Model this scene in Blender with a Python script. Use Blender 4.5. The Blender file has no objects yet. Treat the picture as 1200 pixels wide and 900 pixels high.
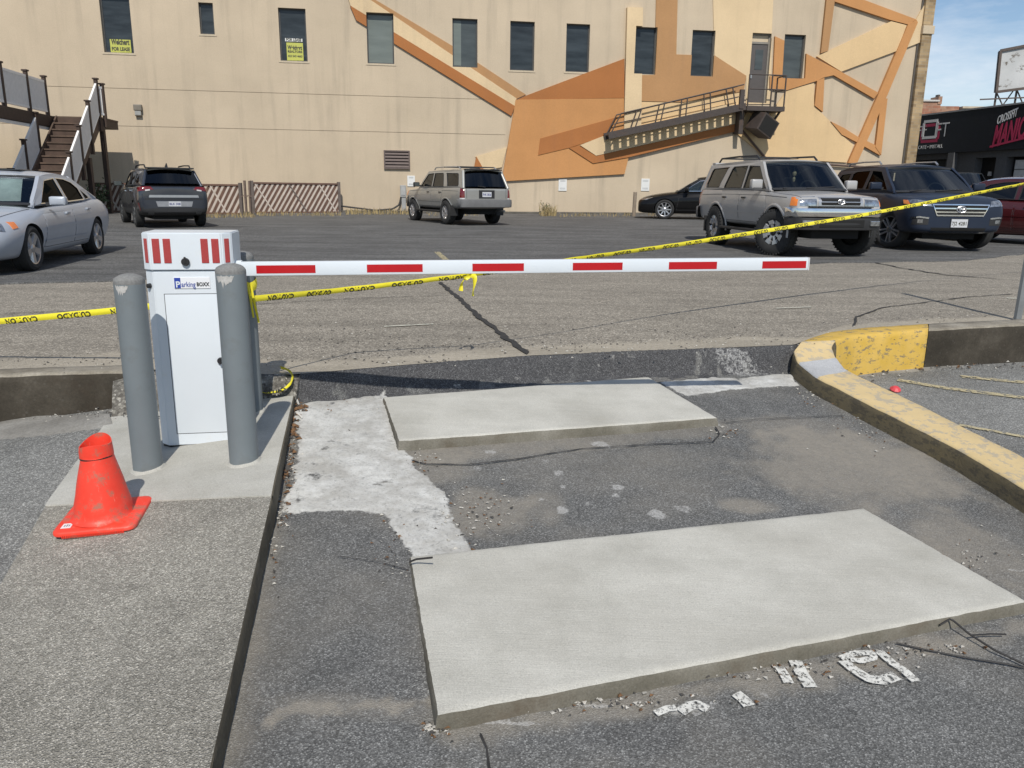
import bpy, bmesh, math, random
import numpy as np
from mathutils import Vector, Matrix, noise as mnoise
from mathutils.geometry import tessellate_polygon
from mathutils.bvhtree import BVHTree

random.seed(7)
rng = np.random.default_rng(7)
SC = bpy.context.scene
COL = SC.collection
R = math.radians

# ------------------------------------------------------------------ camera
F_PX, EYE = 930.0, 1.10
TH = math.atan(228.0 / F_PX)
ROLL = R(0.7)
cam_d = bpy.data.cameras.new('camera')
cam = bpy.data.objects.new('camera', cam_d)
COL.objects.link(cam)
cam_d.sensor_width = 36.0
cam_d.lens = F_PX / 1200.0 * 36.0
cam_d.clip_start = 0.05
cam_d.clip_end = 3000.0
cam.matrix_world = (Matrix.Translation((0, 0, EYE)) @ Matrix.Rotation(R(90) - TH, 4, 'X')
                    @ Matrix.Rotation(ROLL, 4, 'Z'))
SC.camera = cam

# ------------------------------------------------------------------ sun and sky
SUN_EL = R(46)
SUN_AZ = math.atan2(0.08, -1.0)            # compass style angle from +Y, towards +X
sun_dir = Vector((math.sin(SUN_AZ) * math.cos(SUN_EL), math.cos(SUN_AZ) * math.cos(SUN_EL), math.sin(SUN_EL)))
sl = bpy.data.lights.new('sun', 'SUN')
sl.energy = 4.0
sl.angle = R(0.55)
sl.color = (1.0, 0.95, 0.865)
so = bpy.data.objects.new('sun', sl)
COL.objects.link(so)
so.rotation_euler = (-sun_dir).to_track_quat('-Z', 'Y').to_euler()
so.location = (0, 0, 30)

W = bpy.data.worlds.new('World')
SC.world = W
W.use_nodes = True
wt = W.node_tree
wt.nodes.clear()
wo = wt.nodes.new('ShaderNodeOutputWorld')
bg = wt.nodes.new('ShaderNodeBackground')
bg.inputs['Strength'].default_value = 0.108
sky = wt.nodes.new('ShaderNodeTexSky')
sky.sky_type = 'NISHITA'
sky.sun_disc = False
sky.sun_elevation = SUN_EL
sky.sun_rotation = SUN_AZ
sky.altitude = 200
sky.air_density = 1.0
sky.dust_density = 0.25
sky.ozone_density = 2.2
tc = wt.nodes.new('ShaderNodeTexCoord')
mp = wt.nodes.new('ShaderNodeMapping')
mp.inputs['Scale'].default_value = (2.2, 2.2, 9.0)
cn = wt.nodes.new('ShaderNodeTexNoise')
cn.inputs['Scale'].default_value = 1.6
cn.inputs['Detail'].default_value = 9
cn.inputs['Roughness'].default_value = 0.62
cr = wt.nodes.new('ShaderNodeValToRGB')
cr.color_ramp.elements[0].position = 0.44
cr.color_ramp.elements[0].color = (0, 0, 0, 1)
cr.color_ramp.elements[1].position = 0.78
cr.color_ramp.elements[1].color = (0.8, 0.8, 0.8, 1)
cm = wt.nodes.new('ShaderNodeMix')
cm.data_type = 'RGBA'
cm.inputs[7].default_value = (8.6, 8.9, 9.4, 1)
wt.links.new(tc.outputs['Generated'], mp.inputs['Vector'])
wt.links.new(mp.outputs['Vector'], cn.inputs['Vector'])
wt.links.new(cn.outputs['Fac'], cr.inputs['Fac'])
wt.links.new(cr.outputs['Color'], cm.inputs[0])
wt.links.new(sky.outputs['Color'], cm.inputs[6])
wt.links.new(cm.outputs[2], bg.inputs['Color'])
wt.links.new(bg.outputs['Background'], wo.inputs['Surface'])

SC.view_settings.view_transform = 'Standard'
SC.view_settings.look = 'None'
SC.view_settings.exposure = 0.0
SC.view_settings.gamma = 1.0
SC.render.engine = 'CYCLES'
SC.cycles.max_bounces = 6
SC.cycles.transparent_max_bounces = 12

# ------------------------------------------------------------------ survey helpers: from the photograph's sight lines to places on the ground
def ray(px, py):
    u, v = px - 600.0, py - 450.0
    c, s = math.cos(ROLL), math.sin(ROLL)
    u, v = c * u + s * v, -s * u + c * v
    return Vector((u, F_PX * math.cos(TH) - v * math.sin(TH), -v * math.cos(TH) - F_PX * math.sin(TH)))

def G(px, py, zf=0.0):
    """point where the sight line meets the ground height zf (number or function)"""
    d = ray(px, py)
    if callable(zf):
        z = -0.1
        for _ in range(40):
            t = (z - EYE) / d.z
            z = 0.5 * z + 0.5 * zf(d.x * t, d.y * t)
    else:
        z = zf
    t = (z - EYE) / d.z
    return Vector((d.x * t, d.y * t, z))

def AY(px, py, y):
    d = ray(px, py)
    return Vector((0, 0, EYE)) + d * (y / d.y)

# ------------------------------------------------------------------ object helpers
def tag(o, label=None, cat=None, group=None, kind=None):
    if label: o['label'] = label
    if cat: o['category'] = cat
    if group: o['group'] = group
    if kind: o['kind'] = kind
    return o

def empty(name, loc=(0, 0, 0), rz=0.0, label=None, cat=None, group=None):
    o = bpy.data.objects.new(name, None)
    o.empty_display_size = 0.2
    COL.objects.link(o)
    o.location = loc
    o.rotation_euler = (0, 0, rz)
    return tag(o, label, cat, group)

def link_mesh(name, me, mats=None, parent=None, smooth=False):
    if mats is not None:
        if len(me.materials): me.materials.clear()
        for m in (mats if isinstance(mats, (list, tuple)) else [mats]):
            me.materials.append(m)
    o = bpy.data.objects.new(name, me)
    COL.objects.link(o)
    if parent is not None:
        o.parent = parent
    if smooth:
        me.polygons.foreach_set('use_smooth', [True] * len(me.polygons))
    return o

def smooth_by_angle(me, ang=35):
    bm = bmesh.new(); bm.from_mesh(me)
    ca = R(ang)
    for f in bm.faces: f.smooth = True
    for e in bm.edges:
        e.smooth = not (len(e.link_faces) == 2 and e.calc_face_angle(0) > ca)
    bm.to_mesh(me); bm.free()

class MB:
    """collects shapes, builds them as one mesh object"""
    def __init__(self):
        self.bm = bmesh.new()
        self.mi = 0
    def _f(self, vs):
        try:
            f = self.bm.faces.new(vs); f.material_index = self.mi; return f
        except ValueError:
            return None
    def hexa(self, p):
        v = [self.bm.verts.new(q) for q in p]
        for i in ((0, 3, 2, 1), (4, 5, 6, 7), (0, 1, 5, 4), (1, 2, 6, 5), (2, 3, 7, 6), (3, 0, 4, 7)):
            self._f([v[k] for k in i])
        return v
    def box(self, x0, x1, y0, y1, z0, z1, bev=0, M=None):
        p = [(x0, y0, z0), (x1, y0, z0), (x1, y1, z0), (x0, y1, z0), (x0, y0, z1), (x1, y0, z1), (x1, y1, z1), (x0, y1, z1)]
        if M is not None: p = [M @ Vector(q) for q in p]
        v = self.hexa(p)
        if bev:
            es = set()
            for q in v: es.update(q.link_edges)
            bmesh.ops.bevel(self.bm, geom=list(es), offset=bev, segments=2, affect='EDGES', profile=0.6)
    def bar(self, a, b, w, h=None, up=(0, 0, 1), ext=0):
        """square bar from a to b"""
        a, b = Vector(a), Vector(b); h = h or w
        d = (b - a).normalized(); a = a - d * ext; b = b + d * ext
        u = Vector(up)
        s = d.cross(u)
        if s.length < 1e-4: s = d.cross(Vector((1, 0, 0)))
        s.normalize(); t = s.cross(d).normalized()
        s *= w / 2; t *= h / 2
        self.hexa([a - s - t, a + s - t, a + s + t, a - s + t, b - s - t, b + s - t, b + s + t, b - s + t])
    def tube(self, pts, r, n=8, cap=True):
        pts = [Vector(p) for p in pts]
        rings = []
        rr = r if isinstance(r, (list, tuple)) else [r] * len(pts)
        prev = None
        for i, p in enumerate(pts):
            d = (pts[min(i + 1, len(pts) - 1)] - pts[max(i - 1, 0)]).normalized()
            if prev is None:
                s = d.cross(Vector((0, 0, 1)))
                if s.length < 1e-3: s = d.cross(Vector((1, 0, 0)))
            else:
                s = prev - d * prev.dot(d)
            s.normalize(); prev = s; t = d.cross(s)
            rings.append([self.bm.verts.new(p + (s * math.cos(k * 2 * math.pi / n) + t * math.sin(k * 2 * math.pi / n)) * rr[i]) for k in range(n)])
        for a, b in zip(rings[:-1], rings[1:]):
            for k in range(n):
                self._f([a[k], a[(k + 1) % n], b[(k + 1) % n], b[k]])
        if cap:
            self._f(rings[0][::-1]); self._f(rings[-1])
    def lathe(self, prof, n=32, M=None, axis='Z', cap=False):
        rings = []
        for r, z in prof:
            ring = []
            for k in range(n):
                a = 2 * math.pi * k / n
                p = Vector((r * math.cos(a), r * math.sin(a), z))
                if axis == 'Y': p = Vector((p.x, p.z, p.y))
                if M is not None: p = M @ p
                ring.append(self.bm.verts.new(p))
            rings.append(ring)
        for a, b in zip(rings[:-1], rings[1:]):
            for k in range(n):
                self._f([a[k], a[(k + 1) % n], b[(k + 1) % n], b[k]])
        if cap:
            self._f(rings[0][::-1]); self._f(rings[-1])
    def prism(self, pts, ext):
        """closed polygon pts (3d) extruded by vector ext"""
        pts = [Vector(p) for p in pts]; ext = Vector(ext)
        a = [self.bm.verts.new(p) for p in pts]; b = [self.bm.verts.new(p + ext) for p in pts]
        n = len(pts)
        tri = tessellate_polygon([pts])
        for t in tri:
            self._f([a[i] for i in t]); self._f([b[i] for i in reversed(t)])
        for i in range(n):
            self._f([a[i], b[i], b[(i + 1) % n], a[(i + 1) % n]])
    def grid(self, P):
        """P: rows of points"""
        V = [[self.bm.verts.new(p) for p in row] for row in P]
        for r0, r1 in zip(V[:-1], V[1:]):
            for k in range(len(r0) - 1):
                self._f([r0[k], r0[k + 1], r1[k + 1], r1[k]])
        return V
    def fin(self, name, mats, parent=None, smooth=None, recalc=True):
        if recalc: bmesh.ops.recalc_face_normals(self.bm, faces=self.bm.faces[:])
        me = bpy.data.meshes.new(name)
        self.bm.to_mesh(me); self.bm.free()
        o = link_mesh(name, me, mats, parent)
        if smooth: smooth_by_angle(me, smooth)
        return o

def children_of(o):
    return [c for c in bpy.data.objects if c.parent == o]

def copy_tree(o, parent=None):
    c = o.copy(); COL.objects.link(c)
    if parent is not None: c.parent = parent
    for ch in list(o.children):
        copy_tree(ch, c)
    return c

def boolean(o, cutter, op='DIFFERENCE'):
    m = o.modifiers.new('b', 'BOOLEAN'); m.operation = op; m.object = cutter; m.solver = 'EXACT'
    dg = bpy.context.evaluated_depsgraph_get()
    me = bpy.data.meshes.new_from_object(o.evaluated_get(dg))
    o.modifiers.clear()
    old = o.data; o.data = me; me.name = old.name

def text_mesh(txt, size, bold=0.0, ext=0.0, align='CENTER', shear=0.0, space=1.0):
    cu = bpy.data.curves.new('lettering', 'FONT')
    cu.body = txt; cu.size = size; cu.align_x = align; cu.align_y = 'CENTER'
    cu.offset = bold; cu.extrude = ext; cu.shear = shear; cu.space_character = space
    cu.resolution_u = 3
    o = bpy.data.objects.new('lettering', cu)
    COL.objects.link(o)
    dg = bpy.context.evaluated_depsgraph_get()
    me = bpy.data.meshes.new_from_object(o.evaluated_get(dg))
    bpy.data.objects.remove(o); bpy.data.curves.remove(cu)
    return me

# ------------------------------------------------------------------ materials
MATS = {}
def newmat(name):
    m = bpy.data.materials.new(name); m.use_nodes = True
    nt = m.node_tree
    b = nt.nodes['Principled BSDF']
    return m, nt, b

def nd(nt, typ, **kw):
    n = nt.nodes.new(typ)
    for k, v in kw.items():
        if k in n.inputs: n.inputs[k].default_value = v
        else: setattr(n, k, v)
    return n

def c4(c): return (c[0], c[1], c[2], 1.0)

def ramp(nt, src, stops, out='Color'):
    r = nt.nodes.new('ShaderNodeValToRGB')
    e = r.color_ramp.elements
    while len(e) > 1: e.remove(e[-1])
    e[0].position = stops[0][0]; e[0].color = c4(stops[0][1]) if not isinstance(stops[0][1], (int, float)) else (stops[0][1],) * 3 + (1,)
    for p, c in stops[1:]:
        x = e.new(p); x.color = c4(c) if not isinstance(c, (int, float)) else (c,) * 3 + (1,)
    nt.links.new(src, r.inputs['Fac'])
    return r.outputs['Color']

def mix(nt, fac, a, b, mode='MIX'):
    m = nt.nodes.new('ShaderNodeMix'); m.data_type = 'RGBA'; m.blend_type = mode
    for i, v in ((0, fac), (6, a), (7, b)):
        if isinstance(v, bpy.types.NodeSocket): nt.links.new(v, m.inputs[i])
        elif i == 0: m.inputs[0].default_value = v
        else: m.inputs[i].default_value = c4(v)
    return m.outputs[2]

def math_n(nt, op, a, b=None, clamp=False):
    n = nt.nodes.new('ShaderNodeMath'); n.operation = op; n.use_clamp = clamp
    for i, v in enumerate((a, b)):
        if v is None: continue
        if isinstance(v, bpy.types.NodeSocket): nt.links.new(v, n.inputs[i])
        else: n.inputs[i].default_value = v
    return n.outputs[0]

def coords(nt, scale=(1, 1, 1), kind='Object'):
    t = nt.nodes.new('ShaderNodeTexCoord')
    m = nt.nodes.new('ShaderNodeMapping'); m.inputs['Scale'].default_value = scale
    nt.links.new(t.outputs[kind], m.inputs['Vector'])
    return m.outputs['Vector']

def noise(nt, vec, scale, detail=4, rough=0.55, out='Fac'):
    n = nd(nt, 'ShaderNodeTexNoise', Scale=scale, Detail=detail, Roughness=rough)
    nt.links.new(vec, n.inputs['Vector'])
    return n.outputs[out]

def vor(nt, vec, scale, feat='F1', out='Distance', rand=1.0):
    n = nd(nt, 'ShaderNodeTexVoronoi', feature=feat)
    n.inputs['Scale'].default_value = scale
    n.inputs['Randomness'].default_value = rand
    nt.links.new(vec, n.inputs['Vector'])
    return n.outputs[out]

def bump(nt, b, h, strength, dist=0.01, prev=None):
    n = nd(nt, 'ShaderNodeBump'); n.inputs['Strength'].default_value = strength; n.inputs['Distance'].default_value = dist
    nt.links.new(h, n.inputs['Height'])
    if prev is not None: nt.links.new(prev, n.inputs['Normal'])
    nt.links.new(n.outputs['Normal'], b.inputs['Normal'])
    return n.outputs['Normal']

def simple(name, col, rough=0.5, metal=0.0, var=0.12, vscale=8.0, bmp=0.0, bscale=200, coat=0.0, spec=0.5, dirt=None, dscale=3.0, dlo=0.5, dhi=0.75):
    """painted / plain surface with a little uneven tone, wear and grain"""
    if name in MATS: return MATS[name]
    m, nt, b = newmat(name)
    v = coords(nt)
    n = noise(nt, v, vscale, 5, 0.6)
    lo = [max(0, c * (1 - var)) for c in col]; hi = [min(1, c * (1 + var)) for c in col]
    c = ramp(nt, n, [(0.3, lo), (0.7, hi)])
    if dirt is not None:
        d = ramp(nt, noise(nt, v, dscale, 8, 0.65), [(dlo, 0.0), (dhi, 1.0)])
        c = mix(nt, d, c, dirt)
    nt.links.new(c, b.inputs['Base Color'])
    b.inputs['Roughness'].default_value = rough
    b.inputs['Metallic'].default_value = metal
    b.inputs['Specular IOR Level'].default_value = spec
    b.inputs['Coat Weight'].default_value = coat
    b.inputs['Coat Roughness'].default_value = 0.06
    if bmp: bump(nt, b, noise(nt, v, bscale, 3, 0.6), bmp, 0.003)
    MATS[name] = m
    return m
# ================================================================== GROUND
def lotz(x, y):
    return 0.0 if y < 15 else 0.01 * (y - 15) if y < 33 else 0.18
def drz(x, y):                                      # driveway falls towards the viewer
    return -0.20 + 0.10 * (y - 4.65) - 0.045 * x
def padz(x, y):
    return -0.296 + 0.10 * x + 0.073 * y
def islz(x, y):                                     # island, and the asphalt flush with its far side
    if y < 3.3: return padz(x, 3.3) + 0.145 * (y - 3.3)
    return padz(x, y)
def rlz(x, y):
    return -0.30 + 0.03 * (y - 7) - 0.02 * (x - 4)

def fbm(x, y, s, seed=0, oct=4):
    """numpy value noise, roughly -1..1"""
    out = np.zeros_like(x, dtype=float); amp = 1.0; tot = 0
    for o in range(oct):
        X = x * s + 17.3 * seed + 5.1 * o; Y = y * s - 9.7 * seed + 3.3 * o
        xi = np.floor(X).astype(np.int64); yi = np.floor(Y).astype(np.int64)
        fx = X - xi; fy = Y - yi
        fx = fx * fx * (3 - 2 * fx); fy = fy * fy * (3 - 2 * fy)
        def h(a, b):
            k = (a * 374761393 + b * 668265263 + (seed + o) * 974634777) & 0xffffffff
            k = ((k ^ (k >> 13)) * 1274126177) & 0xffffffff
            return ((k ^ (k >> 16)) & 0xffff) / 32767.5 - 1
        v = (h(xi, yi) * (1 - fx) + h(xi + 1, yi) * fx) * (1 - fy) + (h(xi, yi + 1) * (1 - fx) + h(xi + 1, yi + 1) * fx) * fy
        out += v * amp; tot += amp; amp *= 0.55; s *= 2.03
    return out / tot

def sdf(poly, x, y):
    """signed distance (negative inside) of points to a closed polygon"""
    P = np.array([(p[0], p[1]) for p in poly]); Q = np.roll(P, -1, 0)
    best = np.full(x.shape, 1e9); ins = np.zeros(x.shape, bool)
    for (ax, ay), (bx, by) in zip(P, Q):
        ex, ey = bx - ax, by - ay
        t = np.clip(((x - ax) * ex + (y - ay) * ey) / (ex * ex + ey * ey + 1e-12), 0, 1)
        best = np.minimum(best, np.hypot(x - ax - t * ex, y - ay - t * ey))
        c = ((ay > y) != (by > y)) & (x < (bx - ax) * (y - ay) / (by - ay + 1e-12) + ax)
        ins ^= c
    return np.where(ins, -best, best)

def plist(pts, zf): return [G(px, py, zf) for px, py in pts]
def sst(a, b, v):
    t = np.clip((v - a) / (b - a), 0, 1); return t * t * (3 - 2 * t)

def resample(pts, n):
    P = [Vector(p) for p in pts]
    L = [0]
    for a, b in zip(P[:-1], P[1:]): L.append(L[-1] + (b - a).length)
    out = []
    for k in range(n):
        s = L[-1] * k / (n - 1); i = 0
        while i < len(L) - 2 and L[i + 1] < s: i += 1
        out.append(P[i].lerp(P[i + 1], (s - L[i]) / max(1e-9, L[i + 1] - L[i])))
    return out

def grid_mesh(name, X, Y, Z, keep=None, attr=None):
    """X,Y,Z 2-D arrays -> mesh with optional colour attribute (h,w,4) and face mask"""
    h, w = X.shape
    co = np.stack([X, Y, Z], -1).reshape(-1, 3)
    idx = np.arange(h * w).reshape(h, w)
    q = np.stack([idx[:-1, :-1], idx[:-1, 1:], idx[1:, 1:], idx[1:, :-1]], -1).reshape(-1, 4)
    if keep is not None:
        k = keep.reshape(-1)
        q = q[k[q].all(1)]
        used = np.zeros(h * w, bool); used[q.reshape(-1)] = True
        remap = np.cumsum(used) - 1
        q = remap[q]; co = co[used]
        if attr is not None: attr = attr.reshape(-1, 4)[used]
    elif attr is not None: attr = attr.reshape(-1, 4)
    me = bpy.data.meshes.new(name)
    me.vertices.add(len(co)); me.vertices.foreach_set('co', co.astype(np.float32).ravel())
    me.loops.add(len(q) * 4); me.loops.foreach_set('vertex_index', q.astype(np.int32).ravel())
    me.polygons.add(len(q)); me.polygons.foreach_set('loop_start', np.arange(0, len(q) * 4, 4, dtype=np.int32))
    me.polygons.foreach_set('loop_total', np.full(len(q), 4, np.int32))
    me.update(calc_edges=True)
    if attr is not None:
        a = me.color_attributes.new('mask', 'FLOAT_COLOR', 'POINT')
        a.data.foreach_set('color', attr.astype(np.float32).ravel())
    me.polygons.foreach_set('use_smooth', [True] * len(q))
    # make sure it faces up
    if len(q):
        n = me.polygons[len(q) // 2].normal
        if n.z < 0: me.flip_normals()
    return me

# ---- ground materials
def aggregate(nt, vec, dark, light, scale, contrast=0.5, warm=0.0):
    """mineral surface: individual stones of varied grey in a darker binder"""
    cell = vor(nt, vec, scale, 'F1', 'Color')
    sep = nd(nt, 'ShaderNodeSeparateColor'); nt.links.new(cell, sep.inputs[0])
    dist = vor(nt, vec, scale, 'F1', 'Distance')
    mid = [(a + b) / 2 for a, b in zip(dark, light)]
    st = ramp(nt, sep.outputs[0], [(0.0, dark), (0.55, mid), (0.85, light), (1.0, [min(1, c * 1.5) for c in light])])
    edge = ramp(nt, dist, [(0.25, 0.0), (0.75, 1.0)])
    c = mix(nt, math_n(nt, 'MULTIPLY', edge, contrast), st, dark)
    return c, dist

def asphalt_mat(name, dark, light, scale=150, patch=0.18, bm=0.5):
    m, nt, b = newmat(name)
    v = coords(nt)
    c, dist = aggregate(nt, v, dark, light, scale)
    big = noise(nt, v, 0.9, 6, 0.6)
    c = mix(nt, 1.0, c, ramp(nt, big, [(0.3, 1 - patch), (0.7, 1 + patch * 0.6)]), 'MULTIPLY')
    mid = noise(nt, v, 9, 5, 0.65)
    c = mix(nt, 1.0, c, ramp(nt, mid, [(0.3, 0.86), (0.7, 1.12)]), 'MULTIPLY')
    return m, nt, b, v, c, dist

def mask_out(nt):
    a = nd(nt, 'ShaderNodeAttribute'); a.attribute_name = 'mask'
    s = nd(nt, 'ShaderNodeSeparateColor'); nt.links.new(a.outputs['Color'], s.inputs[0])
    return s.outputs[0], s.outputs[1], s.outputs[2], a.outputs['Alpha']

def edge_break(nt, m, v, scale=60, amt=0.5):
    """crumble the edge of a 0..1 mask with fine grain"""
    n = noise(nt, v, scale, 5, 0.7)
    s = math_n(nt, 'ADD', m, math_n(nt, 'MULTIPLY', math_n(nt, 'SUBTRACT', n, 0.5), amt * 2))
    return ramp(nt, s, [(0.38, 0.0), (0.62, 1.0)])

def mat_drive():
    m, nt, b, v, c, dist = asphalt_mat('driveway asphalt', (0.074, 0.074, 0.072), (0.222, 0.222, 0.215), 195, 0.16)
    r, g, bl, al = mask_out(nt)
    # dusty tan wash (B)
    dn = noise(nt, v, 30, 6, 0.7)
    fac = math_n(nt, 'MULTIPLY', bl, ramp(nt, dn, [(0.2, 0.45), (0.75, 1.0)]))
    c = mix(nt, fac, c, (0.27, 0.245, 0.205))
    # fresh black wedge (G)
    bk, d2 = aggregate(nt, v, (0.038, 0.038, 0.040), (0.115, 0.115, 0.117), 190)
    sm = ramp(nt, noise(nt, v, 5, 8, 0.72), [(0.56, 0.0), (0.78, 0.35)])
    bk = mix(nt, sm, bk, (0.22, 0.22, 0.215))
    c = mix(nt, edge_break(nt, g, v, 22, 0.6), c, bk)
    # pale skim of concrete (R)
    cn = noise(nt, v, 14, 8, 0.7); c2 = noise(nt, v, 120, 4, 0.7)
    pale = ramp(nt, cn, [(0.25, (0.40, 0.395, 0.375)), (0.5, (0.53, 0.527, 0.50)), (0.75, (0.64, 0.637, 0.615))])
    pale = mix(nt, ramp(nt, c2, [(0.60, 0.0), (0.72, 0.6)]), pale, (0.24, 0.23, 0.21))
    grime = ramp(nt, noise(nt, v, 4.5, 7, 0.7), [(0.42, 0.0), (0.62, 0.65)])
    pale = mix(nt, grime, pale, (0.30, 0.285, 0.255))
    pm = math_n(nt, 'MULTIPLY', edge_break(nt, r, v, 18, 0.7), ramp(nt, noise(nt, v, 55, 6, 0.75), [(0.30, 0.45), (0.48, 1.0)]))
    c = mix(nt, pm, c, pale)
    # white splashes (A)
    am = edge_break(nt, al, v, 40, 0.95)
    c = mix(nt, math_n(nt, 'MULTIPLY', am, ramp(nt, noise(nt, v, 90, 4, 0.7), [(0.35, 0.15), (0.65, 0.75)])), c, (0.50, 0.495, 0.48))
    nt.links.new(c, b.inputs['Base Color'])
    b.inputs['Roughness'].default_value = 0.92
    b.inputs['Specular IOR Level'].default_value = 0.3
    h = math_n(nt, 'MULTIPLY', dist, math_n(nt, 'SUBTRACT', 1.0, math_n(nt, 'MULTIPLY', pm, 0.75)))
    p = bump(nt, b, h, 0.6, 0.005)
    bump(nt, b, noise(nt, v, 45, 6, 0.7), 0.3, 0.008, p)
    return m

def mat_near_lot():
    m, nt, b, v, c, dist = asphalt_mat('weathered lot asphalt', (0.172, 0.154, 0.126), (0.415, 0.375, 0.312), 95, 0.12)
    r, g, bl, al = mask_out(nt)
    gr = noise(nt, v, 28, 6, 0.75)
    c = mix(nt, math_n(nt, 'MULTIPLY', edge_break(nt, r, v, 25, 0.4), 0.75), c,
            ramp(nt, gr, [(0.3, (0.30, 0.265, 0.21)), (0.7, (0.48, 0.43, 0.345))]))     # gravelly dust along the edge
    sp = ramp(nt, vor(nt, v, 7.0), [(0.05, 1.0), (0.09, 0.0)])
    c = mix(nt, math_n(nt, 'MULTIPLY', sp, 0.7), c, (0.05, 0.045, 0.04))                  # loose dark stones and oil spots
    st = nd(nt, 'ShaderNodeTexNoise', Scale=1.0, Detail=8, Roughness=0.65)
    nt.links.new(coords(nt, (0.5, 3.0, 1)), st.inputs['Vector'])
    c = mix(nt, 1.0, c, ramp(nt, st.outputs['Fac'], [(0.3, 0.78), (0.62, 1.06)]), 'MULTIPLY')
    nt.links.new(c, b.inputs['Base Color'])
    b.inputs['Roughness'].default_value = 0.93; b.inputs['Specular IOR Level'].default_value = 0.25
    bump(nt, b, dist, 0.6, 0.008)
    return m

def mat_far_lot():
    m, nt, b, v, c, dist = asphalt_mat('dark lot asphalt', (0.070, 0.069, 0.067), (0.178, 0.176, 0.170), 80, 0.2)
    st = nd(nt, 'ShaderNodeTexNoise', Scale=1.0, Detail=9, Roughness=0.68)
    nt.links.new(coords(nt, (0.35, 2.4, 1)), st.inputs['Vector'])
    c = mix(nt, 1.0, c, ramp(nt, st.outputs['Fac'], [(0.32, 0.62), (0.5, 1.0), (0.68, 1.28)]), 'MULTIPLY')
    nt.links.new(c, b.inputs['Base Color'])
    b.inputs['Roughness'].default_value = 0.9; b.inputs['Specular IOR Level'].default_value = 0.3
    bump(nt, b, dist, 0.5, 0.008)
    return m

def mat_concrete(name, lo, mid, hi, grain=160, spots=(0.2, 0.19, 0.17), spot_amt=0.4, stain=None, bm=0.25, broom=0.0, blotch=0.0):
    m, nt, b = newmat(name)
    v = coords(nt)
    n1 = noise(nt, v, 3.2, 8, 0.62); n2 = noise(nt, v, grain, 4, 0.75)
    c = ramp(nt, n1, [(0.28, lo), (0.5, mid), (0.72, hi)])
    c = mix(nt, 1.0, c, ramp(nt, n2, [(0.3, 0.78), (0.7, 1.2)]), 'MULTIPLY')
    pit = ramp(nt, vor(nt, v, grain * 0.33), [(0.10, 1.0), (0.2, 0.0)])
    c = mix(nt, math_n(nt, 'MULTIPLY', pit, spot_amt), c, spots)
    if stain is not None:
        s = ramp(nt, noise(nt, v, 1.7, 7, 0.7), [(0.52, 0.0), (0.72, 0.65)])
        c = mix(nt, s, c, stain)
    if blotch:
        s = ramp(nt, noise(nt, v, 1.3, 6, 0.6), [(0.45, 0.0), (0.7, 1.0)])
        c = mix(nt, math_n(nt, 'MULTIPLY', s, blotch), c, (0.27, 0.25, 0.21))
        ws = nd(nt, 'ShaderNodeTexNoise', Scale=1.0, Detail=6, Roughness=0.7)
        nt.links.new(coords(nt, (1.2, 9.0, 1)), ws.inputs['Vector'])
        c = mix(nt, 1.0, c, ramp(nt, ws.outputs['Fac'], [(0.35, 0.95), (0.6, 1.02)]), 'MULTIPLY')
        fl = ramp(nt, vor(nt, v, 46.0), [(0.06, 1.0), (0.1, 0.0)])
        c = mix(nt, math_n(nt, 'MULTIPLY', fl, 0.55), c, (0.62, 0.61, 0.58))
    nt.links.new(c, b.inputs['Base Color'])
    b.inputs['Roughness'].default_value = 0.9; b.inputs['Specular IOR Level'].default_value = 0.3
    p = bump(nt, b, n2, bm, 0.004)
    if broom:
        w = nd(nt, 'ShaderNodeTexNoise', Scale=1.0, Detail=3)
        nt.links.new(coords(nt, (6, 220, 6)), w.inputs['Vector'])
        bump(nt, b, w.outputs['Fac'], broom, 0.004, p)
    return m

def mat_aggr(name, dark, light, scale, bm=0.8):
    m, nt, b, v, c, dist = asphalt_mat(name, dark, light, scale, 0.26)
    fl = ramp(nt, vor(nt, v, scale * 0.36), [(0.06, 1.0), (0.13, 0.0)])
    c = mix(nt, math_n(nt, 'MULTIPLY', fl, 0.8), c, (0.50, 0.48, 0.44))
    nt.links.new(c, b.inputs['Base Color'])
    b.inputs['Roughness'].default_value = 0.92; b.inputs['Specular IOR Level'].default_value = 0.3
    p = bump(nt, b, dist, bm, 0.007)
    bump(nt, b, noise(nt, v, 40, 5, 0.7), 0.5, 0.012, p)
    return m

M_CRACK2 = simple('dirt filled seam', (0.085, 0.072, 0.055), 0.95, var=0.5, vscale=25)
M_DRIVE = mat_drive()
M_NEAR = mat_near_lot()
M_FAR = mat_far_lot()
M_SIDE = mat_aggr('side lot asphalt', (0.125, 0.124, 0.117), (0.35, 0.347, 0.327), 170, 0.6)
M_ISL = mat_aggr('exposed aggregate concrete', (0.225, 0.212, 0.18), (0.49, 0.463, 0.405), 190, 0.9)
M_PAD = mat_concrete('new pad concrete', (0.34, 0.33, 0.292), (0.41, 0.40, 0.36), (0.47, 0.46, 0.42), 170, spot_amt=0.25, broom=0.15, blotch=0.3)
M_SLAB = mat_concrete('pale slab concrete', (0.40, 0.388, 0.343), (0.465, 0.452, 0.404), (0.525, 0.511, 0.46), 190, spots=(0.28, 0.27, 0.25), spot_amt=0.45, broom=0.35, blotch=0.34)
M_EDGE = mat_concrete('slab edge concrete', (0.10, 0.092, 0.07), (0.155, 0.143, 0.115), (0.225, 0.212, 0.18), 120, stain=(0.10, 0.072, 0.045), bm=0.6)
M_KERB = mat_concrete('old dark concrete', (0.026, 0.022, 0.016), (0.048, 0.041, 0.031), (0.085, 0.074, 0.058), 60, spot_amt=0.1, stain=(0.035, 0.023, 0.014), bm=0.6)
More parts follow.
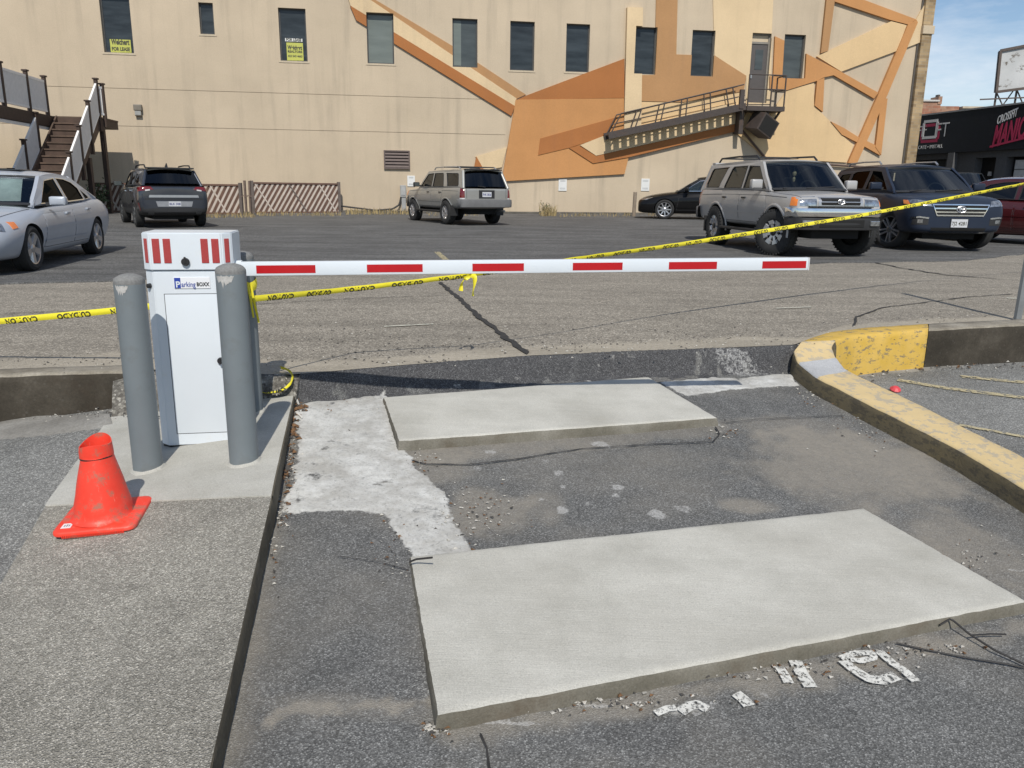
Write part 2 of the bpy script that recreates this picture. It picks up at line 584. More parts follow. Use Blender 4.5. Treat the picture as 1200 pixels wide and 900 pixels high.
M_KTOP = mat_concrete('worn kerb top', (0.13, 0.112, 0.085), (0.235, 0.21, 0.168), (0.36, 0.33, 0.275), 60, bm=0.8)
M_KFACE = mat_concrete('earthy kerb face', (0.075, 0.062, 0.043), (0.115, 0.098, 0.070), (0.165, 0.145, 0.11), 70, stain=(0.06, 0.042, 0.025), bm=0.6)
M_CRACK = simple('crack filler', (0.03, 0.028, 0.026), 0.95, var=0.4, vscale=30)

# ---- boundary between the upper lot and the lower ground
BND_PX = [(-700, 492), (-200, 450), (0, 436), (140, 431), (240, 436), (340, 439), (480, 427), (620, 416.5), (780, 410), (930, 404),
          (975, 389), (1030, 384), (1085, 380), (1200, 374), (1500, 358)]
BND = [G(x, y, 0.0) for x, y in BND_PX]
BND_DENSE = resample(BND, 260)

# upper lot, near strip (old weathered asphalt)
LINE2 = [G(x, y, 0.0) for x, y in ((-900, 352), (0, 334), (240, 326), (480, 319), (800, 312), (1130, 306), (1200, 298))]
far = resample([p + Vector((0, 1.2, 0)) for p in LINE2] + [LINE2[-1] + Vector((14, 9, 0))], 260)
nv = 90
X = np.zeros((nv, 260)); Y = np.zeros_like(X); Dn = np.zeros_like(X)
for j in range(nv):
    t = (j / (nv - 1)) ** 1.4
    for i in range(260):
        p = BND_DENSE[i].lerp(far[i], t); X[j, i] = p.x; Y[j, i] = p.y
        Dn[j, i] = p.y - BND_DENSE[i].y
A = np.zeros(X.shape + (4,))
A[..., 0] = sst(0.75, 0.05, Dn + 0.25 * fbm(X, Y, 1.3, 3))
Z = 0.004 * fbm(X, Y, 1.5, 5)
Z[0, :] = 0
me = grid_mesh('parking_lot', X, Y, Z, None, A)
tag(link_mesh('parking_lot', me, M_NEAR), kind='structure')

# dark asphalt overlay beyond, out past the buildings
o2 = resample(LINE2, 60)
o2 = [p + Vector((0, 0.05 * math.sin(i * 1.7) + 0.04 * math.sin(i * 4.1), 0)) for i, p in enumerate(o2)]
mb = MB()
rows = []
for t in (0.0, 0.0, 0.002, 0.006, 0.012, 0.02, 0.035, 0.06, 0.1, 0.2, 0.5, 1.0):
    row = []
    for i, p in enumerate(o2):
        q = Vector(((i / 59 - 0.5) * 1400, 900, 0))
        r = p.lerp(q, t)
        r.z = lotz(r.x, r.y) + (0.014 if rows else -0.01)
        row.append(r)
    rows.append(row)
mb.grid(rows)
tag(mb.fin('asphalt_overlay', M_FAR), kind='structure')
mb = MB(); mb.grid([[Vector((-700, -300, -0.75)), Vector((700, -300, -0.75))], [Vector((-700, 900, -0.75)), Vector((700, 900, -0.75))]])
tag(mb.fin('terrain', M_SIDE), kind='structure')

# ---- driveway
padc_x = G(344, 463, islz).x - 0.01
gx = np.arange(-2.6, 5.2, 0.018); gy = np.arange(0.35, 6.2, 0.018)
X, Y = np.meshgrid(gx, gy)
bx = np.array([p.x for p in BND]); by = np.array([p.y for p in BND])
YB = np.interp(X, bx[:11], by[:11])
Zd = -0.20 + 0.10 * (Y - 4.65) - 0.045 * X
foot = [G(x, y, drz) for x, y in ((335, 474), (345, 473), (440, 464), (560, 456), (640, 447), (780, 439), (925, 433), (990, 425))]
YF = np.interp(X, [p.x for p in foot], [p.y for p in foot])
YF = np.minimum(YF, YB - 0.1)
wd = np.clip((Y - YF) / (YB - YF), 0, 1.02)
Zf = -0.20 + 0.10 * (YF - 4.65) - 0.045 * X
Zt = np.where(wd > 0, Zf + (0.0 - Zf) * (wd * wd * (3 - 2 * wd) * 0.7 + wd * 0.3), Zd)
n_lo = fbm(X, Y, 2.2, 1); n_mid = fbm(X, Y, 9, 2); n_hi = fbm(X, Y, 30, 4)
def poly_m(px, soft=0.03, wob=0.06, seed=0):
    d = sdf(plist(px, drz), X, Y) + wob * fbm(X, Y, 5, 10 + seed, 5)
    return sst(soft, -soft, d)
skim = poly_m([(352, 473), (440, 466), (452, 458), (472, 520), (484, 545), (522, 580), (556, 645), (560, 665), (486, 668), (474, 628), (452, 606), (420, 601), (380, 603), (331, 600), (345, 520)], 0.02, 0.05, 1)
skim = np.maximum(skim, poly_m([(775, 449), (930, 438), (934, 452), (806, 464)], 0.02, 0.05, 2))
splat = poly_m([(470, 470), (520, 452), (600, 443), (640, 437), (690, 441), (735, 432), (768, 443), (772, 452), (600, 470)], 0.05, 0.09, 3) * (0.34 + 0.25 * n_mid)
wedge = sst(-0.05, 0.09, Y - YF + 0.16 * n_mid + 0.07 * n_hi + 0.05)
wedge *= 1 - 0.3 * poly_m([(895, 418), (935, 412), (940, 440), (905, 438)], 0.04, 0.08, 9)
def ell(px, py, rx, ry, seed):
    c = G(px, py, drz); e = G(px + rx, py, drz); f = G(px, py + ry, drz)
    a = (e - c).length; b_ = (f - c).length
    d = np.hypot((X - c.x) / a, (Y - c.y) / b_) + 0.45 * fbm(X, Y, 7, 20 + seed)
    return sst(1.15, 0.55, d)
dust = 0.75 * ell(575, 600, 62, 30, 1) + 0.8 * ell(875, 593, 34, 9, 2) + 0.85 * ell(1000, 545, 135, 50, 3) + 0.4 * ell(520, 540, 40, 25, 4) + 0.45 * ell(930, 500, 80, 14, 5) + 0.4 * ell(640, 590, 25, 25, 6) + 0.6 * ell(1130, 640, 70, 45, 8) + 0.3 * ell(450, 830, 150, 15, 9)
# grit gathered along the kerbs and slabs
kl = [G(x, y, drz) for x, y in ((345, 473), (330, 560), (327, 598), (316, 630), (267, 888), (255, 960))]
KX = np.interp(-Y, [-p.y for p in kl], [p.x for p in kl])
dust += 0.42 * sst(0.075, 0.0, (X - KX) + 0.04 * n_mid)
def line_d(px):
    P = [(p.x, p.y) for p in plist(px, drz)]; best = np.full(X.shape, 9.0)
    for (ax, ay), (b_x, b_y) in zip(P[:-1], P[1:]):
        ex, ey = b_x - ax, b_y - ay
        t = np.clip(((X - ax) * ex + (Y - ay) * ey) / (ex * ex + ey * ey), 0, 1)
        best = np.minimum(best, np.hypot(X - ax - t * ex, Y - ay - t * ey))
    return best
seam_d = line_d([(318, 843), (360, 830), (420, 828), (505, 820)])
dust += 0.95 * sst(0.035, 0.008, seam_d + 0.035 * n_hi + 0.02 * n_mid)
front = plist([(516, 851), (700, 818), (842, 792), (1020, 768), (1210, 728), (1215, 740), (1020, 790), (842, 812), (700, 842), (520, 868)], drz)
dust += 0.8 * sst(0.05, -0.03, sdf(front, X, Y) + 0.07 * n_mid)
back2 = plist([(470, 526), (842, 497), (850, 503), (842, 508), (470, 545)], drz)
dust += 0.5 * sst(0.06, -0.03, sdf(back2, X, Y) + 0.08 * n_mid)
dust += np.clip(0.5 * (n_lo + 0.15), 0, 0.42)
pale = np.clip(splat * 2.2, 0, 1)
skim = skim * (0.80 + 0.42 * n_mid + 0.25 * n_hi + 0.2 * n_lo)
skim = np.clip(np.maximum(skim, 0.30 * pale * (1 + 0.5 * n_hi)), 0, 1)
spl = np.zeros_like(X)
for k, (px, py, rx, ry, s) in enumerate([(725, 571, 9, 4, 1), (722, 581, 6, 3, .9), (770, 603, 11, 6, 1), (658, 598, 8, 5, .9), (660, 571, 5, 3, .8), (655, 555, 7, 4, .6), (633, 585, 6, 3, .6), (705, 521, 18, 5, .7), (575, 530, 10, 4, .6),
        (800, 596, 14, 5, .5), (560, 548, 12, 4, .5), (625, 570, 4, 3, .7), (860, 436, 40, 4, .5), (1060, 735, 8, 3, .3), (818, 832, 11, 5, .85), (796, 838, 9, 4, .75), (778, 834, 7, 3, .6), (835, 826, 6, 4, .6), (806, 829, 10, 3, .6), (800, 834, 34, 7, .5), (895, 812, 16, 4, .4), (690, 826, 30, 3, .8), (600, 846, 40, 3, .9), (1190, 668, 14, 3, .6), (640, 540, 6, 2, .5), (690, 590, 5, 3, .5)]):
    spl = np.maximum(spl, s * ell(px, py, rx, ry, 40 + k))
edge_white = sst(0.02, 0.0, np.abs(sdf(plist([(470, 527), (842, 498), (842, 400), (470, 400)], drz), X, Y)) + 0.012 * n_mid) * (Y < 4.6) * 0.8
spl = np.maximum(spl, edge_white * (n_mid > -0.35))
A = np.stack([skim, wedge, np.clip(dust, 0, 1), np.clip(spl, 0, 1)], -1)
Zt = Zt + 0.007 * skim * (1 + 0.4 * n_mid) + 0.006 * n_lo + 0.002 * n_hi + 0.012 * wedge * n_mid * (wd < 0.9)
keep = (Y < YB + 0.02) & (X > KX - 0.05)
keep &= ~((X < padc_x) & (Y > 4.3))
kr = [G(x, y, lambda a, b: drz(a, b) + .11) for x, y in ((1420, 672), (1290, 601), (1200, 553), (1122, 510), (1048, 473), (974, 437), (958, 422), (954, 410))]
keep &= X < np.interp(Y, [p.y for p in kr], [p.x for p in kr]) + 0.01
me = grid_mesh('driveway', X, Y, Zt, keep, A)
tag(link_mesh('driveway', me, M_DRIVE), kind='structure')

# ---- left side: kerb line of the island, pad, island, side lot
def skirt_grid(mb, top, drop):
    """face down from a line of points"""
    mb.grid([top, [p - Vector((0, 0, drop)) for p in top]])

def jit(p, s, seed=0):
    n = mnoise.noise_vector(Vector(p) * 9 + Vector((seed, 0, 0)))
    return p + Vector((n.x * s, n.y * s, n.z * s * 0.5))

def bil(name, c, n, m, zf, mats, jig=0.0, skirt=None, zjit=0.003):
    """bilinear patch through 4 corners BL,BR,FR,FL (x,y), draped on zf"""
    BL, BR, FR, FL = c
    mb = MB(); P = []
    for j in range(m + 1):
        row = []
        for i in range(n + 1):
            a = BL.lerp(BR, i / n).lerp(FL.lerp(FR, i / n), j / m)
            z = zf(a.x, a.y) + zjit * mnoise.noise(Vector((a.x * 3, a.y * 3, 1)))
            row.append(Vector((a.x, a.y, z)))
        P.append(row)
    V = mb.grid(P)
    return mb, P

padc = [G(128, 489, islz), G(344, 463, islz), G(318, 580, islz), G(53, 592, islz)]
islc = [padc[3], padc[2], G(229, 970, islz), G(-330, 1010, islz)]
islc[3] = Vector((islc[0].x + 0.45, islc[2].y, 0))
mb, P = bil('concrete_pad', padc, 40, 40, islz, M_PAD)
mb.mi = 1
right = [row[-1] for row in P]
mb.grid([right, [p + Vector((0.006, 0, -0.006)) for p in right], [p + Vector((0.010, 0, -0.25)) for p in right]])
mb.mi = 0
fr = P[-1]
mb.grid([fr, [p - Vector((0, 0, 0.02)) for p in fr]])
tag(mb.fin('concrete_pad', [M_PAD, M_KFACE], smooth=30), kind='structure')
mb, P = bil('traffic_island', [c.copy() for c in islc], 60, 90, lambda x, y: islz(x, y) - 0.006, M_ISL)
right = [row[-1] for row in P]
mb.mi = 1
rr = [jit(p, 0.006) for p in right]
mb.grid([right, [jit(p + Vector((0.003, 0, -0.006)), 0.003) for p in right], [jit(p + Vector((0.006, 0, -0.05)), 0.005, 3) for p in right], [p + Vector((0.010, 0, -0.35)) for p in right]])
tag(mb.fin('traffic_island', [M_ISL, M_KFACE], smooth=30), kind='structure')
# side lot left of the island
edge = resample([padc[0], padc[3], islc[3]], 70)
mb = MB()
rows = []
for k in range(41):
    t = (k / 40) ** 1.8 * 30.0
    rows.append([Vector((p.x - t, p.y + (0.0 if i else 0.02), islz(max(p.x - t, -3.4), p.y) - 0.010 + 0.004 * mnoise.noise(Vector((p.x - t, p.y, 0)) * 2))) for i, p in enumerate(edge)])
rows = [[Vector((p.x, p.y, p.z)) for p in r] for r in rows]
# last strip up to the wall foot
for r in rows:
    p0 = r[0]; yb = np.interp(p0.x, bx[:4], by[:4]) if p0.x < bx[3] else by[3]
    r.insert(0, Vector((p0.x, yb + 0.02, p0.z + 0.02)))
mb.grid(rows)
tag(mb.fin('side_lot', M_SIDE, smooth=80), kind='structure')
# pale old concrete strip at the foot of the wall
mb = MB()
fa = [G(x, y, islz) for x, y in ((-260, 512), (-60, 497), (0, 490), (60, 488), (128, 486))]
fb = [G(x, y, islz) for x, y in ((-260, 545), (-60, 519), (0, 514), (60, 509), (132, 499))]
fa = resample(fa, 60); fb = resample(fb, 60)
g_ = []
for t in (0, .25, .5, .75, 1.0):
    g_.append([Vector((a.lerp(b, t).x, a.lerp(b, t).y + (0.03 * mnoise.noise(Vector((i * .7, t, 2))) if t == 1 else 0), islz(max(a.lerp(b, t).x, -3.4), a.lerp(b, t).y) + (0.006 if t < 1 else -0.012))) for i, (a, b) in enumerate(zip(fa, fb))])
mb.grid(g_)
M_GUT = mat_concrete('old gutter concrete', (0.16, 0.152, 0.135), (0.23, 0.22, 0.2), (0.33, 0.322, 0.30), 70, spot_amt=0.5, stain=(0.10, 0.09, 0.075), bm=0.7)
tag(mb.fin('gutter_strip', M_GUT, smooth=80), kind='structure')

# broken slope behind the pad, up to the lot
mb = MB()
a_ = resample([padc[0] + Vector((0.0, 0.03, -0.01)), padc[1] + Vector((0.0, 0.0, -0.012)), padc[1] + Vector((0.012, 0.0, -0.03))], 50)
b_ = resample([G(135, 431, 0), G(240, 437, 0), G(341, 439, 0), G(352, 438.5, 0)], 50)
rows = []
for j in range(13):
    t = j / 12
    rows.append([p.lerp(q, t) + Vector((0, 0, (0.012 * mnoise.noise(Vector((p.x * 14, j * 0.9, 0))) if 0 < j < 12 else 0) + 0.05 * math.sin(t * math.pi) * (1 if i < 46 else 0.3) - (0.006 if j == 12 else 0))) for i, (p, q) in enumerate(zip(a_, b_))])
mb.grid(rows)
side = [r[-1] for r in rows]
mb.grid([side, [p - Vector((-0.01, 0, 0.3)) for p in side]])
M_RUB = mat_aggr('crumbling concrete slope', (0.09, 0.083, 0.072), (0.30, 0.285, 0.25), 60, 1.0)
tag(mb.fin('broken_slope', M_RUB, smooth=80), kind='structure')

# ---- slabs
def slab(name, top_px, tops, label, seed):
    """top outline BL,BR,FR,FL in sight lines with heights above the driveway"""
    c = [G(px, py, lambda x, y, h=h: drz(x, y) + h) for (px, py), h in zip(top_px, tops)]
    n = 60
    mb = MB(); P = []
    for j in range(n + 1):
        row = []
        for i in range(n + 1):
            a = c[0].lerp(c[1], i / n).lerp(c[3].lerp(c[2], i / n), j / n)
            e = 0.0
            if i in (0, n) or j in (0, n):
                v = mnoise.noise_vector(a * 16 + Vector((seed, 0, 0))) * 0.0022 + mnoise.noise_vector(a * 45 + Vector((seed, 9, 0))) * 0.0028
                a = a + Vector((v.x, v.y, -0.005 - abs(v.z)))
            a.z += 0.0025 * mnoise.noise(Vector((a.x * 2.2, a.y * 2.2, seed)))
            row.append(a)
        P.append(row)
    mb.grid(P)
    mb.mi = 1
    ring = [P[0][i] for i in range(n)] + [P[j][n] for j in range(n)] + [P[n][n - i] for i in range(n)] + [P[n - j][0] for j in range(n)]
    ring.append(ring[0])
    cen = (c[0] + c[1] + c[2] + c[3]) / 4
    def out(p, d, z, k):
        r = (p - cen); r.z = 0; r.normalize()
        w = mnoise.noise(p * 30 + Vector((k, seed, 0))) * 0.004
        return Vector((p.x + r.x * (d + w), p.y + r.y * (d + w), p.z - z))
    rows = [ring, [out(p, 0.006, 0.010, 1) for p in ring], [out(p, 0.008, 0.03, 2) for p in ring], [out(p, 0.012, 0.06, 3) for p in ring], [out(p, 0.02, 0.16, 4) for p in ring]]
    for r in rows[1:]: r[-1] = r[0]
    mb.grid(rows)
    bmesh.ops.remove_doubles(mb.bm, verts=mb.bm.verts[:], dist=0.0005)
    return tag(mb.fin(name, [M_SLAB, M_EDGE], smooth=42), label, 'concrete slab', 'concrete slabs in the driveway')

slab('concrete_slab', [(481, 651), (1012, 595), (1204, 704), (514, 836)], (0.016, 0.014, 0.05, 0.058),
     'large pale concrete slab in the foreground, raised edge toward the painted letters', 3)
slab('concrete_slab', [(450, 465), (760, 441), (840, 489), (468, 516)], (0.03, 0.03, 0.052, 0.062),
     'smaller pale concrete slab lying below the barrier arm', 8)

# ---- kerbs
def kerb_strip(name, pairs, mats, mi_top, mi_side, label, drop=0.4, n=12, rnd=0.02):
    """swept kerb between outer and inner top edges; per segment material indices"""
    mb = MB()
    segs = len(pairs) - 1
    prev = None
    A_, B_, S_ = [], [], []
    for s in range(segs):
        for k in range(n + (1 if s == segs - 1 else 0)):
            t = k / n
            A_.append(pairs[s][0].lerp(pairs[s + 1][0], t)); B_.append(pairs[s][1].lerp(pairs[s + 1][1], t)); S_.append(s)
    # smooth the plan a little
    for it in range(3):
        A_ = [A_[0]] + [(A_[i - 1] + A_[i] * 2 + A_[i + 1]) / 4 for i in range(1, len(A_) - 1)] + [A_[-1]]
        B_ = [B_[0]] + [(B_[i - 1] + B_[i] * 2 + B_[i + 1]) / 4 for i in range(1, len(B_) - 1)] + [B_[-1]]
    rows = []
    for a, b in zip(A_, B_):
        d = (b - a); L = d.length; d.normalize()
        r = rnd
        prof = [a - Vector((0, 0, drop)) - d * 0.03, a - Vector((0, 0, r * 2.2)) - d * 0.004, a - Vector((0, 0, r * 0.6)) + d * r * 0.35, a + d * r, a + d * (L * 0.35), a + d * (L * 0.65), b - d * r, b - Vector((0, 0, r * 0.6)) - d * r * 0.35, b - Vector((0, 0, r * 2.2)) + d * 0.004, b - Vector((0, 0, drop)) + d * 0.03]
        rows.append([jit(p, 0.007 if 0 < i < 9 else 0, 4) for i, p in enumerate(prof)])
    V = [[mb.bm.verts.new(p) for p in r] for r in rows]
    for j in range(len(V) - 1):
        for k in range(9):
            mb.mi = (mi_top if 2 <= k <= 6 else mi_side)[S_[j]]
            mb._f([V[j][k], V[j][k + 1], V[j + 1][k + 1], V[j + 1][k]])
    mb.mi = mi_side[0]
    mb._f(V[0][::-1]); mb.mi = mi_side[-1]; mb._f(V[-1])
    return mb.fin(name, mats, smooth=60)

def mat_yellow(name, base, wear, lo, hi, col2):
    m, nt, b = newmat(name)
    v = coords(nt)
    y = ramp(nt, noise(nt, v, 6, 6, 0.65), [(0.3, base), (0.7, col2)])
    w = edge_break(nt, ramp(nt, noise(nt, coords(nt, (1, 1, 2.5)), 13, 9, 0.72), [(lo, 0.0), (hi, 1.0)]), v, 80, 0.3)
    c = mix(nt, w, y, wear)
    nt.links.new(c, b.inputs['Base Color'])
    b.inputs['Roughness'].default_value = 0.75
    bump(nt, b, noise(nt, v, 70, 5, 0.7), 0.5, 0.006)
    return m
M_YEL = mat_yellow('yellow kerb paint', (0.52, 0.33, 0.045), (0.22, 0.175, 0.10), 0.50, 0.66, (0.60, 0.40, 0.10))
M_YELW = mat_yellow('worn yellow kerb top', (0.55, 0.42, 0.22), (0.42, 0.355, 0.25), 0.46, 0.62, (0.62, 0.47, 0.24))
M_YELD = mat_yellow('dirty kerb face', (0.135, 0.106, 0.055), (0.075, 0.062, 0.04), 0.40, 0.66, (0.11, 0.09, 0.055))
M_REPAIR = mat_concrete('kerb repair mortar', (0.34, 0.345, 0.35), (0.42, 0.425, 0.43), (0.48, 0.485, 0.49), 120, bm=0.3)
kz = lambda h: (lambda x, y: drz(x, y) + h)
def kp(a, b, h=None, z=None):
    f = kz(h) if h is not None else z
    return (G(a[0], a[1], f), G(b[0], b[1], f))
pairs = [kp((1420, 705), (1420, 640), .12), kp((1290, 625), (1290, 578), .12), kp((1200, 571), (1200, 535), .12), kp((1120, 524), (1124, 497), .12), kp((1040, 484), (1056, 463), .12), kp((955, 441), (994, 434), .12),
         kp((935, 425), (981, 419), z=-.075), kp((929, 411), (975, 406), z=-.02), kp((937, 400), (980, 399), z=0.014), kp((968, 389), (1003, 393.5), z=0.018), kp((1016, 383.5), (1034, 390.5), z=0.018)]
# widen the two paint-free ends so that widths stay about 0.17 m
kb = kerb_strip('yellow_kerb', pairs + [kp((1087, 379), (1088, 386.5), z=0.018)], [M_YELW, M_YELD, M_REPAIR, M_YEL],
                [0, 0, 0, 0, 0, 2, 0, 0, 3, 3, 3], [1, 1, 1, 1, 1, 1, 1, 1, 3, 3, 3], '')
tag(kb, 'worn yellow painted kerb curving round the right side of the driveway', 'kerb')
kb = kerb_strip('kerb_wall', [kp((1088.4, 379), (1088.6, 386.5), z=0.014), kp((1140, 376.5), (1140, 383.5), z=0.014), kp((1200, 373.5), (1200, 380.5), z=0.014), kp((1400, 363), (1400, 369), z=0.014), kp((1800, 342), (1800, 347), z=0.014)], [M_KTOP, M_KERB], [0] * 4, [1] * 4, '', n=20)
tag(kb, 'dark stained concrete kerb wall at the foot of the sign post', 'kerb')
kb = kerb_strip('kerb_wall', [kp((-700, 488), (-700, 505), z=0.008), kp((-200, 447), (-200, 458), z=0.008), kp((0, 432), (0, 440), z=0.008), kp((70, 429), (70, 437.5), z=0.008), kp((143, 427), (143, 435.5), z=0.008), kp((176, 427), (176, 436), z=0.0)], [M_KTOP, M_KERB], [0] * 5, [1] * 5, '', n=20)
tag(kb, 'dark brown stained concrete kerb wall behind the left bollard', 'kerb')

# ---- right lower lot
mb = MB()
ea = [p[1] + Vector((-0.03, 0, 0)) for p in pairs[:8]]
ea = resample(ea + [G(1000, 425, rlz), G(1088, 421, rlz), G(1200, 404, rlz), G(1500, 384, rlz)], 80)
rows = []
for k in range(30):
    t = (k / 29) ** 1.6
    row = []
    for i, p in enumerate(ea):
        q = Vector((14, 1.0 + i * 0.14, 0))
        a = p.lerp(q, t); a.z = rlz(a.x, a.y) if i > 40 else rlz(a.x, a.y)
        row.append(a)
    rows.append(row)
mb.grid(rows)
tag(mb.fin('lower_lot', M_SIDE, smooth=80), kind='structure')
mb = MB()
fa = resample([G(x, y, rlz) for x, y in ((1000, 424), (1088, 420), (1200, 403), (1420, 388))], 50)
fb = resample([G(x, y, rlz) for x, y in ((1010, 446), (1070, 440), (1200, 425), (1420, 404))], 50)
mb.grid([[Vector((a.lerp(b, t).x, a.lerp(b, t).y + (0.05 * mnoise.noise(Vector((i * .6, t, 5))) if t == 1 else 0), rlz(a.lerp(b, t).x, a.lerp(b, t).y) + (0.006 if t < 1 else -0.01))) for i, (a, b) in enumerate(zip(fa, fb))] for t in (0, .33, .66, 1)])
tag(mb.fin('gutter_strip', M_GUT, smooth=80), kind='structure')

# ---- painted marks and cracks (flat sheets a few millimetres proud)
def mat_paint(name, col, thr=0.5, sc=60):
    m, nt, b = newmat(name)
    v = coords(nt)
    n = noise(nt, v, sc, 6, 0.75)
    a = ramp(nt, n, [(thr - 0.05, 0.0), (thr + 0.05, 1.0)])
    nt.links.new(ramp(nt, noise(nt, v, 25, 4), [(0.3, [c * 0.75 for c in col]), (0.7, col)]), b.inputs['Base Color'])
    nt.links.new(a, b.inputs['Alpha'])
    b.inputs['Roughness'].default_value = 0.85
    return m
M_WPAINT = mat_paint('worn white road paint', (0.68, 0.67, 0.62), 0.455, 75)
M_YPAINT = mat_paint('faded yellow road paint', (0.50, 0.43, 0.26), 0.47, 30)
M_WPAINT2 = mat_paint('faded white dash', (0.62, 0.60, 0.50), 0.42, 25)

def ribbon(pts, w, zf, dz=0.004, jw=0.0, n=40):
    P = resample(pts, n); rows = []
    for i, p in enumerate(P):
        d = (P[min(i + 1, n - 1)] - P[max(i - 1, 0)]); d.z = 0; d.normalize()
        s = Vector((-d.y, d.x, 0))
        ww = w * 0.5 * (1 + jw * mnoise.noise(p * 11)); off = jw * w * 0.9 * mnoise.noise(p * 6 + Vector((5, 0, 0)))
        if jw and i in (0, n - 1): ww *= 0.2
        a = p + s * (off - ww); b = p + s * (off + ww)
        rows.append([Vector((a.x, a.y, zf(a.x, a.y) + dz)), Vector((b.x, b.y, zf(b.x, b.y) + dz))])
    mb = MB(); mb.grid(rows)
    return mb

def mark(name, px, w, zf, m, dz=0.006, jw=0.0, n=40):
    return tag(ribbon(plist(px, zf), w, zf, dz, jw, n).fin(name, m), kind='structure')

lz = lambda x, y: lotz(x, y) + 0.014
mark('tar_crack', [(515, 331), (540, 352), (562, 372), (590, 393), (617, 416)], 0.05, lotz, M_CRACK, 0.008, 0.7, 60)
mark('tar_crack', [(1020, 307), (1060, 315), (1110, 323), (1170, 327)], 0.045, lotz, M_CRACK, 0.008, 0.9, 50)
mark('tar_crack', [(1000, 383), (1003, 372), (1035, 361), (1075, 356), (1130, 349), (1188, 345)], 0.02, lotz, M_CRACK, 0.008, 1.2, 60)
mark('tar_crack', [(286, 358), (420, 350), (520, 347)], 0.012, lotz, M_CRACK, 0.008, 1.0, 60)
mark('tar_crack', [(-10, 369), (60, 366), (130, 364)], 0.012, lotz, M_CRACK, 0.008, 1.0, 60)
dzc = lambda x, y: drz(x, y) + 0.006
mark('asphalt_crack', [(482, 541), (500, 546), (545, 547), (600, 541), (680, 528), (760, 523), (836, 519), (843, 511), (838, 502)], 0.008, drz, M_CRACK, 0.012, 0.9, 110)
mark('asphalt_crack', [(843, 498), (890, 493), (930, 491), (990, 489)], 0.006, drz, M_CRACK, 0.012, 1.0, 60)
mark('asphalt_crack', [(395, 655), (440, 660), (480, 671)], 0.003, drz, M_CRACK, 0.012, 1.0, 40)
mark('asphalt_crack', [(563, 863), (571, 880), (574, 910)], 0.006, drz, M_CRACK, 0.012, 1.0, 30)
# parking bay lines
mark('parking_line', [(508, 292), (523, 305)], 0.10, lz, M_YPAINT, 0.005)
mark('parking_line', [(450, 383.5), (508, 380.5)], 0.032, lotz, M_WPAINT2, 0.008)
mark('parking_line', [(909, 362), (951, 360.5)], 0.035, lotz, M_WPAINT2, 0.008)
mark('parking_line', [(1052, 446), (1110, 456), (1200, 467), (1400, 492)], 0.09, rlz, M_YPAINT, 0.008)
mark('parking_line', [(1126, 442), (1200, 449), (1400, 468)], 0.09, rlz, M_YPAINT, 0.008)
mark('parking_line', [(1124, 499), (1200, 513), (1400, 548)], 0.05, rlz, M_YPAINT, 0.008)
mark('parking_line', [(1180, 350), (1210, 351)], 0.08, lotz, M_WPAINT2, 0.008)

# stencilled letters on the driveway, seen upside down and worn
def letters():
    mb = MB()
    def stroke(pts, w, cl=False, n=26):
        P = plist(pts, drz)
        if cl: P = P + [P[0]]
        P = resample(P, n); V = []
        for i, p in enumerate(P):
            d = (P[min(i + 1, n - 1)] - P[max(i - 1, 0)]) if not cl else (P[(i + 1) % (n - 1)] - P[(i - 1) % (n - 1)])
            d.z = 0; d.normalize(); s = Vector((-d.y, d.x, 0)) * w / 2
            V.append([mb.bm.verts.new(Vector((q.x, q.y, drz(q.x, q.y) + 0.012))) for q in (p - s, p + s)])
        for a, b in zip(V[:-1], V[1:]): mb._f([a[0], a[1], b[1], b[0]])
    stroke([(985, 775), (1000, 769), (1022, 768), (1024, 774), (1008, 778), (996, 776)], .026, False)
    stroke([(987, 777), (1000, 788), (1018, 799), (1034, 801), (1050, 795)], .042)
    stroke([(1029, 766), (1044, 779), (1060, 790), (1073, 802)], .036)
    stroke([(931, 777), (939, 792), (950, 809)], .046)
    stroke([(913, 785), (919, 794), (924, 804)], .034)
    stroke([(862, 816), (871, 823), (878, 831)], .042)
    stroke([(797, 838), (808, 831), (818, 829), (829, 835)], .036)
    stroke([(768, 840), (782, 834), (792, 833)], .026)
    return mb
tag(letters().fin('painted_letters', M_WPAINT), kind='structure')
# ================================================================== BARRIER GATE, BOLLARDS, CONE, TAPE, POST
def P2(p):
    """sight line of a place (inverse of ray), for measuring along the arm"""
    v = cam.matrix_world.inverted() @ Vector(p)
    return 600 + F_PX * v.x / -v.z, 450 - F_PX * v.y / -v.z

M_WHITE = simple('white powder coat', (0.63, 0.675, 0.715), 0.32, var=0.02, vscale=3, spec=0.5, dirt=(0.62, 0.60, 0.55), dscale=5, dlo=0.62, dhi=0.95)
M_BLACK = simple('black plastic', (0.015, 0.015, 0.016), 0.45, var=0.2)
M_SEAM = simple('dark seam', (0.05, 0.05, 0.055), 0.8)
M_BLUE = simple('blue print', (0.02, 0.05, 0.30), 0.4)
M_BOLL = simple('grey bollard paint', (0.155, 0.178, 0.190), 0.5, var=0.07, vscale=4, dirt=(0.125, 0.13, 0.127), dscale=6, dlo=0.55, dhi=0.8, bmp=0.1, bscale=60)
M_BCAP = mat_concrete('bollard cap concrete', (0.15, 0.15, 0.145), (0.20, 0.20, 0.195), (0.27, 0.27, 0.26), 90, spot_amt=0.5, bm=0.5)
M_CHIP = mat_concrete('bare chipped patch', (0.34, 0.33, 0.31), (0.42, 0.41, 0.39), (0.5, 0.49, 0.47), 60, bm=0.4)
M_STEEL = simple('galvanised steel', (0.42, 0.43, 0.43), 0.45, metal=0.8, var=0.15, vscale=12)
M_REDS = simple('red stripe tape', (0.42, 0.004, 0.008), 0.35, var=0.04)

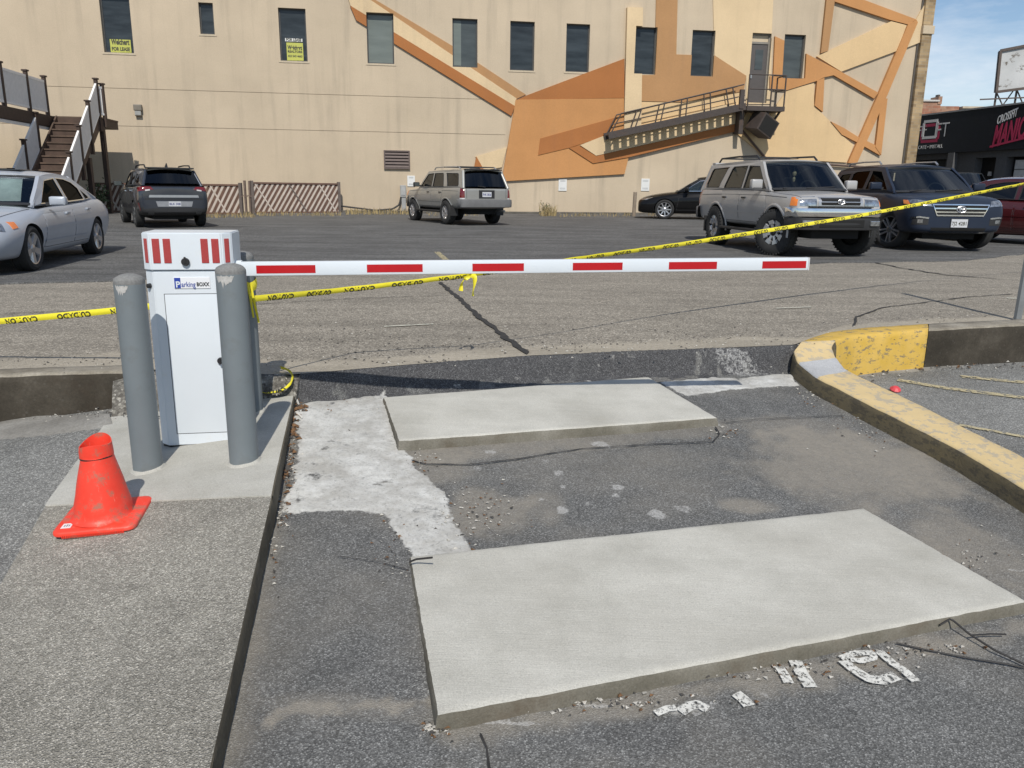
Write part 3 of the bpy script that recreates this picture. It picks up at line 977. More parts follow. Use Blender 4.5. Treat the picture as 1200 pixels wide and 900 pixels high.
def mat_reflector(name, a, b_):
    m, nt, b = newmat(name)
    v = coords(nt)
    n = nd(nt, 'ShaderNodeTexVoronoi'); n.inputs['Scale'].default_value = 230; n.inputs['Randomness'].default_value = 0.15
    nt.links.new(v, n.inputs['Vector'])
    nt.links.new(ramp(nt, n.outputs['Distance'], [(0.2, a), (0.6, b_)]), b.inputs['Base Color'])
    b.inputs['Roughness'].default_value = 0.25
    b.inputs['Coat Weight'].default_value = 0.6
    return m
M_REFL = mat_reflector('red lens', (0.50, 0.085, 0.08), (0.33, 0.035, 0.035))

YAW = R(10)
gr = Vector((math.cos(YAW), math.sin(YAW), 0)); gn = Vector((math.sin(YAW), -math.cos(YAW), 0))
F0 = G(198.5, 525, islz)                       # main front face, lower left corner
WF, CH, DP = 0.323, 0.042, 0.27               # flat front, chamfer, depth
gate = empty('barrier_gate', F0 + gr * (WF / 2) - gn * (DP / 2), YAW, 'white parking barrier gate with a long red and white striped arm', 'barrier gate')
HB = AY(215, 273, F0.y).z - F0.z
zs = AY(215, 317.5, F0.y).z - F0.z           # seam under the hood
yf = -DP / 2                                 # local front plane
def outline(grow, depth_b=DP / 2):
    w = WF / 2 + grow * 0.4; c = CH; o = grow
    return [(-w, yf - o), (w, yf - o), (w + c, yf - o + c), (w + c, depth_b + o), (-w - c, depth_b + o), (-w - c, yf - o + c)]
def solid(mb, grow, z0, z1, bev=0.004):
    pts = outline(grow)
    a = [mb.bm.verts.new((x, y, z0)) for x, y in pts]; b = [mb.bm.verts.new((x, y, z1)) for x, y in pts]
    n = len(pts); fs = [mb._f(a[::-1]), mb._f(b)] + [mb._f([a[i], a[(i + 1) % n], b[(i + 1) % n], b[i]]) for i in range(n)]
    es = set(e for f in fs if f for e in f.edges)
    bmesh.ops.bevel(mb.bm, geom=list(es), offset=bev, segments=2, affect='EDGES')
mb = MB(); solid(mb, 0.0, 0.012, zs - 0.004); body = mb.fin('cabinet', M_WHITE, gate, smooth=30)
mb = MB(); solid(mb, 0.007, zs, HB, 0.005); hood = mb.fin('hood', M_WHITE, gate, smooth=30)
mb = MB(); solid(mb, -0.008, -0.03, 0.014, 0.002); mb.fin('base_gasket', M_BLACK, gate)
mb = MB(); solid(mb, -0.01, zs - 0.01, zs + 0.006, 0.001); mb.fin('seam', M_SEAM, gate)
# door with a dark gap round it
dx0, dx1, dz0, dz1 = -WF / 2 + 0.045, WF / 2 - 0.012, 0.075, zs - 0.115
mb = MB()
for b_ in ((dx0 - .003, dx1 + .003, dz0 - .003, dz0), (dx0 - .003, dx1 + .003, dz1, dz1 + .003), (dx0 - .003, dx0, dz0, dz1), (dx1, dx1 + .003, dz0, dz1)):
    mb.box(b_[0], b_[1], yf - 0.0008, yf + 0.004, b_[2], b_[3])
mb.fin('door_gap', M_SEAM, gate)
mb = MB(); mb.box(dx0, dx1, yf - 0.0025, yf + 0.006, dz0, dz1, 0.0012); door = mb.fin('door', M_WHITE, gate, smooth=30)
def disc(mb, x, y, z, r, h, ax='Y', n=20):
    M = Matrix.Translation((x, y, z)) @ Matrix.Rotation(R(90), 4, 'X')
    mb.lathe([(0.0005, 0), (r, 0), (r, h * 0.7), (r * 0.8, h), (0.0005, h)], n, M)
mb = MB(); disc(mb, dx1 - 0.03, yf - 0.002, (dz0 + dz1) / 2 + 0.02, 0.016, 0.018); mb.box(dx1 - 0.034, dx1 - 0.026, yf - 0.026, yf - 0.018, (dz0 + dz1) / 2 + 0.004, (dz0 + dz1) / 2 + 0.036)
mb.fin('handle', M_BLACK, door)
# key lock in the hood and knob on the left chamfer
zl = zs + 0.042
mb = MB(); disc(mb, -0.005, yf - 0.012, zl, 0.019, 0.014); mb.box(-0.009, -0.001, yf - 0.03, yf - 0.022, zl - 0.004, zl + 0.024)
mb.fin('lock', M_BLACK, hood)
mb = MB(); M = Matrix.Translation((-WF / 2 - CH * 0.5, yf + CH * 0.5, zs - 0.075)) @ Matrix.Rotation(R(-45), 4, 'Z') @ Matrix.Rotation(R(90), 4, 'X')
mb.lathe([(0.0005, -0.002), (0.013, -0.002), (0.011, 0.016), (0.0005, 0.018)], 16, M); mb.fin('lock', M_BLACK, body)
# red lenses in the hood, in shallow dark recesses
def lens(M):
    mb = MB(); mb.box(-0.017, 0.017, -0.0030, 0.004, -0.058, 0.058, 0.0025, M); return mb.fin('reflector', M_REFL, hood)
zc = zs + (HB - zs) * 0.52
ex = 0.007
for x in (-0.150, -0.095, 0.095, 0.150):
    lens(Matrix.Translation((x * WF / 0.36, yf - ex, zc)))
for s in (-1, 1):
    lens(Matrix.Translation((s * (WF / 2 + ex * 0.2 + CH * 0.5), yf - ex + CH * 0.5, zc)) @ Matrix.Rotation(R(45 * s), 4, 'Z') @ Matrix.Scale(0.8, 4, (1, 0, 0)))
# name plate
pz = zs - 0.060
mb = MB(); mb.box(-0.068, 0.098, yf - 0.004, yf + 0.002, pz - 0.027, pz + 0.027, 0.001)
plate = mb.fin('nameplate', simple('plate white', (0.72, 0.73, 0.75), 0.3, var=0.02), gate)
mb = MB(); mb.box(-0.066, -0.038, yf - 0.0052, yf - 0.003, pz - 0.025, pz + 0.025); mb.fin('logo_square', M_BLUE, plate)
def put_text(txt, size, M, mat, parent, name='lettering', bold=0.0, align='LEFT', shear=0.0, sx=1.0, space=1.0):
    me = text_mesh(txt, size, bold, 0.0, align, shear, space)
    me.transform(M @ Matrix.Diagonal((sx, 1, 1, 1)))
    o = link_mesh(name, me, mat, parent)
    return o
RX = Matrix.Rotation(R(90), 4, 'X')
put_text('P', 0.040, Matrix.Translation((-0.061, yf - 0.0060, pz - 0.008)) @ RX, M_WHITE, plate, bold=0.0012)
put_text('arking', 0.036, Matrix.Translation((-0.035, yf - 0.0060, pz - 0.008)) @ RX, M_BLUE, plate, bold=0.0002, sx=0.74)
put_text('BOXX', 0.026, Matrix.Translation((0.0350, yf - 0.0060, pz - 0.0075)) @ RX, M_BLACK, plate, bold=0.0007, sx=0.80)

# the arm (root frame of the gate; local x runs along it)
c0 = gate.location
arm_y = -0.035
x0 = WF / 2 + CH + 0.012
S = c0 + gr * x0 - gn * arm_y
S.z = AY(284, 315.0, S.y).z
lo, hi = 1.0, 6.0
for _ in range(50):
    mid = (lo + hi) / 2; E = S + gr * mid
    if P2(E)[0] < 945: lo = mid
    else: hi = mid
LA = lo
E = S + gr * LA
E.z = AY(945, 309.0, E.y).z
slope = (E.z - S.z) / LA
AH = 0.070
def ax(px):
    a, b = -0.1, LA + 0.1
    for _ in range(40):
        m_ = (a + b) / 2
        if P2(S + gr * m_)[0] < px: a = m_
        else: b = m_
    return a
Marm = Matrix.Translation((x0, arm_y, S.z - c0.z)) @ Matrix.Rotation(-math.atan(slope), 4, 'Y')
mb = MB()
mb.box(-0.01, LA, -0.022, 0.022, -AH / 2, AH / 2, 0.008, Marm)
arm = mb.fin('arm', M_WHITE, gate, smooth=30)
for a, b in ((301, 370), (430, 495), (553, 613), (670, 728), (782, 838), (891, 942)):
    mb = MB(); mb.box(ax(a), ax(b), -0.0232, -0.018, -0.0225, 0.0175, 0, Marm); mb.fin('red_stripe', M_REDS, arm)
mb = MB(); mb.box(LA - 0.001, LA + 0.006, -0.023, 0.023, -AH / 2 - 0.001, AH / 2 + 0.001, 0.003, Marm); mb.fin('end_cap', simple('pale grey plastic', (0.55, 0.55, 0.56), 0.5), arm)
mb = MB(); mb.box(-0.014, 0.020, -0.012, 0.040, -0.040, 0.040, 0.006, Marm); mb.fin('arm_bracket', M_WHITE, gate, smooth=30)

# ---- bollards
def bollard(base, r, h, label, chips, seed):
    t = empty('bollard', base, 0, label, 'bollard', 'grey bollards round the gate cabinet')
    mb = MB()
    prof = [(r, -0.06)] + [(r, h * k / 14) for k in range(15)]
    mb.lathe(prof, 40)
    pipe = mb.fin('pipe', M_BOLL, t, smooth=40)
    mb = MB()
    mb.lathe([(r * 1.002, h - 0.012), (r * 1.002, h)] + [(r * math.cos(a), h + r * 0.50 * math.sin(a)) for a in [R(x) for x in range(10, 90, 10)]] + [(0.0004, h + r * 0.50)], 40)
    for v in mb.bm.verts:
        n = mnoise.noise(v.co * 40 + Vector((seed, 0, 0))) * 0.003
        v.co += v.co.normalized() * n
    mb.fin('cap', M_BCAP, t, smooth=50)
    # bare chips in the paint under the cap
    for a0, a1, z0, z1 in chips:
        mb = MB(); rows = []
        n = 14
        for j in range(5):
            row = []
            for i in range(n + 1):
                a = R(a0 + (a1 - a0) * i / n)
                e_ = math.sin(math.pi * i / n) ** 0.6
                zt = z1 * h - (z1 - z0) * h * (1 - j / 4) * e_ * (0.75 + 0.6 * mnoise.noise(Vector((i * .9, seed, 2)))) + (0.008 * mnoise.noise(Vector((i * .7, seed, 9))) if j == 4 else 0)
                row.append(Vector(((r + 0.0012) * math.cos(a), (r + 0.0012) * math.sin(a), zt)))
            rows.append(row)
        mb.grid(rows); mb.fin('chipped_patch', M_CHIP, t, smooth=60)
    mb = MB(); rows = []
    mb.lathe([(r + 0.016, -0.002), (r + 0.010, 0.003), (r + 0.003, 0.009), (r - 0.01, 0.016)], 40)
    for v in mb.bm.verts:
        k = mnoise.noise(v.co * 30 + Vector((seed, 3, 0))); v.co.x *= 1 + 0.12 * k; v.co.y *= 1 + 0.12 * k
        v.co.z += padz(base[0] + v.co.x, base[1] + v.co.y) - padz(base[0], base[1])
    mb.fin('grout_ring', M_PAD, t, smooth=60)
    return t
def bol(px, py, top, r, label, chips, seed):
    b = G(px, py, islz); b += Vector((0, r * 0.8, 0)); b.z = islz(b.x, b.y)
    h = AY(top[0], top[1], b.y).z - b.z - r * 0.35
    return bollard(b, r, h, label, chips, seed)
bol(168, 554, (147, 323), 0.066, 'grey steel bollard nearest the orange traffic cone', [(236, 290, 0.928, 0.982)], 3)
bol(282, 546, (263, 311), 0.066, 'grey steel bollard in front of the right side of the white cabinet', [(225, 300, 0.925, 0.980)], 8)
bol(292, 486, (277, 296), 0.062, 'grey steel bollard behind the cabinet with yellow tape tied round it', [], 5)

# ---- traffic cone
def mat_cone():
    m, nt, b = newmat('orange cone plastic')
    v = coords(nt)
    c = ramp(nt, noise(nt, v, 9, 5, 0.6), [(0.3, (0.74, 0.042, 0.020)), (0.55, (0.80, 0.055, 0.028)), (0.75, (0.76, 0.10, 0.07))])
    d = ramp(nt, noise(nt, v, 16, 9, 0.7), [(0.53, 0.0), (0.63, 0.8)])
    c = mix(nt, d, c, (0.30, 0.155, 0.105))
    s = ramp(nt, noise(nt, coords(nt, (60, 60, 9)), 1.0, 6, 0.7), [(0.62, 0.0), (0.72, 0.6)])
    c = mix(nt, s, c, (0.75, 0.28, 0.22))
    nt.links.new(c, b.inputs['Base Color']); b.inputs['Roughness'].default_value = 0.5
    bump(nt, b, noise(nt, v, 30, 4), 0.15, 0.004)
    return m
M_CONE = mat_cone()
izi = lambda x, y: islz(x, y) - 0.006
fl, fr_, br = G(60, 637, izi), G(158, 622, izi), G(168, 592, izi)
ux = (fr_ - fl); W_ = ux.length; cen = fl + ux * 0.5; ang = math.atan2(ux.y, ux.x)
DB = 0.285
side_n = Vector((-math.sin(ang), math.cos(ang), 0))
cen = cen + side_n * DB / 2; cen.z = izi(cen.x, cen.y)
cone = empty('traffic_cone', cen, ang, 'faded orange traffic cone with a broken top on the concrete island', 'traffic cone')
tiltx = math.atan(0.11); tilty = 0.0
Mt = Matrix.Rotation(math.atan(0.085), 4, 'X') @ Matrix.Rotation(-math.atan(0.06), 4, 'Y')
Mc = Matrix.Rotation(math.atan(0.03), 4, 'X') @ Matrix.Rotation(-math.atan(0.0), 4, 'Y')
mb = MB()
hw, hd = W_ / 2, DB / 2
def rrect(hw, hd, r, z, n=6):
    out = []
    for cx, cy, a0 in ((hw - r, hd - r, 0), (-hw + r, hd - r, 90), (-hw + r, -hd + r, 180), (hw - r, -hd + r, 270)):
        for k in range(n + 1):
            a = R(a0 + 90 * k / n); out.append(Mt @ Vector((cx + r * math.cos(a), cy + r * math.sin(a), z)))
    return out
rings_ = [rrect(hw - .004, hd - .004, .032, .004), rrect(hw, hd, .036, .008), rrect(hw, hd, .036, .018), rrect(hw - .003, hd - .003, .034, .023), rrect(hw - .010, hd - .010, .03, .026), rrect(hw - .05, hd - .05, .03, .030)]
for r_ in rings_: r_.append(r_[0])
mb.grid(rings_)
bmesh.ops.remove_doubles(mb.bm, verts=mb.bm.verts[:], dist=1e-5)
top_ = [v for v in mb.bm.verts if abs((Mt.inverted() @ v.co).z - .030) < 1e-4]
c_ = Mt @ Vector((0, 0, .030)); top_.sort(key=lambda v: math.atan2((v.co - c_).y, (v.co - c_).x)); mb._f(top_)
# little ribs under the front lip
for k in range(34):
    x = -hw + 0.045 + k * (2 * hw - 0.09) / 33
    mb.box(x - 0.0022, x + 0.0022, -hd - 0.003, -hd + 0.01, 0.000, 0.012, 0, Mt)
mb.fin('base', M_CONE, cone, smooth=40)
ch = 0.342
mb = MB()
mb.lathe([(0.130, 0.022), (0.118, 0.030), (0.112, 0.042), (0.110, 0.06), (0.107, 0.085), (0.099, 0.12), (0.088, 0.17), (0.077, 0.22), (0.067, 0.262), (0.061, 0.288), (0.057, 0.290), (0.053, 0.25)], 48, Mc)
for v in mb.bm.verts:
    if v.co.z > 0.1: v.co.x += 0.004 * mnoise.noise(v.co * 9); v.co.y += 0.004 * mnoise.noise(v.co * 9 + Vector((4, 0, 0)))
mb.fin('cone_body', M_CONE, cone, smooth=50)
mb = MB(); rows = []
n = 40
for j, (r, z) in enumerate([(0.054, 0.278), (0.0622, 0.283), (0.0618, 0.305), (0.059, ch), (0.056, ch + 0.001), (0.054, ch - 0.03), (0.052, 0.285)]):
    row = []
    for i in range(n + 1):
        a = 2 * math.pi * i / n
        zz = z + (0.012 * math.sin(a + 0.6) - 0.010 * math.cos(2 * a) if j in (3, 4) else 0) + (0.004 * math.sin(a * 1 + 2) if j < 2 else 0)
        row.append(Mc @ Vector((r * math.cos(a) * (1.04 if j < 5 else 1), r * math.sin(a) * 0.97, zz)))
    rows.append(row)
mb.grid(rows); mb.fin('collar', M_CONE, cone, smooth=50)
mb = MB(); mb.grid([[Mc @ Vector((rr * math.cos(a), rr * math.sin(a), .282 + dz + .004 * math.sin(a + 2))) for a in [R(185 + 165 * k / 24) for k in range(25)]] for rr, dz in ((.0628, .0025), (.0650, .0), (.0640, -.0035))])
mb.fin('split', simple('dark split', (0.03, 0.015, 0.012), 0.9), cone)
mb = MB(); mb.box(-hw + 0.032, -hw + 0.070, -hd + 0.030, -hd + 0.068, 0.0290, 0.0312, 0, Mt)
st = mb.fin('sticker', simple('paper sticker', (0.72, 0.70, 0.70), 0.6, var=0.05), cone)
mb = MB()
for k in range(3): mb.box(-hw + 0.040 + k * 0.009, -hw + 0.045 + k * 0.009, -hd + 0.040, -hd + 0.055 + 0.004 * (k % 2), 0.0312, 0.0316, 0, Mt)
mb.fin('sticker_print', simple('grey print', (0.22, 0.22, 0.25), 0.7), st)

# ---- caution tape
M_TAPE = simple('yellow caution tape', (0.75, 0.66, 0.03), 0.35, var=0.06, vscale=10, spec=0.5)
M_TPRINT = simple('black tape print', (0.02, 0.02, 0.016), 0.5)
def tape(name, pts, w, label, words=None, start=0.1, gap=0.36, n=160, up=Vector((0, 0, 1)), twist=None, fold=0.006, parent=None, flip=True):
    P = resample(pts, n)
    for _ in range(6): P = [P[0]] + [(P[i - 1] + P[i] * 2 + P[i + 1]) / 4 for i in range(1, n - 1)] + [P[-1]]
    L = [0]
    for a, b in zip(P[:-1], P[1:]): L.append(L[-1] + (b - a).length)
    fr = []
    for i, p in enumerate(P):
        d = (P[min(i + 1, n - 1)] - P[max(i - 1, 0)]).normalized()
        u = up - d * up.dot(d); u.normalize()
        if twist: u = Matrix.Rotation(twist(i / (n - 1)), 3, d) @ u
        fr.append((p, u, d.cross(u)))
    def at(s, q, off=0.0):
        s = max(0, min(L[-1] - 1e-5, s)); i = int(np.searchsorted(L, s, side='right')) - 1; i = min(i, n - 2)
        t = (s - L[i]) / max(1e-9, L[i + 1] - L[i])
        p = fr[i][0].lerp(fr[i + 1][0], t); u = fr[i][1].lerp(fr[i + 1][1], t); m_ = fr[i][2].lerp(fr[i + 1][2], t)
        b = fold * (1 - (2 * q / w) ** 2) + 0.002 * math.sin(s * 23)
        return p + u * q + m_ * (b + off)
    mb = MB()
    mb.grid([[at(L[-1] * i / (n - 1), -w / 2 + w * k / 4) for k in range(5)] for i in range(n)])
    o = mb.fin(name, M_TAPE, parent, smooth=60, recalc=False)
    if label: tag(o, label, 'caution tape')
    if words:
        mb = MB(); s = start; k = 0
        while s < L[-1] - 0.3:
            me = text_mesh(words[k % len(words)], w * 1.2, 0.0016, 0, 'LEFT', space=1.08)
            vs = [v.co.copy() for v in me.vertices]; wmax = max(v.x for v in vs)
            if s + wmax < L[-1]:
                for sd in (1, -1):
                    bv = [mb.bm.verts.new(at(s + ((wmax - v.x) if flip else v.x), (-v.y if flip else v.y) + w * 0.10 * (-1), 0.0022 * sd)) for v in vs]
                    for p in me.polygons: mb._f([bv[i] for i in p.vertices])
            bpy.data.meshes.remove(me)
            s += gap; k += 1
        tag(mb.fin('lettering', M_TPRINT, o, recalc=False), kind='stuff')
    return o
rb = G(292, 486, islz); ry = rb.y + 0.05
rbx = rb.x
t1 = [AY(-420, 398, 5.2), AY(-200, 391, 5.0), AY(0, 376.5, 4.78), AY(133, 364, 4.72), AY(175, 359, 4.71), AY(270, 351, ry - 0.06)]
tape('caution_tape', t1, 0.037, 'yellow caution tape stretched left from the rear bollard behind the orange cone', ['CAUTION', 'CUIDADO'], 0.05, 0.34)
t2 = [AY(293, 350.5, ry - 0.05), AY(400, 340, 4.86), AY(480, 331, 5.0), AY(520, 326, 5.05), AY(553, 322, 5.1), AY(600, 315, 5.3), AY(670, 304, 5.6), AY(800, 286, 6.5), AY(900, 270, 7.2), AY(1000, 254, 8.0), AY(1100, 235, 8.8), AY(1200, 215.5, 9.6), AY(1330, 190, 10.6)]
tape('caution_tape', t2, 0.034, 'yellow caution tape stretched right past the striped arm in front of the parked SUVs', ['CAUTION', 'CUIDADO'], 0.12, 0.30, n=260, twist=lambda t: 0.5 * math.sin(t * 9))
kn = AY(553, 322, 5.08)
o = tape('tape_tail', [kn, AY(546, 326, 5.06), AY(541, 333, 5.06), AY(540, 341, 5.06)], 0.028, None, None, n=30, up=Vector((0.5, 0, 0.6)), twist=lambda t: 3 * t)
tag(o, 'short crumpled yellow tape tail hanging below the arm, the left one of the pair', 'caution tape', 'loose tape tails at the knot')
o = tape('tape_tail', [kn + Vector((0, 0.004, 0)), AY(557, 325, 5.07), AY(556, 335, 5.07), AY(554, 347, 5.07)], 0.034, None, None, n=30, up=Vector((1, 0, 0.3)), twist=lambda t: 2 * t)
tag(o, 'yellow tape tail hanging straight down below the arm, the right one of the pair', 'caution tape', 'loose tape tails at the knot')
# tape tied round the rear bollard with two hanging ends
rc = Vector((rbx, rb.y + 0.062 * 0.8, 0))
kz_ = AY(292, 333, rc.y).z
ringp = [rc + Vector((0.067 * math.cos(a), 0.067 * math.sin(a), kz_ + 0.012 * math.sin(a * 2))) for a in [k * 2 * math.pi / 24 for k in range(25)]]
o = tape('caution_tape', ringp, 0.05, 'yellow caution tape knotted round the top of the rear bollard', None, n=60)
for pts, w in (([AY(288, 331, rc.y - 0.066), AY(293, 333, rc.y - 0.05), AY(297, 350, rc.y - 0.05), AY(303, 378, rc.y - 0.05)], 0.02), ([AY(290, 333, rc.y - 0.068), AY(294, 350, rc.y - 0.066), AY(297, 372, rc.y - 0.066)], 0.016)):
    q = tape('tape_end', pts, w, None, ['CAUTION'], 0.02, 0.3, n=40, up=Vector((1, 0, 0.1)), twist=lambda t: 0.8 * t, parent=o)
lp = [(296, 462, .03), (312, 463.5, .02), (328, 462, .016), (338, 457, .02), (343, 450, .03), (341, 443, .035), (334, 437, .03), (328, 434, .02)]
lpp = []
for px, py, dz in lp:
    q = G(px, py, lambda x, y: -0.09 + 0.18 * max(0, min(1, (y - 4.45) / 0.5)))
    lpp.append(q + Vector((0, 0, dz)))
tape('caution_tape', lpp, 0.032, 'loose loop of yellow caution tape lying round the rear corner of the concrete pad', ['CAUTION', 'CUIDADO'], 0.02, 0.28, n=70, twist=lambda t: 0.5 + 1.2 * math.sin(t * 5))

# ---- sign post at the right edge
pb = G(1192.5, 374, 0.012)
mb = MB()
Hh = 2.3
a = [(-.024, -.012), (-.034, .016), (-.028, .018), (-.019, -.006), (.019, -.006), (.028, .018), (.034, .016), (.024, -.012)]
mb.prism([Vector((pb.x + x, pb.y + y, -0.3)) for x, y in a], Vector((0.03, 0, Hh)))
o = mb.fin('sign_post', simple('grey post paint', (0.17, 0.18, 0.185), 0.5, var=0.15, dirt=(0.1, 0.08, 0.06), dlo=0.6, dhi=0.8))
tag(o, 'grey steel sign post standing on the kerb at the right edge', 'post')

# ---- loose bits: loop wires from the slabs, scraps, grit
M_WIRE = simple('black loop wire', (0.02, 0.018, 0.017), 0.6)
def wire(px, h, r, label):
    pts = [G(x, y, drz) + Vector((0, 0, z)) for (x, y), z in zip(px, h)]
    mb = MB(); mb.tube(resample(pts, 24), r, 6)
    tag(mb.fin('loop_wire', M_WIRE), label, 'wire', 'loop wires sticking out of the slabs')
wire([(480, 668), (488, 669), (507, 674)], [.035, .05, .075], .004, 'short black wire end poking out at the left edge of the large slab')
wire([(1100, 741), (1112, 739), (1135, 752), (1165, 768), (1215, 790)], [.03, .05, .03, .02, .015], .0038, 'long black wire trailing from the front edge of the large slab at the right')
wire([(1050, 757), (1080, 764), (1130, 774), (1180, 782), (1220, 790)], [.012, .012, .012, .012, .012], .003, 'thin dusty wire lying flat in front of the large slab at the right')
wire([(1138, 753), (1160, 750), (1178, 749)], [.03, .025, .02], .003, 'short side strand of wire branching toward the right picture edge')
M_SCRAP = simple('white plastic strip', (0.62, 0.60, 0.56), 0.5)
for px, lab in (([(345, 466), (348, 472), (350, 477)], 'white plastic strip at the rear corner of the concrete pad'), ([(347, 487), (351, 490), (354, 493)], 'white plastic strip in the dirt beside the concrete pad kerb')):
    mb = MB(); P = [G(x, y, drz) + Vector((0, 0, .02)) for x, y in px]
    mb.tube(P, .006, 6); tag(mb.fin('plastic_strip', M_SCRAP), lab, 'litter', 'white strips beside the pad')
p = G(1049, 459, rlz)
mb = MB(); M = Matrix.Translation(p + Vector((0, 0, .02))) @ Matrix.Rotation(R(20), 4, 'X')
mb.lathe([(.001, -.015), (.035, -.012), (.04, .0), (.02, .018), (.001, .02)], 9, M)
tag(mb.fin('plastic_scrap', simple('pink red scrap', (0.60, 0.06, 0.07), 0.5)), 'small crushed pink red scrap lying behind the worn yellow kerb', 'litter')
def grit(name, spots, zf, mats, seed, size):
    r_ = random.Random(seed); mb = MB()
    for px, py, rx, ry, n in spots:
        for k in range(n):
            q = G(px + r_.gauss(0, rx), py + r_.gauss(0, ry), zf); s_ = size * r_.uniform(.4, 1.5)
            mb.mi = r_.randrange(len(mats))
            vs = [mb.bm.verts.new(q + Vector((r_.uniform(-1, 1) * s_ + dx * s_, r_.uniform(-1, 1) * s_ * .3 + dy * s_, dz * s_))) for dx, dy, dz in ((1, 0, 0), (-.5, .9, 0), (-.5, -.9, 0), (0, 0, .9))]
            for t in ((0, 1, 3), (1, 2, 3), (2, 0, 3)): mb._f([vs[i] for i in t])
    return tag(mb.fin(name, mats), kind='stuff')
M_G1 = simple('pale pebble', (0.42, 0.40, 0.36), 0.9, var=0.3, vscale=30); M_G2 = simple('dark pebble', (0.06, 0.055, 0.05), 0.9, var=0.3, vscale=30); M_G3 = simple('dead leaf', (0.14, 0.075, 0.035), 0.9, var=0.4, vscale=40)
lz0 = lambda x, y: lotz(x, y) + .004
grit('gravel', [(420, 422, 70, 4, 90), (640, 408, 110, 4, 140), (860, 398, 60, 4, 90), (80, 424, 70, 4, 90), (560, 395, 200, 12, 160), (780, 385, 120, 12, 90), (1100, 372, 60, 4, 60), (400, 400, 80, 10, 60)], lz0, [M_G1, M_G2, M_G2], 2, .006)
dz0 = lambda x, y: drz(x, y) + .006
grit('gravel', [(340, 530, 5, 22, 130), (330, 600, 5, 12, 60), (950, 462, 18, 8, 60), (1010, 500, 25, 14, 60), (510, 855, 10, 5, 50), (700, 822, 70, 6, 120), (900, 785, 60, 5, 90), (1060, 762, 40, 5, 80), (490, 540, 12, 8, 60), (850, 505, 12, 6, 50), (560, 600, 26, 22, 160), (450, 480, 40, 20, 70), (1130, 655, 30, 14, 60), (320, 660, 4, 20, 30), (460, 640, 12, 20, 50), (930, 432, 14, 6, 60)], dz0, [M_G1, M_G1, M_G2, M_G3], 5, .0055)
grit('leaf_litter', [(344, 500, 3, 14, 70), (350, 478, 4, 5, 30), (336, 556, 3, 14, 30)], lambda x, y: drz(x, y) + .012, [M_G3, M_G3, M_G2], 7, .011)
grit('leaf_litter', [(1090, 428, 50, 3, 130), (1020, 434, 14, 4, 50), (1160, 418, 30, 3, 70)], lambda x, y: rlz(x, y) + .01, [M_G3, M_G2, M_G2, M_G1], 8, .012)
grit('gravel', [(60, 488, 60, 2, 110), (120, 484, 14, 3, 40), (190, 480, 10, 4, 30)], lambda x, y: islz(max(x, -3.4), y) + .004, [M_G1, M_G2, M_G2], 9, .0055)
# ================================================================== PAINTED BUILDING
BYAW = R(9.3)
bt = Vector((math.cos(BYAW), math.sin(BYAW), 0)); bn = Vector((math.sin(BYAW), -math.cos(BYAW), 0))
BO = G(500, 249, lotz); BO.z = 0.0
bld = empty('painted_building', BO, BYAW, 'large beige stucco building with orange abstract mural panels along the parking lot', 'building')
def BL(px, py, n=0.0):
    """place on a plane n metres in front of the wall, in building coordinates (s, -n, z)"""
    d = ray(px, py); o = Vector((0, 0, EYE))
    p0 = BO + bn * n
    t = (p0 - o).dot(bn) / d.dot(bn)
    p = o + d * t - BO
    return Vector((p.dot(bt), -p.dot(bn), p.z))
def BW(l):
    """building coordinates -> world"""
    return BO + bt * l[0] - bn * l[1] + Vector((0, 0, l[2]))

def mat_stucco(name, col, streak=0.35, dark=(0.24, 0.205, 0.16), amt=0.45, mottle=0.1):
    m, nt, b = newmat(name)
    v = coords(nt)
    c = ramp(nt, noise(nt, v, 0.35, 7, 0.62), [(0.3, [x * (1 - mottle) for x in col]), (0.7, [min(1, x * (1 + mottle)) for x in col])])
    s1 = nd(nt, 'ShaderNodeTexNoise', Scale=1.0, Detail=7, Roughness=0.62)
    nt.links.new(coords(nt, (2.6, 2.6, 0.16)), s1.inputs['Vector'])
    s2 = noise(nt, v, 0.28, 5, 0.6)
    st = math_n(nt, 'MULTIPLY', ramp(nt, s1.outputs['Fac'], [(0.50, 0.0), (0.72, 1.0)]), ramp(nt, s2, [(0.36, 0.15), (0.62, 1.0)]))
    c = mix(nt, math_n(nt, 'MULTIPLY', st, amt), c, dark)
    c = mix(nt, 1.0, c, ramp(nt, noise(nt, v, 26, 4, 0.7), [(0.3, 0.93), (0.7, 1.06)]), 'MULTIPLY')
    nt.links.new(c, b.inputs['Base Color'])
    b.inputs['Roughness'].default_value = 0.9; b.inputs['Specular IOR Level'].default_value = 0.2
    bump(nt, b, noise(nt, v, 40, 4, 0.7), 0.25, 0.01)
    return m
M_ST = mat_stucco('beige stucco', (0.500, 0.412, 0.302))
M_OR = mat_stucco('orange stucco', (0.49, 0.245, 0.098), amt=0.3, dark=(0.33, 0.19, 0.10))
M_OD = mat_stucco('dark orange stucco', (0.365, 0.148, 0.052), amt=0.3, dark=(0.27, 0.13, 0.07))
M_TN = mat_stucco('tan stucco', (0.40, 0.225, 0.105), amt=0.3, dark=(0.27, 0.17, 0.10))
M_CR = mat_stucco('cream stucco', (0.62, 0.475, 0.295), amt=0.35, dark=(0.36, 0.28, 0.19))
M_PE = mat_stucco('peach stucco', (0.63, 0.455, 0.255), amt=0.35, dark=(0.38, 0.28, 0.18))
M_PALE = mat_stucco('pale stucco', (0.52, 0.43, 0.31), amt=0.45)
M_BRICK = None
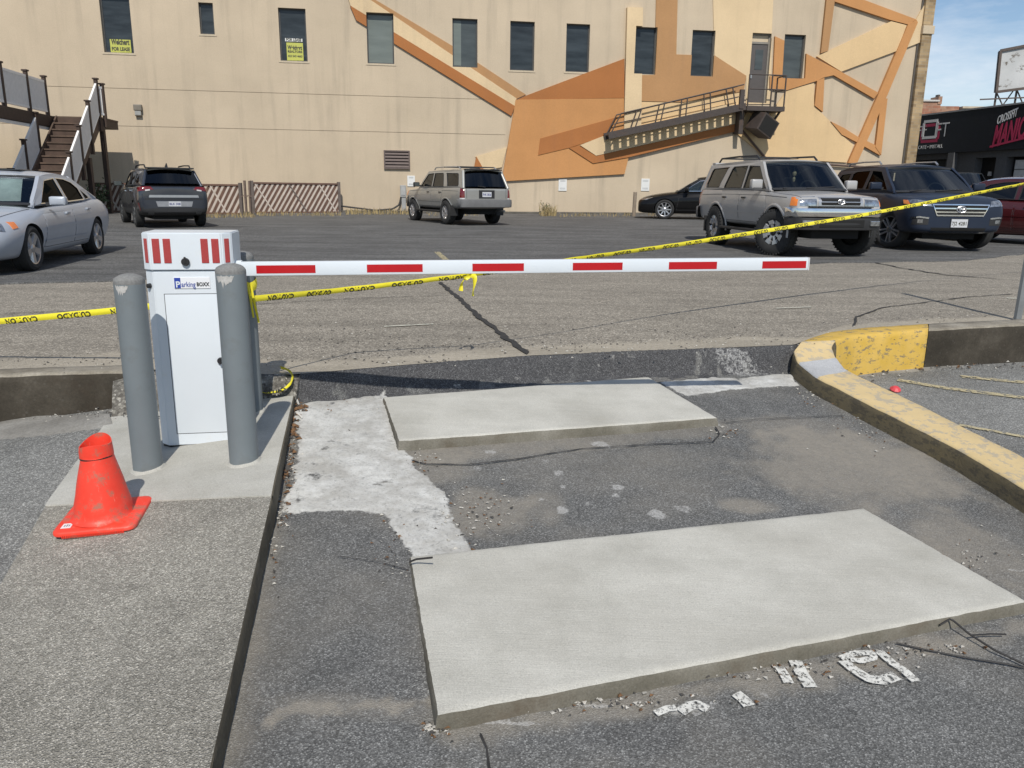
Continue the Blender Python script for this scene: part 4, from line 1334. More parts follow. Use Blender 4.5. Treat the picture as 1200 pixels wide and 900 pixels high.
def mat_brick(name, c1, c2, mortar, scale=1.0, w=0.21, h=0.075):
    m, nt, b = newmat(name)
    t = nd(nt, 'ShaderNodeTexCoord'); mp_ = nd(nt, 'ShaderNodeMapping')
    mp_.inputs['Rotation'].default_value = (R(90), 0, 0)
    nt.links.new(t.outputs['Object'], mp_.inputs['Vector'])
    br = nd(nt, 'ShaderNodeTexBrick'); br.inputs['Color1'].default_value = c4(c1); br.inputs['Color2'].default_value = c4(c2)
    br.inputs['Mortar'].default_value = c4(mortar); br.inputs['Scale'].default_value = 1.0
    br.inputs['Brick Width'].default_value = w; br.inputs['Row Height'].default_value = h; br.inputs['Mortar Size'].default_value = 0.008
    nt.links.new(mp_.outputs[0], br.inputs['Vector'])
    c = mix(nt, 1.0, br.outputs['Color'], ramp(nt, noise(nt, coords(nt), 1.5, 6), [(0.3, 0.7), (0.7, 1.2)]), 'MULTIPLY')
    nt.links.new(c, b.inputs['Base Color']); b.inputs['Roughness'].default_value = 0.9
    bump(nt, b, br.outputs['Fac'], -0.4, 0.01)
    return m
M_BRICK = mat_brick('tan brick', (0.40, 0.29, 0.16), (0.24, 0.165, 0.09), (0.30, 0.25, 0.18), h=0.12, w=0.4)
M_RBRICK = mat_brick('red brick', (0.30, 0.13, 0.08), (0.40, 0.25, 0.17), (0.32, 0.26, 0.2), h=0.22, w=0.6)
M_ROOF = simple('roof gravel', (0.2, 0.19, 0.18), 0.95)
M_WFRAME = simple('dark window frame', (0.05, 0.05, 0.05), 0.5)

def mat_window(name, col, rough=0.06, var=0.3, sc=(0.6, 0.6, 3)):
    m, nt, b = newmat(name)
    c = ramp(nt, noise(nt, coords(nt, sc), 1.3, 5, 0.6), [(0.3, [x * (1 - var) for x in col]), (0.7, [x * (1 + var) for x in col])])
    nt.links.new(c, b.inputs['Base Color']); b.inputs['Roughness'].default_value = rough
    b.inputs['Specular IOR Level'].default_value = 0.35
    return m
M_GLASS_D = mat_window('dark window glass', (0.030, 0.036, 0.040), 0.1, 0.5)
M_GLASS_G = mat_window('grey green blind glass', (0.15, 0.17, 0.155), 0.12, 0.12)
M_GLASS_M = mat_window('mid window glass', (0.065, 0.075, 0.075), 0.08, 0.25)

WINS = [((115, -6), (151, -5), (157, 62), (122.5, 62), 'd'), ((232, 2.5), (249, 3.5), (252, 40.5), (235, 40), 'd'), ((325, 9), (357.5, 10), (361, 72), (329.5, 71.5), 'd'),
        ((429, 14.5), (460.5, 16), (462.5, 75), (431, 74.5), 'g'), ((529.5, 21), (559.8, 22.5), (559.3, 79.5), (531, 78.5), 'm'), ((597.5, 24.5), (626.5, 25.5), (626, 83), (598, 82.5), 'd'),
        ((663.7, 27.5), (691.5, 28.5), (690, 85), (663, 84), 'd'), ((743.5, 31), (770, 32.5), (767.5, 87.5), (742, 87), 'd'), ((811, 35), (838.5, 36), (834.5, 90), (809.5, 89), 'd'),
        ((919, 40), (944, 41), (940.5, 92.5), (916.5, 92), 'm')]
rects = []
for a, b, c, d, k in WINS:
    q = [BL(*p) for p in (a, b, c, d)]
    rects.append(((q[0].x + q[3].x) / 2, (q[1].x + q[2].x) / 2, (q[2].z + q[3].z) / 2, (q[0].z + q[1].z) / 2, k))
dq = [BL(*p) for p in ((880, 38.5), (904, 39.5), (898, 120), (877, 121))]
DOOR = ((dq[0].x + dq[3].x) / 2, (dq[1].x + dq[2].x) / 2, (dq[2].z + dq[3].z) / 2, (dq[0].z + dq[1].z) / 2)
# cutter for the openings and the two control joints
mb = MB()
for x0_, x1_, z0_, z1_, k in rects: mb.box(x0_, x1_, -1.0, 0.24, z0_, z1_)
mb.box(DOOR[0], DOOR[1], -1.0, 0.30, DOOR[2], DOOR[3])
cut_open = mb.fin('cut_open', M_ST, bld)
mb = MB()
for (a, b) in (((0, 96.5), (572, 116.5)), ((0, 141.5), (592, 158))):
    p, q = BL(*a), BL(*b); p.x -= 12
    z_ = (p.z + q.z) / 2
    mb.box(p.x, q.x, -0.2, 0.035, q.z - 0.008, q.z + 0.008)
cut_joint = mb.fin('cut_joint', M_ST, bld)
S1 = BL(1063, 188).x
mb = MB(); mb.box(-32, S1, 0.0, 0.6, -0.6, 11.2)
wall = mb.fin('wall', M_ST, bld)
boolean(wall, cut_open); boolean(wall, cut_joint)
mb = MB(); mb.box(-32, S1 + 0.2, 0.6, 16, -0.6, 11.15); mb.fin('rear_wall', M_ST, bld)
mb = MB(); mb.box(-32.1, S1 + 0.3, -0.08, 16.1, 11.2, 11.4); mb.fin('coping', M_PALE, bld)
mb = MB()
pl = BL(1062.5, 186, 0.18); pr = BL(1073.5, 186, 0.18)
mb.box(pl.x, pr.x, -0.18, 16.2, -0.6, BL(1086, 40, 0.18).z); mb.fin('brick_pier', M_BRICK, bld)
z1_ = BL(1086, 40, 0.18).z; z2_ = BL(1086, 30, 0.18).z
mb = MB(); mb.box(pl.x - 0.02, pr.x + 0.06, -0.24, 16.3, z1_, z2_, 0.02); mb.fin('stone_band', M_PALE, bld)
mb = MB(); mb.box(pl.x, pr.x, -0.17, 16.2, z2_, 11.6); mb.fin('brick_pier', M_BRICK, bld)
mb = MB(); mb.box(pl.x - 0.09, pl.x - 0.015, -0.05, 0.02, -0.5, 11.0); mb.fin('downpipe', simple('dark pipe', (0.09, 0.08, 0.07), 0.6), bld)

PANELS = [  # outline in sight lines, material, thickness
    ([(406.7, -6), (425, -6), (605, 115.5), (603, 124.3), (410.7, 7)], M_CR, 0.060),
    ([(410.2, 7), (603.2, 124.5), (598.8, 136), (417.5, 24)], M_OD, 0.075),
    ([(415, -6), (430, -6), (530, 54), (616, 111), (604.8, 116), (530, 66)], M_TN, 0.045),
    ([(604, 117), (730.5, 115.5), (730, 150), (736, 184), (731, 204), (587.5, 212.5)], M_OR, 0.10),
    ([(616, 112.3), (731, 69), (730.8, 115), (606, 117.2)], M_OD, 0.085),
    ([(632.5, 162.5), (722, 137.5), (711, 159), (666, 173.4), (630, 182)], M_OD, 0.125),
    ([(666, 173.5), (677.5, 171), (697.5, 183), (861, 145.5), (861, 154), (736, 184.3), (694, 191.5)], M_OD, 0.14),
    ([(678.7, 170.3), (710, 158), (850, 123), (875, 124), (861, 145.2), (697.5, 182.6)], M_CR, 0.155),
    ([(733.7, 9.5), (752, 9.8), (750, 147.5), (730, 152)], M_CR, 0.17),
    ([(768.7, -6), (793.7, -6), (792, 64), (837, 65.5), (874, 89), (871, 107), (800, 120), (749.8, 118.5), (750.2, 88), (766.5, 88)], M_TN, 0.055),
    ([(835, -6), (906, -6), (904, 38), (903, 122), (874, 122), (874, 89), (837, 65)], M_CR, 0.035),
    ([(749.8, 119), (800, 120.5), (871, 107.5), (870, 122), (749.5, 148)], M_PE, 0.03),
    ([(967.5, -6), (977.5, -6), (968.8, 60), (960.3, 63)], M_TN, 0.115),
    ([(976.5, -6), (993, -6), (1072, 23.5), (1062, 29.3), (1042, 24.2), (976.5, 2.5)], M_OR, 0.12),
    ([(1062, 29), (1072, 24), (1073.2, 27), (1038, 111), (1002.5, 191), (992, 191), (1029, 107)], M_OR, 0.135),
    ([(943.5, 63.3), (985, 85), (1027.6, 109), (1022.7, 115.8), (975.5, 88.5), (964, 91), (956, 95), (921, 106), (901, 104.5), (901, 89.5), (942, 92.2)], M_OR, 0.105),
    ([(907, 43), (918, 48), (915.5, 89), (905, 89)], M_OR, 0.095),
    ([(955.8, 95), (964.3, 91.5), (962.5, 131.5), (953, 124)], M_OR, 0.125),
    ([(972, 142.5), (987, 150), (1003, 160), (1027, 171.5), (1030, 182.3), (1002, 166.5), (985, 158)], M_OR, 0.11),
    ([(1030.6, 115.6), (1038, 115.8), (1030.6, 182), (1024, 172.5)], M_OR, 0.128),
    ([(956, 66.5), (1043, 25.3), (1061, 30), (1049.6, 60), (984.7, 84.3)], M_PE, 0.09),
    ([(1081.5, 7), (1087, 7), (1081, 48.5), (1059, 57), (1072, 24)], M_CR, 0.08),
    ([(921, 106.5), (953, 97.5), (953, 124), (972, 142.5), (985, 158), (999, 170), (991, 190.5), (897, 185), (861, 155), (876, 129), (905, 129)], M_PE, 0.07),
    ([(557, 183.5), (594, 172.5), (588, 196), (567, 199.5)], M_CR, 0.055),
    ([(555.5, 196), (558, 183.3), (567, 199.2)], M_OD, 0.075),
]
for pts, m, th in PANELS:
    q = [BL(px, py) for px, py in pts]
    mb = MB()
    mb.prism([Vector((p.x, 0.02, p.z)) for p in q], (0, -th - 0.02, 0))
    o = mb.fin('stucco_panel', m, bld)
    xs = [p.x for p in q]; zs_ = [p.z for p in q]
    if any(r[0] < max(xs) and r[1] > min(xs) and r[2] < max(zs_) and r[3] > min(zs_) for r in [x[:4] for x in rects] + [DOOR]):
        boolean(o, cut_open)
bpy.data.objects.remove(cut_open); bpy.data.objects.remove(cut_joint)

M_SILL = mat_stucco('sill stucco', (0.50, 0.42, 0.31), amt=0.6)
M_SIGN_G = simple('yellow green sign', (0.44, 0.45, 0.09), 0.5, var=0.04)
M_SIGN_W = simple('white sign', (0.66, 0.66, 0.64), 0.5, var=0.03)
M_SIGN_K = simple('dark sign print', (0.05, 0.05, 0.03), 0.6)
WIN_OBJ = []
for x0_, x1_, z0_, z1_, k in rects:
    mb = MB(); f = 0.05
    for b_ in ((x0_, x0_ + f, z0_, z1_), (x1_ - f, x1_, z0_, z1_), (x0_ + f, x1_ - f, z0_, z0_ + f), (x0_ + f, x1_ - f, z1_ - f, z1_)):
        mb.box(b_[0], b_[1], 0.13, 0.20, b_[2], b_[3])
    w_ = mb.fin('window', M_WFRAME, bld)
    mb = MB(); mb.box(x0_ + f, x1_ - f, 0.155, 0.175, z0_ + f, z1_ - f)
    mb.fin('pane', {'d': M_GLASS_D, 'g': M_GLASS_G, 'm': M_GLASS_M}[k], w_)
    mb = MB(); mb.box(x0_ - 0.06, x1_ + 0.06, -0.018, 0.125, z0_ - 0.06, z0_ + 0.004); mb.fin('sill', M_SILL, w_)
    WIN_OBJ.append(w_)
mb = MB(); x0_, x1_, z0_, z1_, k = rects[4]
mb.box(x0_ + 0.06, x0_ + 0.34, 0.148, 0.152, z0_ + 0.08, z1_ - 0.06); mb.fin('curtain', M_GLASS_G, WIN_OBJ[4])
def wall_sign(rect, px, col, lines, parent):
    q = [BL(*p) for p in px]
    x0, x1 = q[0].x, q[1].x; z1, z0 = q[0].z, q[1].z
    mb = MB(); mb.box(x0, x1, 0.130, 0.150, z0, z1); s = mb.fin('sign', col, parent)
    for txt, size, fz, b_ in lines:
        me = text_mesh(txt, size, b_); w = max(v.co.x for v in me.vertices) - min(v.co.x for v in me.vertices)
        sx = min(1.0, (x1 - x0) * 0.88 / w)
        me.transform(Matrix.Translation(((x0 + x1) / 2, 0.127, z0 + (z1 - z0) * fz)) @ RX @ Matrix.Diagonal((sx, 1, 1, 1)))
        link_mesh('lettering', me, M_SIGN_K, s)
wall_sign(0, ((127, 45), (153, 62)), M_SIGN_G, [('Weichert', 0.26, 0.80, 0.012), ('FOR LEASE', 0.17, 0.28, 0.008)], WIN_OBJ[0])
wall_sign(2, ((333.5, 43.8), (354, 48.4)), M_SIGN_W, [('FOR LEASE', 0.13, 0.5, 0.006)], WIN_OBJ[2])
wall_sign(2, ((335, 49), (355.5, 71)), M_SIGN_G, [('Weichert', 0.19, 0.72, 0.010), ('REALTORS', 0.11, 0.5, 0.005), ('423 543 4663', 0.10, 0.25, 0.004)], WIN_OBJ[2])
# door with transom
x0_, x1_, z0_, z1_ = DOOR
zt = BL(890, 50).z
M_DOORG = simple('grey brown steel door', (0.085, 0.075, 0.07), 0.5, var=0.08)
mb = MB(); f = 0.06
for b_ in ((x0_, x0_ + f, z0_, z1_), (x1_ - f, x1_, z0_, z1_), (x0_ + f, x1_ - f, z1_ - f, z1_), (x0_ + f, x1_ - f, zt - 0.03, zt + 0.05)): mb.box(b_[0], b_[1], 0.1, 0.24, b_[2], b_[3])
dframe = mb.fin('door_frame', simple('frame paint', (0.22, 0.20, 0.17), 0.6), bld)
mb = MB(); mb.box(x0_ + f, x1_ - f, 0.13, 0.18, z0_ + 0.01, zt - 0.03)
dr_ = mb.fin('door', M_DOORG, bld)
zc_ = z0_ + (zt - z0_) * 0.72
mb = MB(); mb.box(x0_ + 0.26, x1_ - 0.24, 0.118, 0.132, zc_ - 0.36, zc_ + 0.40); mb.fin('pane', M_GLASS_M, dr_)
mb = MB(); mb.box(x0_ + f, x1_ - f, 0.14, 0.17, zt + 0.05, z1_ - f); mb.fin('transom_panel', M_PALE, dframe)
mb = MB(); mb.box(x0_ + 0.11, x0_ + 0.16, 0.09, 0.132, z0_ + 0.95, z0_ + 1.12); mb.fin('handle', M_STEEL, dr_)

# louvre vent and wall lamp
q0, q1 = BL(449.5, 176), BL(480.5, 198.3)
M_VENT = simple('brown vent metal', (0.115, 0.085, 0.075), 0.6, var=0.1)
M_VENTD = simple('vent dark', (0.012, 0.011, 0.01), 0.9)
mb = MB(); f = 0.05
for b_ in ((q0.x, q0.x + f, q1.z, q0.z), (q1.x - f, q1.x, q1.z, q0.z), (q0.x + f, q1.x - f, q1.z, q1.z + f), (q0.x + f, q1.x - f, q0.z - f, q0.z)): mb.box(b_[0], b_[1], -0.09, 0.01, b_[2], b_[3])
vent = tag(mb.fin('louvre_vent', M_VENT, None), 'brown metal louvre vent on the beige wall above the silver SUV', 'vent')
vent.matrix_world = bld.matrix_basis
mb = MB(); mb.box(q0.x + f, q1.x - f, -0.02, 0.004, q1.z + f, q0.z - f); mb.fin('backing', M_VENTD, vent)
for k in range(5):
    z_ = q1.z + f + (q0.z - q1.z - 2 * f) * (k + 0.5) / 5
    mb = MB(); mb.hexa([(q0.x + f, -0.085, z_ - 0.055), (q1.x - f, -0.085, z_ - 0.055), (q1.x - f, -0.028, z_ + 0.03), (q0.x + f, -0.028, z_ + 0.03), (q0.x + f, -0.085, z_ - 0.035), (q1.x - f, -0.085, z_ - 0.035), (q1.x - f, -0.028, z_ + 0.05), (q0.x + f, -0.028, z_ + 0.05)])
    mb.fin('slat', M_VENT, vent)
q0, q1 = BL(157, 122.5), BL(168, 136.5)
mb = MB(); mb.box(q0.x, q1.x, -0.16, 0.0, q0.z - 0.22, q0.z, 0.03); mb.box(q0.x + 0.03, q1.x - 0.03, -0.13, 0.0, q1.z, q0.z - 0.2, 0.02)
lamp = tag(mb.fin('wall_lamp', simple('lamp housing', (0.17, 0.15, 0.12), 0.5), None), 'small weathered wall lamp on the beige wall right of the wooden stair', 'wall lamp')
lamp.matrix_world = bld.matrix_basis
mb = MB(); mb.box(q0.x + 0.04, q1.x - 0.04, -0.145, -0.12, q1.z + 0.04, q0.z - 0.23); mb.fin('lens', simple('dusty lens', (0.32, 0.32, 0.30), 0.3), lamp)

# small white parking signs on the wall
M_SGREY = simple('sign grey print', (0.35, 0.36, 0.36), 0.6)
for (a, b), lab in ((((477.2, 205.8), (486.3, 218.5)), 'small white parking sign on the wall above the silver SUV hood'), (((654.6, 209.5), (663.8, 223.8)), 'small white parking sign on the wall under the big orange panel'), (((751.5, 209.3), (760.5, 223.8)), 'small white parking sign on the wall above the black sedan')):
    q0, q1 = BL(*a), BL(*b)
    mb = MB(); mb.box(q0.x, q1.x, -0.03, -0.004, q1.z, q0.z, 0.004)
    s = tag(mb.fin('parking_sign', M_SIGN_W, None), lab, 'sign', 'white parking signs on the wall'); s.matrix_world = bld.matrix_basis
    mb = MB()
    for fz in (0.86, 0.78, 0.24, 0.16): mb.box(q0.x + 0.06, q1.x - 0.06, -0.033, -0.028, q1.z + (q0.z - q1.z) * fz - 0.008, q1.z + (q0.z - q1.z) * fz + 0.008)
    mb.fin('print_lines', M_SGREY, s)

# ---- fire escape ramp
M_FE = simple('brown fire escape steel', (0.055, 0.042, 0.036), 0.6, var=0.2, dirt=(0.09, 0.05, 0.03), dlo=0.55, dhi=0.8)
esc = empty('fire_escape', BO, BYAW, 'brown steel fire escape ramp and landing below the upper door', 'fire escape')
NF, NB = 0.85, 0.22
a_, b_ = BL(713, 159, NF), BL(874, 124.5, NF)
def off(p, n): return Vector((p.x, -n, p.z))
for n, nm in ((NF, 'stringer'), (NB, 'stringer')):
    mb = MB(); mb.bar(off(a_, n), off(b_, n), 0.06, 0.26); mb.fin(nm, M_FE, esc)
nt_ = 17
for k in range(nt_):
    p = a_.lerp(b_, (k + 0.5) / nt_)
    mb = MB(); mb.bar(off(p, NB + 0.03), off(p, NF - 0.03), 0.24, 0.03, up=(0, 0, 1)); mb.fin('tread', M_FE, esc)
ups = Vector((-0.42, 0, 1.0)).normalized()
for n in (NF, NB):
    t0, t1_ = off(BL(728, 133, NF), n), off(BL(872, 99, NF), n)
    mb = MB(); mb.tube([off(a_, n) + Vector((0.05, 0, 0)), t0, t1_], 0.028, 6); mb.tube([off(a_.lerp(b_, 0.0), n).lerp(t0, 0.55), off(b_, n).lerp(t1_, 0.5)], 0.02, 6)
    mb.fin('handrail', M_FE, esc)
    for k in (1, 2, 3, 4, 5):
        f_ = k / 5.4
        mb = MB(); mb.bar(off(a_.lerp(b_, f_), n), t0.lerp(t1_, f_ * 1.0 - 0.02), 0.04); mb.fin('post', M_FE, esc)
p0, p1 = BL(875, 124.5, NF), BL(919, 127, NF)
zp = p0.z
mb = MB(); mb.box(p0.x, p1.x, -NF - 0.05, 0.02, zp - 0.16, zp + 0.02); mb.fin('landing', M_FE, esc)
zt_, zm_ = BL(880, 87, NF).z, BL(880, 104, NF).z
for n, xs in ((NF, (p0.x + 0.03, p1.x - 0.03)), ):
    for x in (p0.x + 0.03, p1.x - 0.03, p0.x + (p1.x - p0.x) * 0.62):
        mb = MB(); mb.bar((x, -n, zp), (x, -n, zt_), 0.045); mb.fin('post', M_FE, esc)
mb = MB()
for z_ in (zt_, zm_):
    mb.tube([(p0.x + 0.03, -NF, z_), (p1.x - 0.03, -NF, z_), (p1.x - 0.03, -0.1, z_)], 0.025, 6)
mb.fin('handrail', M_FE, esc)
mb = MB(); mb.bar((p1.x - 0.03, -0.12, zp), (p1.x - 0.03, -0.12, zt_), 0.045); mb.fin('post', M_FE, esc)
x_ = BL(870, 105, NF).x
mb = MB(); mb.box(x_ - 0.09, x_ + 0.09, -NF - 0.06, -NF + 0.06, zp - 0.1, BL(870, 105, NF).z); mb.fin('post', M_FE, esc)
x_ = BL(866, 140, 0.3).x
mb = MB(); mb.box(x_ - 0.09, x_ + 0.09, -0.55, 0.0, BL(866, 157, 0.3).z, zp - 0.1); mb.fin('bracket', M_FE, esc)
mb = MB(); mb.bar((p1.x - 0.1, -NF + 0.1, zp - 0.12), (p1.x - 0.45, -0.1, zp - 1.1), 0.07); mb.fin('brace', M_FE, esc)
bc = BL(893, 147, 0.7)
Mb = Matrix.Translation(bc) @ Matrix.Rotation(R(28), 4, 'Y') @ Matrix.Rotation(R(14), 4, 'Z')
mb = MB(); mb.box(-0.42, 0.42, -0.4, 0.4, -0.36, 0.36, 0.02, Mb); bx_ = mb.fin('steel_box', M_FE, esc)
mb = MB(); mb.box(-0.36, 0.36, -0.41, -0.39, -0.30, 0.30, 0, Mb); mb.fin('grille', M_VENTD, bx_)
mb = MB(); mb.bar(bc + Vector((-0.2, 0, 0.3)), Vector((bc.x - 0.15, -0.7, zp - 0.1)), 0.08); mb.bar(bc + Vector((0.2, 0, 0.3)), Vector((bc.x + 0.2, -0.7, zp - 0.1)), 0.08); mb.fin('hanger', M_FE, esc)
mb = MB(); mb.tube([BL(869, 152, 0.12), BL(897, 185, 0.12), BL(972, 193, 0.12), BL(1030, 197, 0.12)], 0.05, 6)
cd = tag(mb.fin('conduit_pipe', simple('brown pipe', (0.10, 0.065, 0.05), 0.6), None), 'thin brown pipe running diagonally down the wall from the fire escape', 'pipe'); cd.matrix_world = bld.matrix_basis

# ---- wooden stair, deck and rails at the left
M_WOOD = simple('brown deck boards', (0.090, 0.060, 0.043), 0.75, var=0.2, vscale=3, dirt=(0.16, 0.10, 0.07), dlo=0.5, dhi=0.75)
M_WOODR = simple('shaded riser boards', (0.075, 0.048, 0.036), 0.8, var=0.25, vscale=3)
M_WOODD = simple('dark brown posts', (0.055, 0.035, 0.026), 0.7, var=0.2)
M_RAILW = simple('white rail', (0.80, 0.79, 0.77), 0.5, var=0.05)
M_BAL = simple('pale balusters', (0.72, 0.70, 0.67), 0.6, var=0.06)
ZT = 3.32
TL = AY(66, 136, 27.6); TL.z = 0
ZT = AY(66, 136, 27.6).z
sd = Vector((0.15, -0.989, 0)).normalized(); sr = Vector((-sd.y, sd.x, 0))        # sd: down the stair, sr: to its right seen from below
SW = 1.28; NST = 15; RI = ZT / NST; TR = 0.27
stair = empty('wooden_stair', TL + sd * (TR * NST), 0, 'brown wooden stair with white railings leading up to the beige wall', 'stair')
def SL(along, across, z):                                  # stair local -> relative to its empty
    return sd * (along - TR * NST) + sr * across + Vector((0, 0, z))
def plank(mb, al0, al1, ac0, ac1, z0, z1, za=0.0):
    mb.hexa([SL(al0, ac0, z0), SL(al1, ac0, z0), SL(al1, ac1, z0), SL(al0, ac1, z0), SL(al0, ac0, z1), SL(al1, ac0, z1), SL(al1, ac1, z1), SL(al0, ac1, z1)])
for k in range(NST):
    z = ZT - RI * (k + 1)
    mb = MB(); plank(mb, TR * k - 0.02, TR * (k + 1) + 0.045, 0.02, SW - 0.02, z - 0.045, z); mb.fin('tread', M_WOOD, stair)
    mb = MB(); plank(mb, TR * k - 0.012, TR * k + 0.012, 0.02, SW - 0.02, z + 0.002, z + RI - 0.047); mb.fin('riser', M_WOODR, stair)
for ac in (0.0, SW):
    mb = MB()
    mb.hexa([SL(0, ac - .025, ZT - 0.42), SL(TR * NST, ac - .025, -0.05), SL(TR * NST, ac + .025, -0.05), SL(0, ac + .025, ZT - 0.42), SL(0, ac - .025, ZT + 0.02), SL(TR * NST, ac - .025, RI * 1.0), SL(TR * NST, ac + .025, RI * 1.0), SL(0, ac + .025, ZT + 0.02)])
    mb.fin('stringer', M_WOOD, stair)
def rail_post(p, z0, z1, parent, w=0.10):
    mb = MB(); mb.box(p.x - w / 2, p.x + w / 2, p.y - w / 2, p.y + w / 2, z0, z1); o = mb.fin('post', M_WOODD, parent)
    mb = MB(); mb.box(p.x - w * .8, p.x + w * .8, p.y - w * .8, p.y + w * .8, z1, z1 + 0.05, 0.008); mb.fin('post_cap', M_WOODD, o)
def rail_panel(a, b, h0, h1, parent):
    """white top and bottom rail with balusters between two posts"""
    a, b = Vector(a), Vector(b); d = (b - a)
    for h, t in ((h1, 0.07), (h0, 0.06)):
        mb = MB(); mb.bar(a + Vector((0, 0, h)), b + Vector((0, 0, h)), 0.06, t); mb.fin('rail', M_RAILW, parent)
    mb = MB(); n = max(4, int(d.length / 0.085))
    for k in range(n):
        p = a + d * ((k + 0.5) / n); mb.box(p.x - .026, p.x + .026, p.y - .02, p.y + .02, p.z + h0, p.z + h1)
    tag(mb.fin('balusters', M_BAL, parent), kind='stuff')
for ac, steps in ((SW + 0.06, (0, 3.6, 7.4, 11.2, 14.6)), (-0.06, (5.6, 9.6, 13.6))):
    prev = None
    for s in steps:
        p = SL(TR * s, ac, 0); zb = ZT - RI * s
        rail_post(p, max(-0.05, zb - 0.45), zb + 1.18, stair)
        cur = Vector((p.x, p.y, zb))
        if prev is not None: rail_panel(prev, cur, 0.14, 1.05, stair)
        prev = cur
# landing against the wall
wl = TL - sd * 0.05
mb = MB(); plank(mb, -1.65, -0.02, -0.3, SW + 0.14, ZT - 0.05, ZT); mb.fin('landing', M_WOOD, stair)
mb = MB(); plank(mb, -1.65, -0.03, -0.28, SW + 0.12, ZT - 0.30, ZT - 0.052); mb.fin('joist_frame', M_WOODD, stair)
pa = SL(-0.05, SW + 0.06, 0); pb_ = SL(-0.25, SW + 0.16, 0); pc = SL(-1.5, SW + 0.16, 0)
rail_post(pb_, ZT - 0.3, ZT + 1.05, stair)
rail_panel(Vector((pa.x, pa.y, ZT)), Vector((pb_.x, pb_.y, ZT)), 0.1, 0.95, stair)
for ac, al in ((SW + 0.06, -0.15), (SW + 0.02, 1.3), (0.1, -0.15)):
    p = SL(al, ac, 0); mb = MB(); mb.bar(p, Vector((p.x, p.y, ZT - 0.3 if al < 1 else ZT - RI * al / TR - 0.3)), 0.14); mb.fin('support_post', M_WOODD, stair)
# deck left of the stair
deck = empty('wooden_deck', TL + sd * 2.2 - sr * 3.0 - Vector((0, 0, 0)), 0, 'raised brown wooden deck with white railings left of the stair', 'deck')
def DL(al, ac, z): return TL + sd * al + sr * ac - deck.location + Vector((0, 0, z))
def dplank(name, al0, al1, ac0, ac1, z0, z1, m):
    mb = MB(); mb.hexa([DL(al0, ac0, z0), DL(al1, ac0, z0), DL(al1, ac1, z0), DL(al0, ac1, z0), DL(al0, ac0, z1), DL(al1, ac0, z1), DL(al1, ac1, z1), DL(al0, ac1, z1)]); return mb.fin(name, m, deck)
dplank('deck_floor', -1.0, 9.5, -6.5, -0.12, ZT - 0.05, ZT, M_WOOD)
dplank('fascia', 0.0, 9.5, -0.118, -0.08, ZT - 0.36, ZT - 0.02, M_WOODD)
dplank('trim', 0.0, 9.5, -0.16, -0.12, ZT - 0.47, ZT - 0.38, M_RAILW)
dplank('beam', 0.0, 9.5, -0.4, -0.17, ZT - 0.42, ZT - 0.06, M_WOODD)
prev = None
for al in (0.25, 1.6, 3.3, 5.0, 6.7, 8.4):
    p = DL(al, -0.16, 0)
    rail_post(p, ZT - 0.05, ZT + 1.18, deck)
    cur = Vector((p.x, p.y, ZT))
    if prev is not None: rail_panel(prev, cur, 0.12, 1.04, deck)
    prev = cur
for al, ac in ((8.0, -0.5), (4.6, -1.1), (3.6, -2.6), (8.5, -3.5)):
    p = DL(al, ac, 0); mb = MB(); mb.bar(p, Vector((p.x, p.y, ZT - 0.42)), 0.2); mb.fin('support_post', M_WOODD, deck)

# ---- lattice fence
M_LB = simple('brown fence slat', (0.125, 0.070, 0.050), 0.75, var=0.25, vscale=4)
M_LP = simple('pale fence slat', (0.50, 0.43, 0.37), 0.75, var=0.12, vscale=5)
M_LG = simple('grey fence post', (0.13, 0.105, 0.09), 0.7, var=0.2)
def fence(a_px, b_px, top_a, top_b, label, npale, seed):
    a = G(a_px[0], a_px[1], lotz); b = G(b_px[0], b_px[1], lotz)
    ha = AY(top_a[0], top_a[1], a.y).z - a.z
    d = (b - a); Ls = d.length; yaw = math.atan2(d.y, d.x)
    t = empty('lattice_fence', a, yaw, label, 'fence', 'lattice fence sections along the wall')
    H = ha; r_ = random.Random(seed)
    slope = 0.62                                            # horizontal run per metre of rise
    def clip(x, w, rev=False):
        """parallelogram strip clipped to the frame"""
        k = slope * (-1 if rev else 1)
        z0, z1 = 0.04, H - 0.05
        pts = [(x + k * z0, z0), (x + w + k * z0, z0), (x + w + k * z1, z1), (x + k * z1, z1)]
        def cl(P, lim, gt):
            out = []
            for i, p in enumerate(P):
                q = P[(i + 1) % len(P)]
                ip = (p[0] >= lim) if gt else (p[0] <= lim); iq = (q[0] >= lim) if gt else (q[0] <= lim)
                if ip: out.append(p)
                if ip != iq:
                    s = (lim - p[0]) / (q[0] - p[0]); out.append((lim, p[1] + s * (q[1] - p[1])))
            return out
        P = cl(pts, 0.03, True)
        P = cl(P, Ls - 0.03, False) if P else P
        return P
    def strip(x, w, y, th, m, rev=False):
        P = clip(x, w, rev)
        if len(P) < 3: return
        mb = MB(); mb.prism([Vector((p[0], y, p[1])) for p in P], (0, -th, 0)); mb.fin('slat', m, t)
    step = Ls / npale
    x = -H * slope
    while x < Ls:
        strip(x + step * 0.42, step * 0.56, 0.0, 0.012, M_LB)
        strip(x + r_.uniform(-.01, .01), step * 0.40, -0.014, 0.012, M_LP)
        x += step
    for f_ in (0.12, 0.5, 0.85):
        strip(Ls * f_ + H * slope * 0.5, 0.05, -0.03, 0.01, M_LP if f_ != 0.5 else M_LG, True)
    for z in (0.0, H - 0.06):
        mb = MB(); mb.box(0, Ls, -0.05, 0.02, z, z + 0.06); mb.fin('rail', M_LB, t)
    for x in (0.0, Ls):
        mb = MB(); mb.box(x - 0.05, x + 0.05, -0.06, 0.04, -0.05, H + 0.05); mb.fin('post', M_LG, t)
    return t
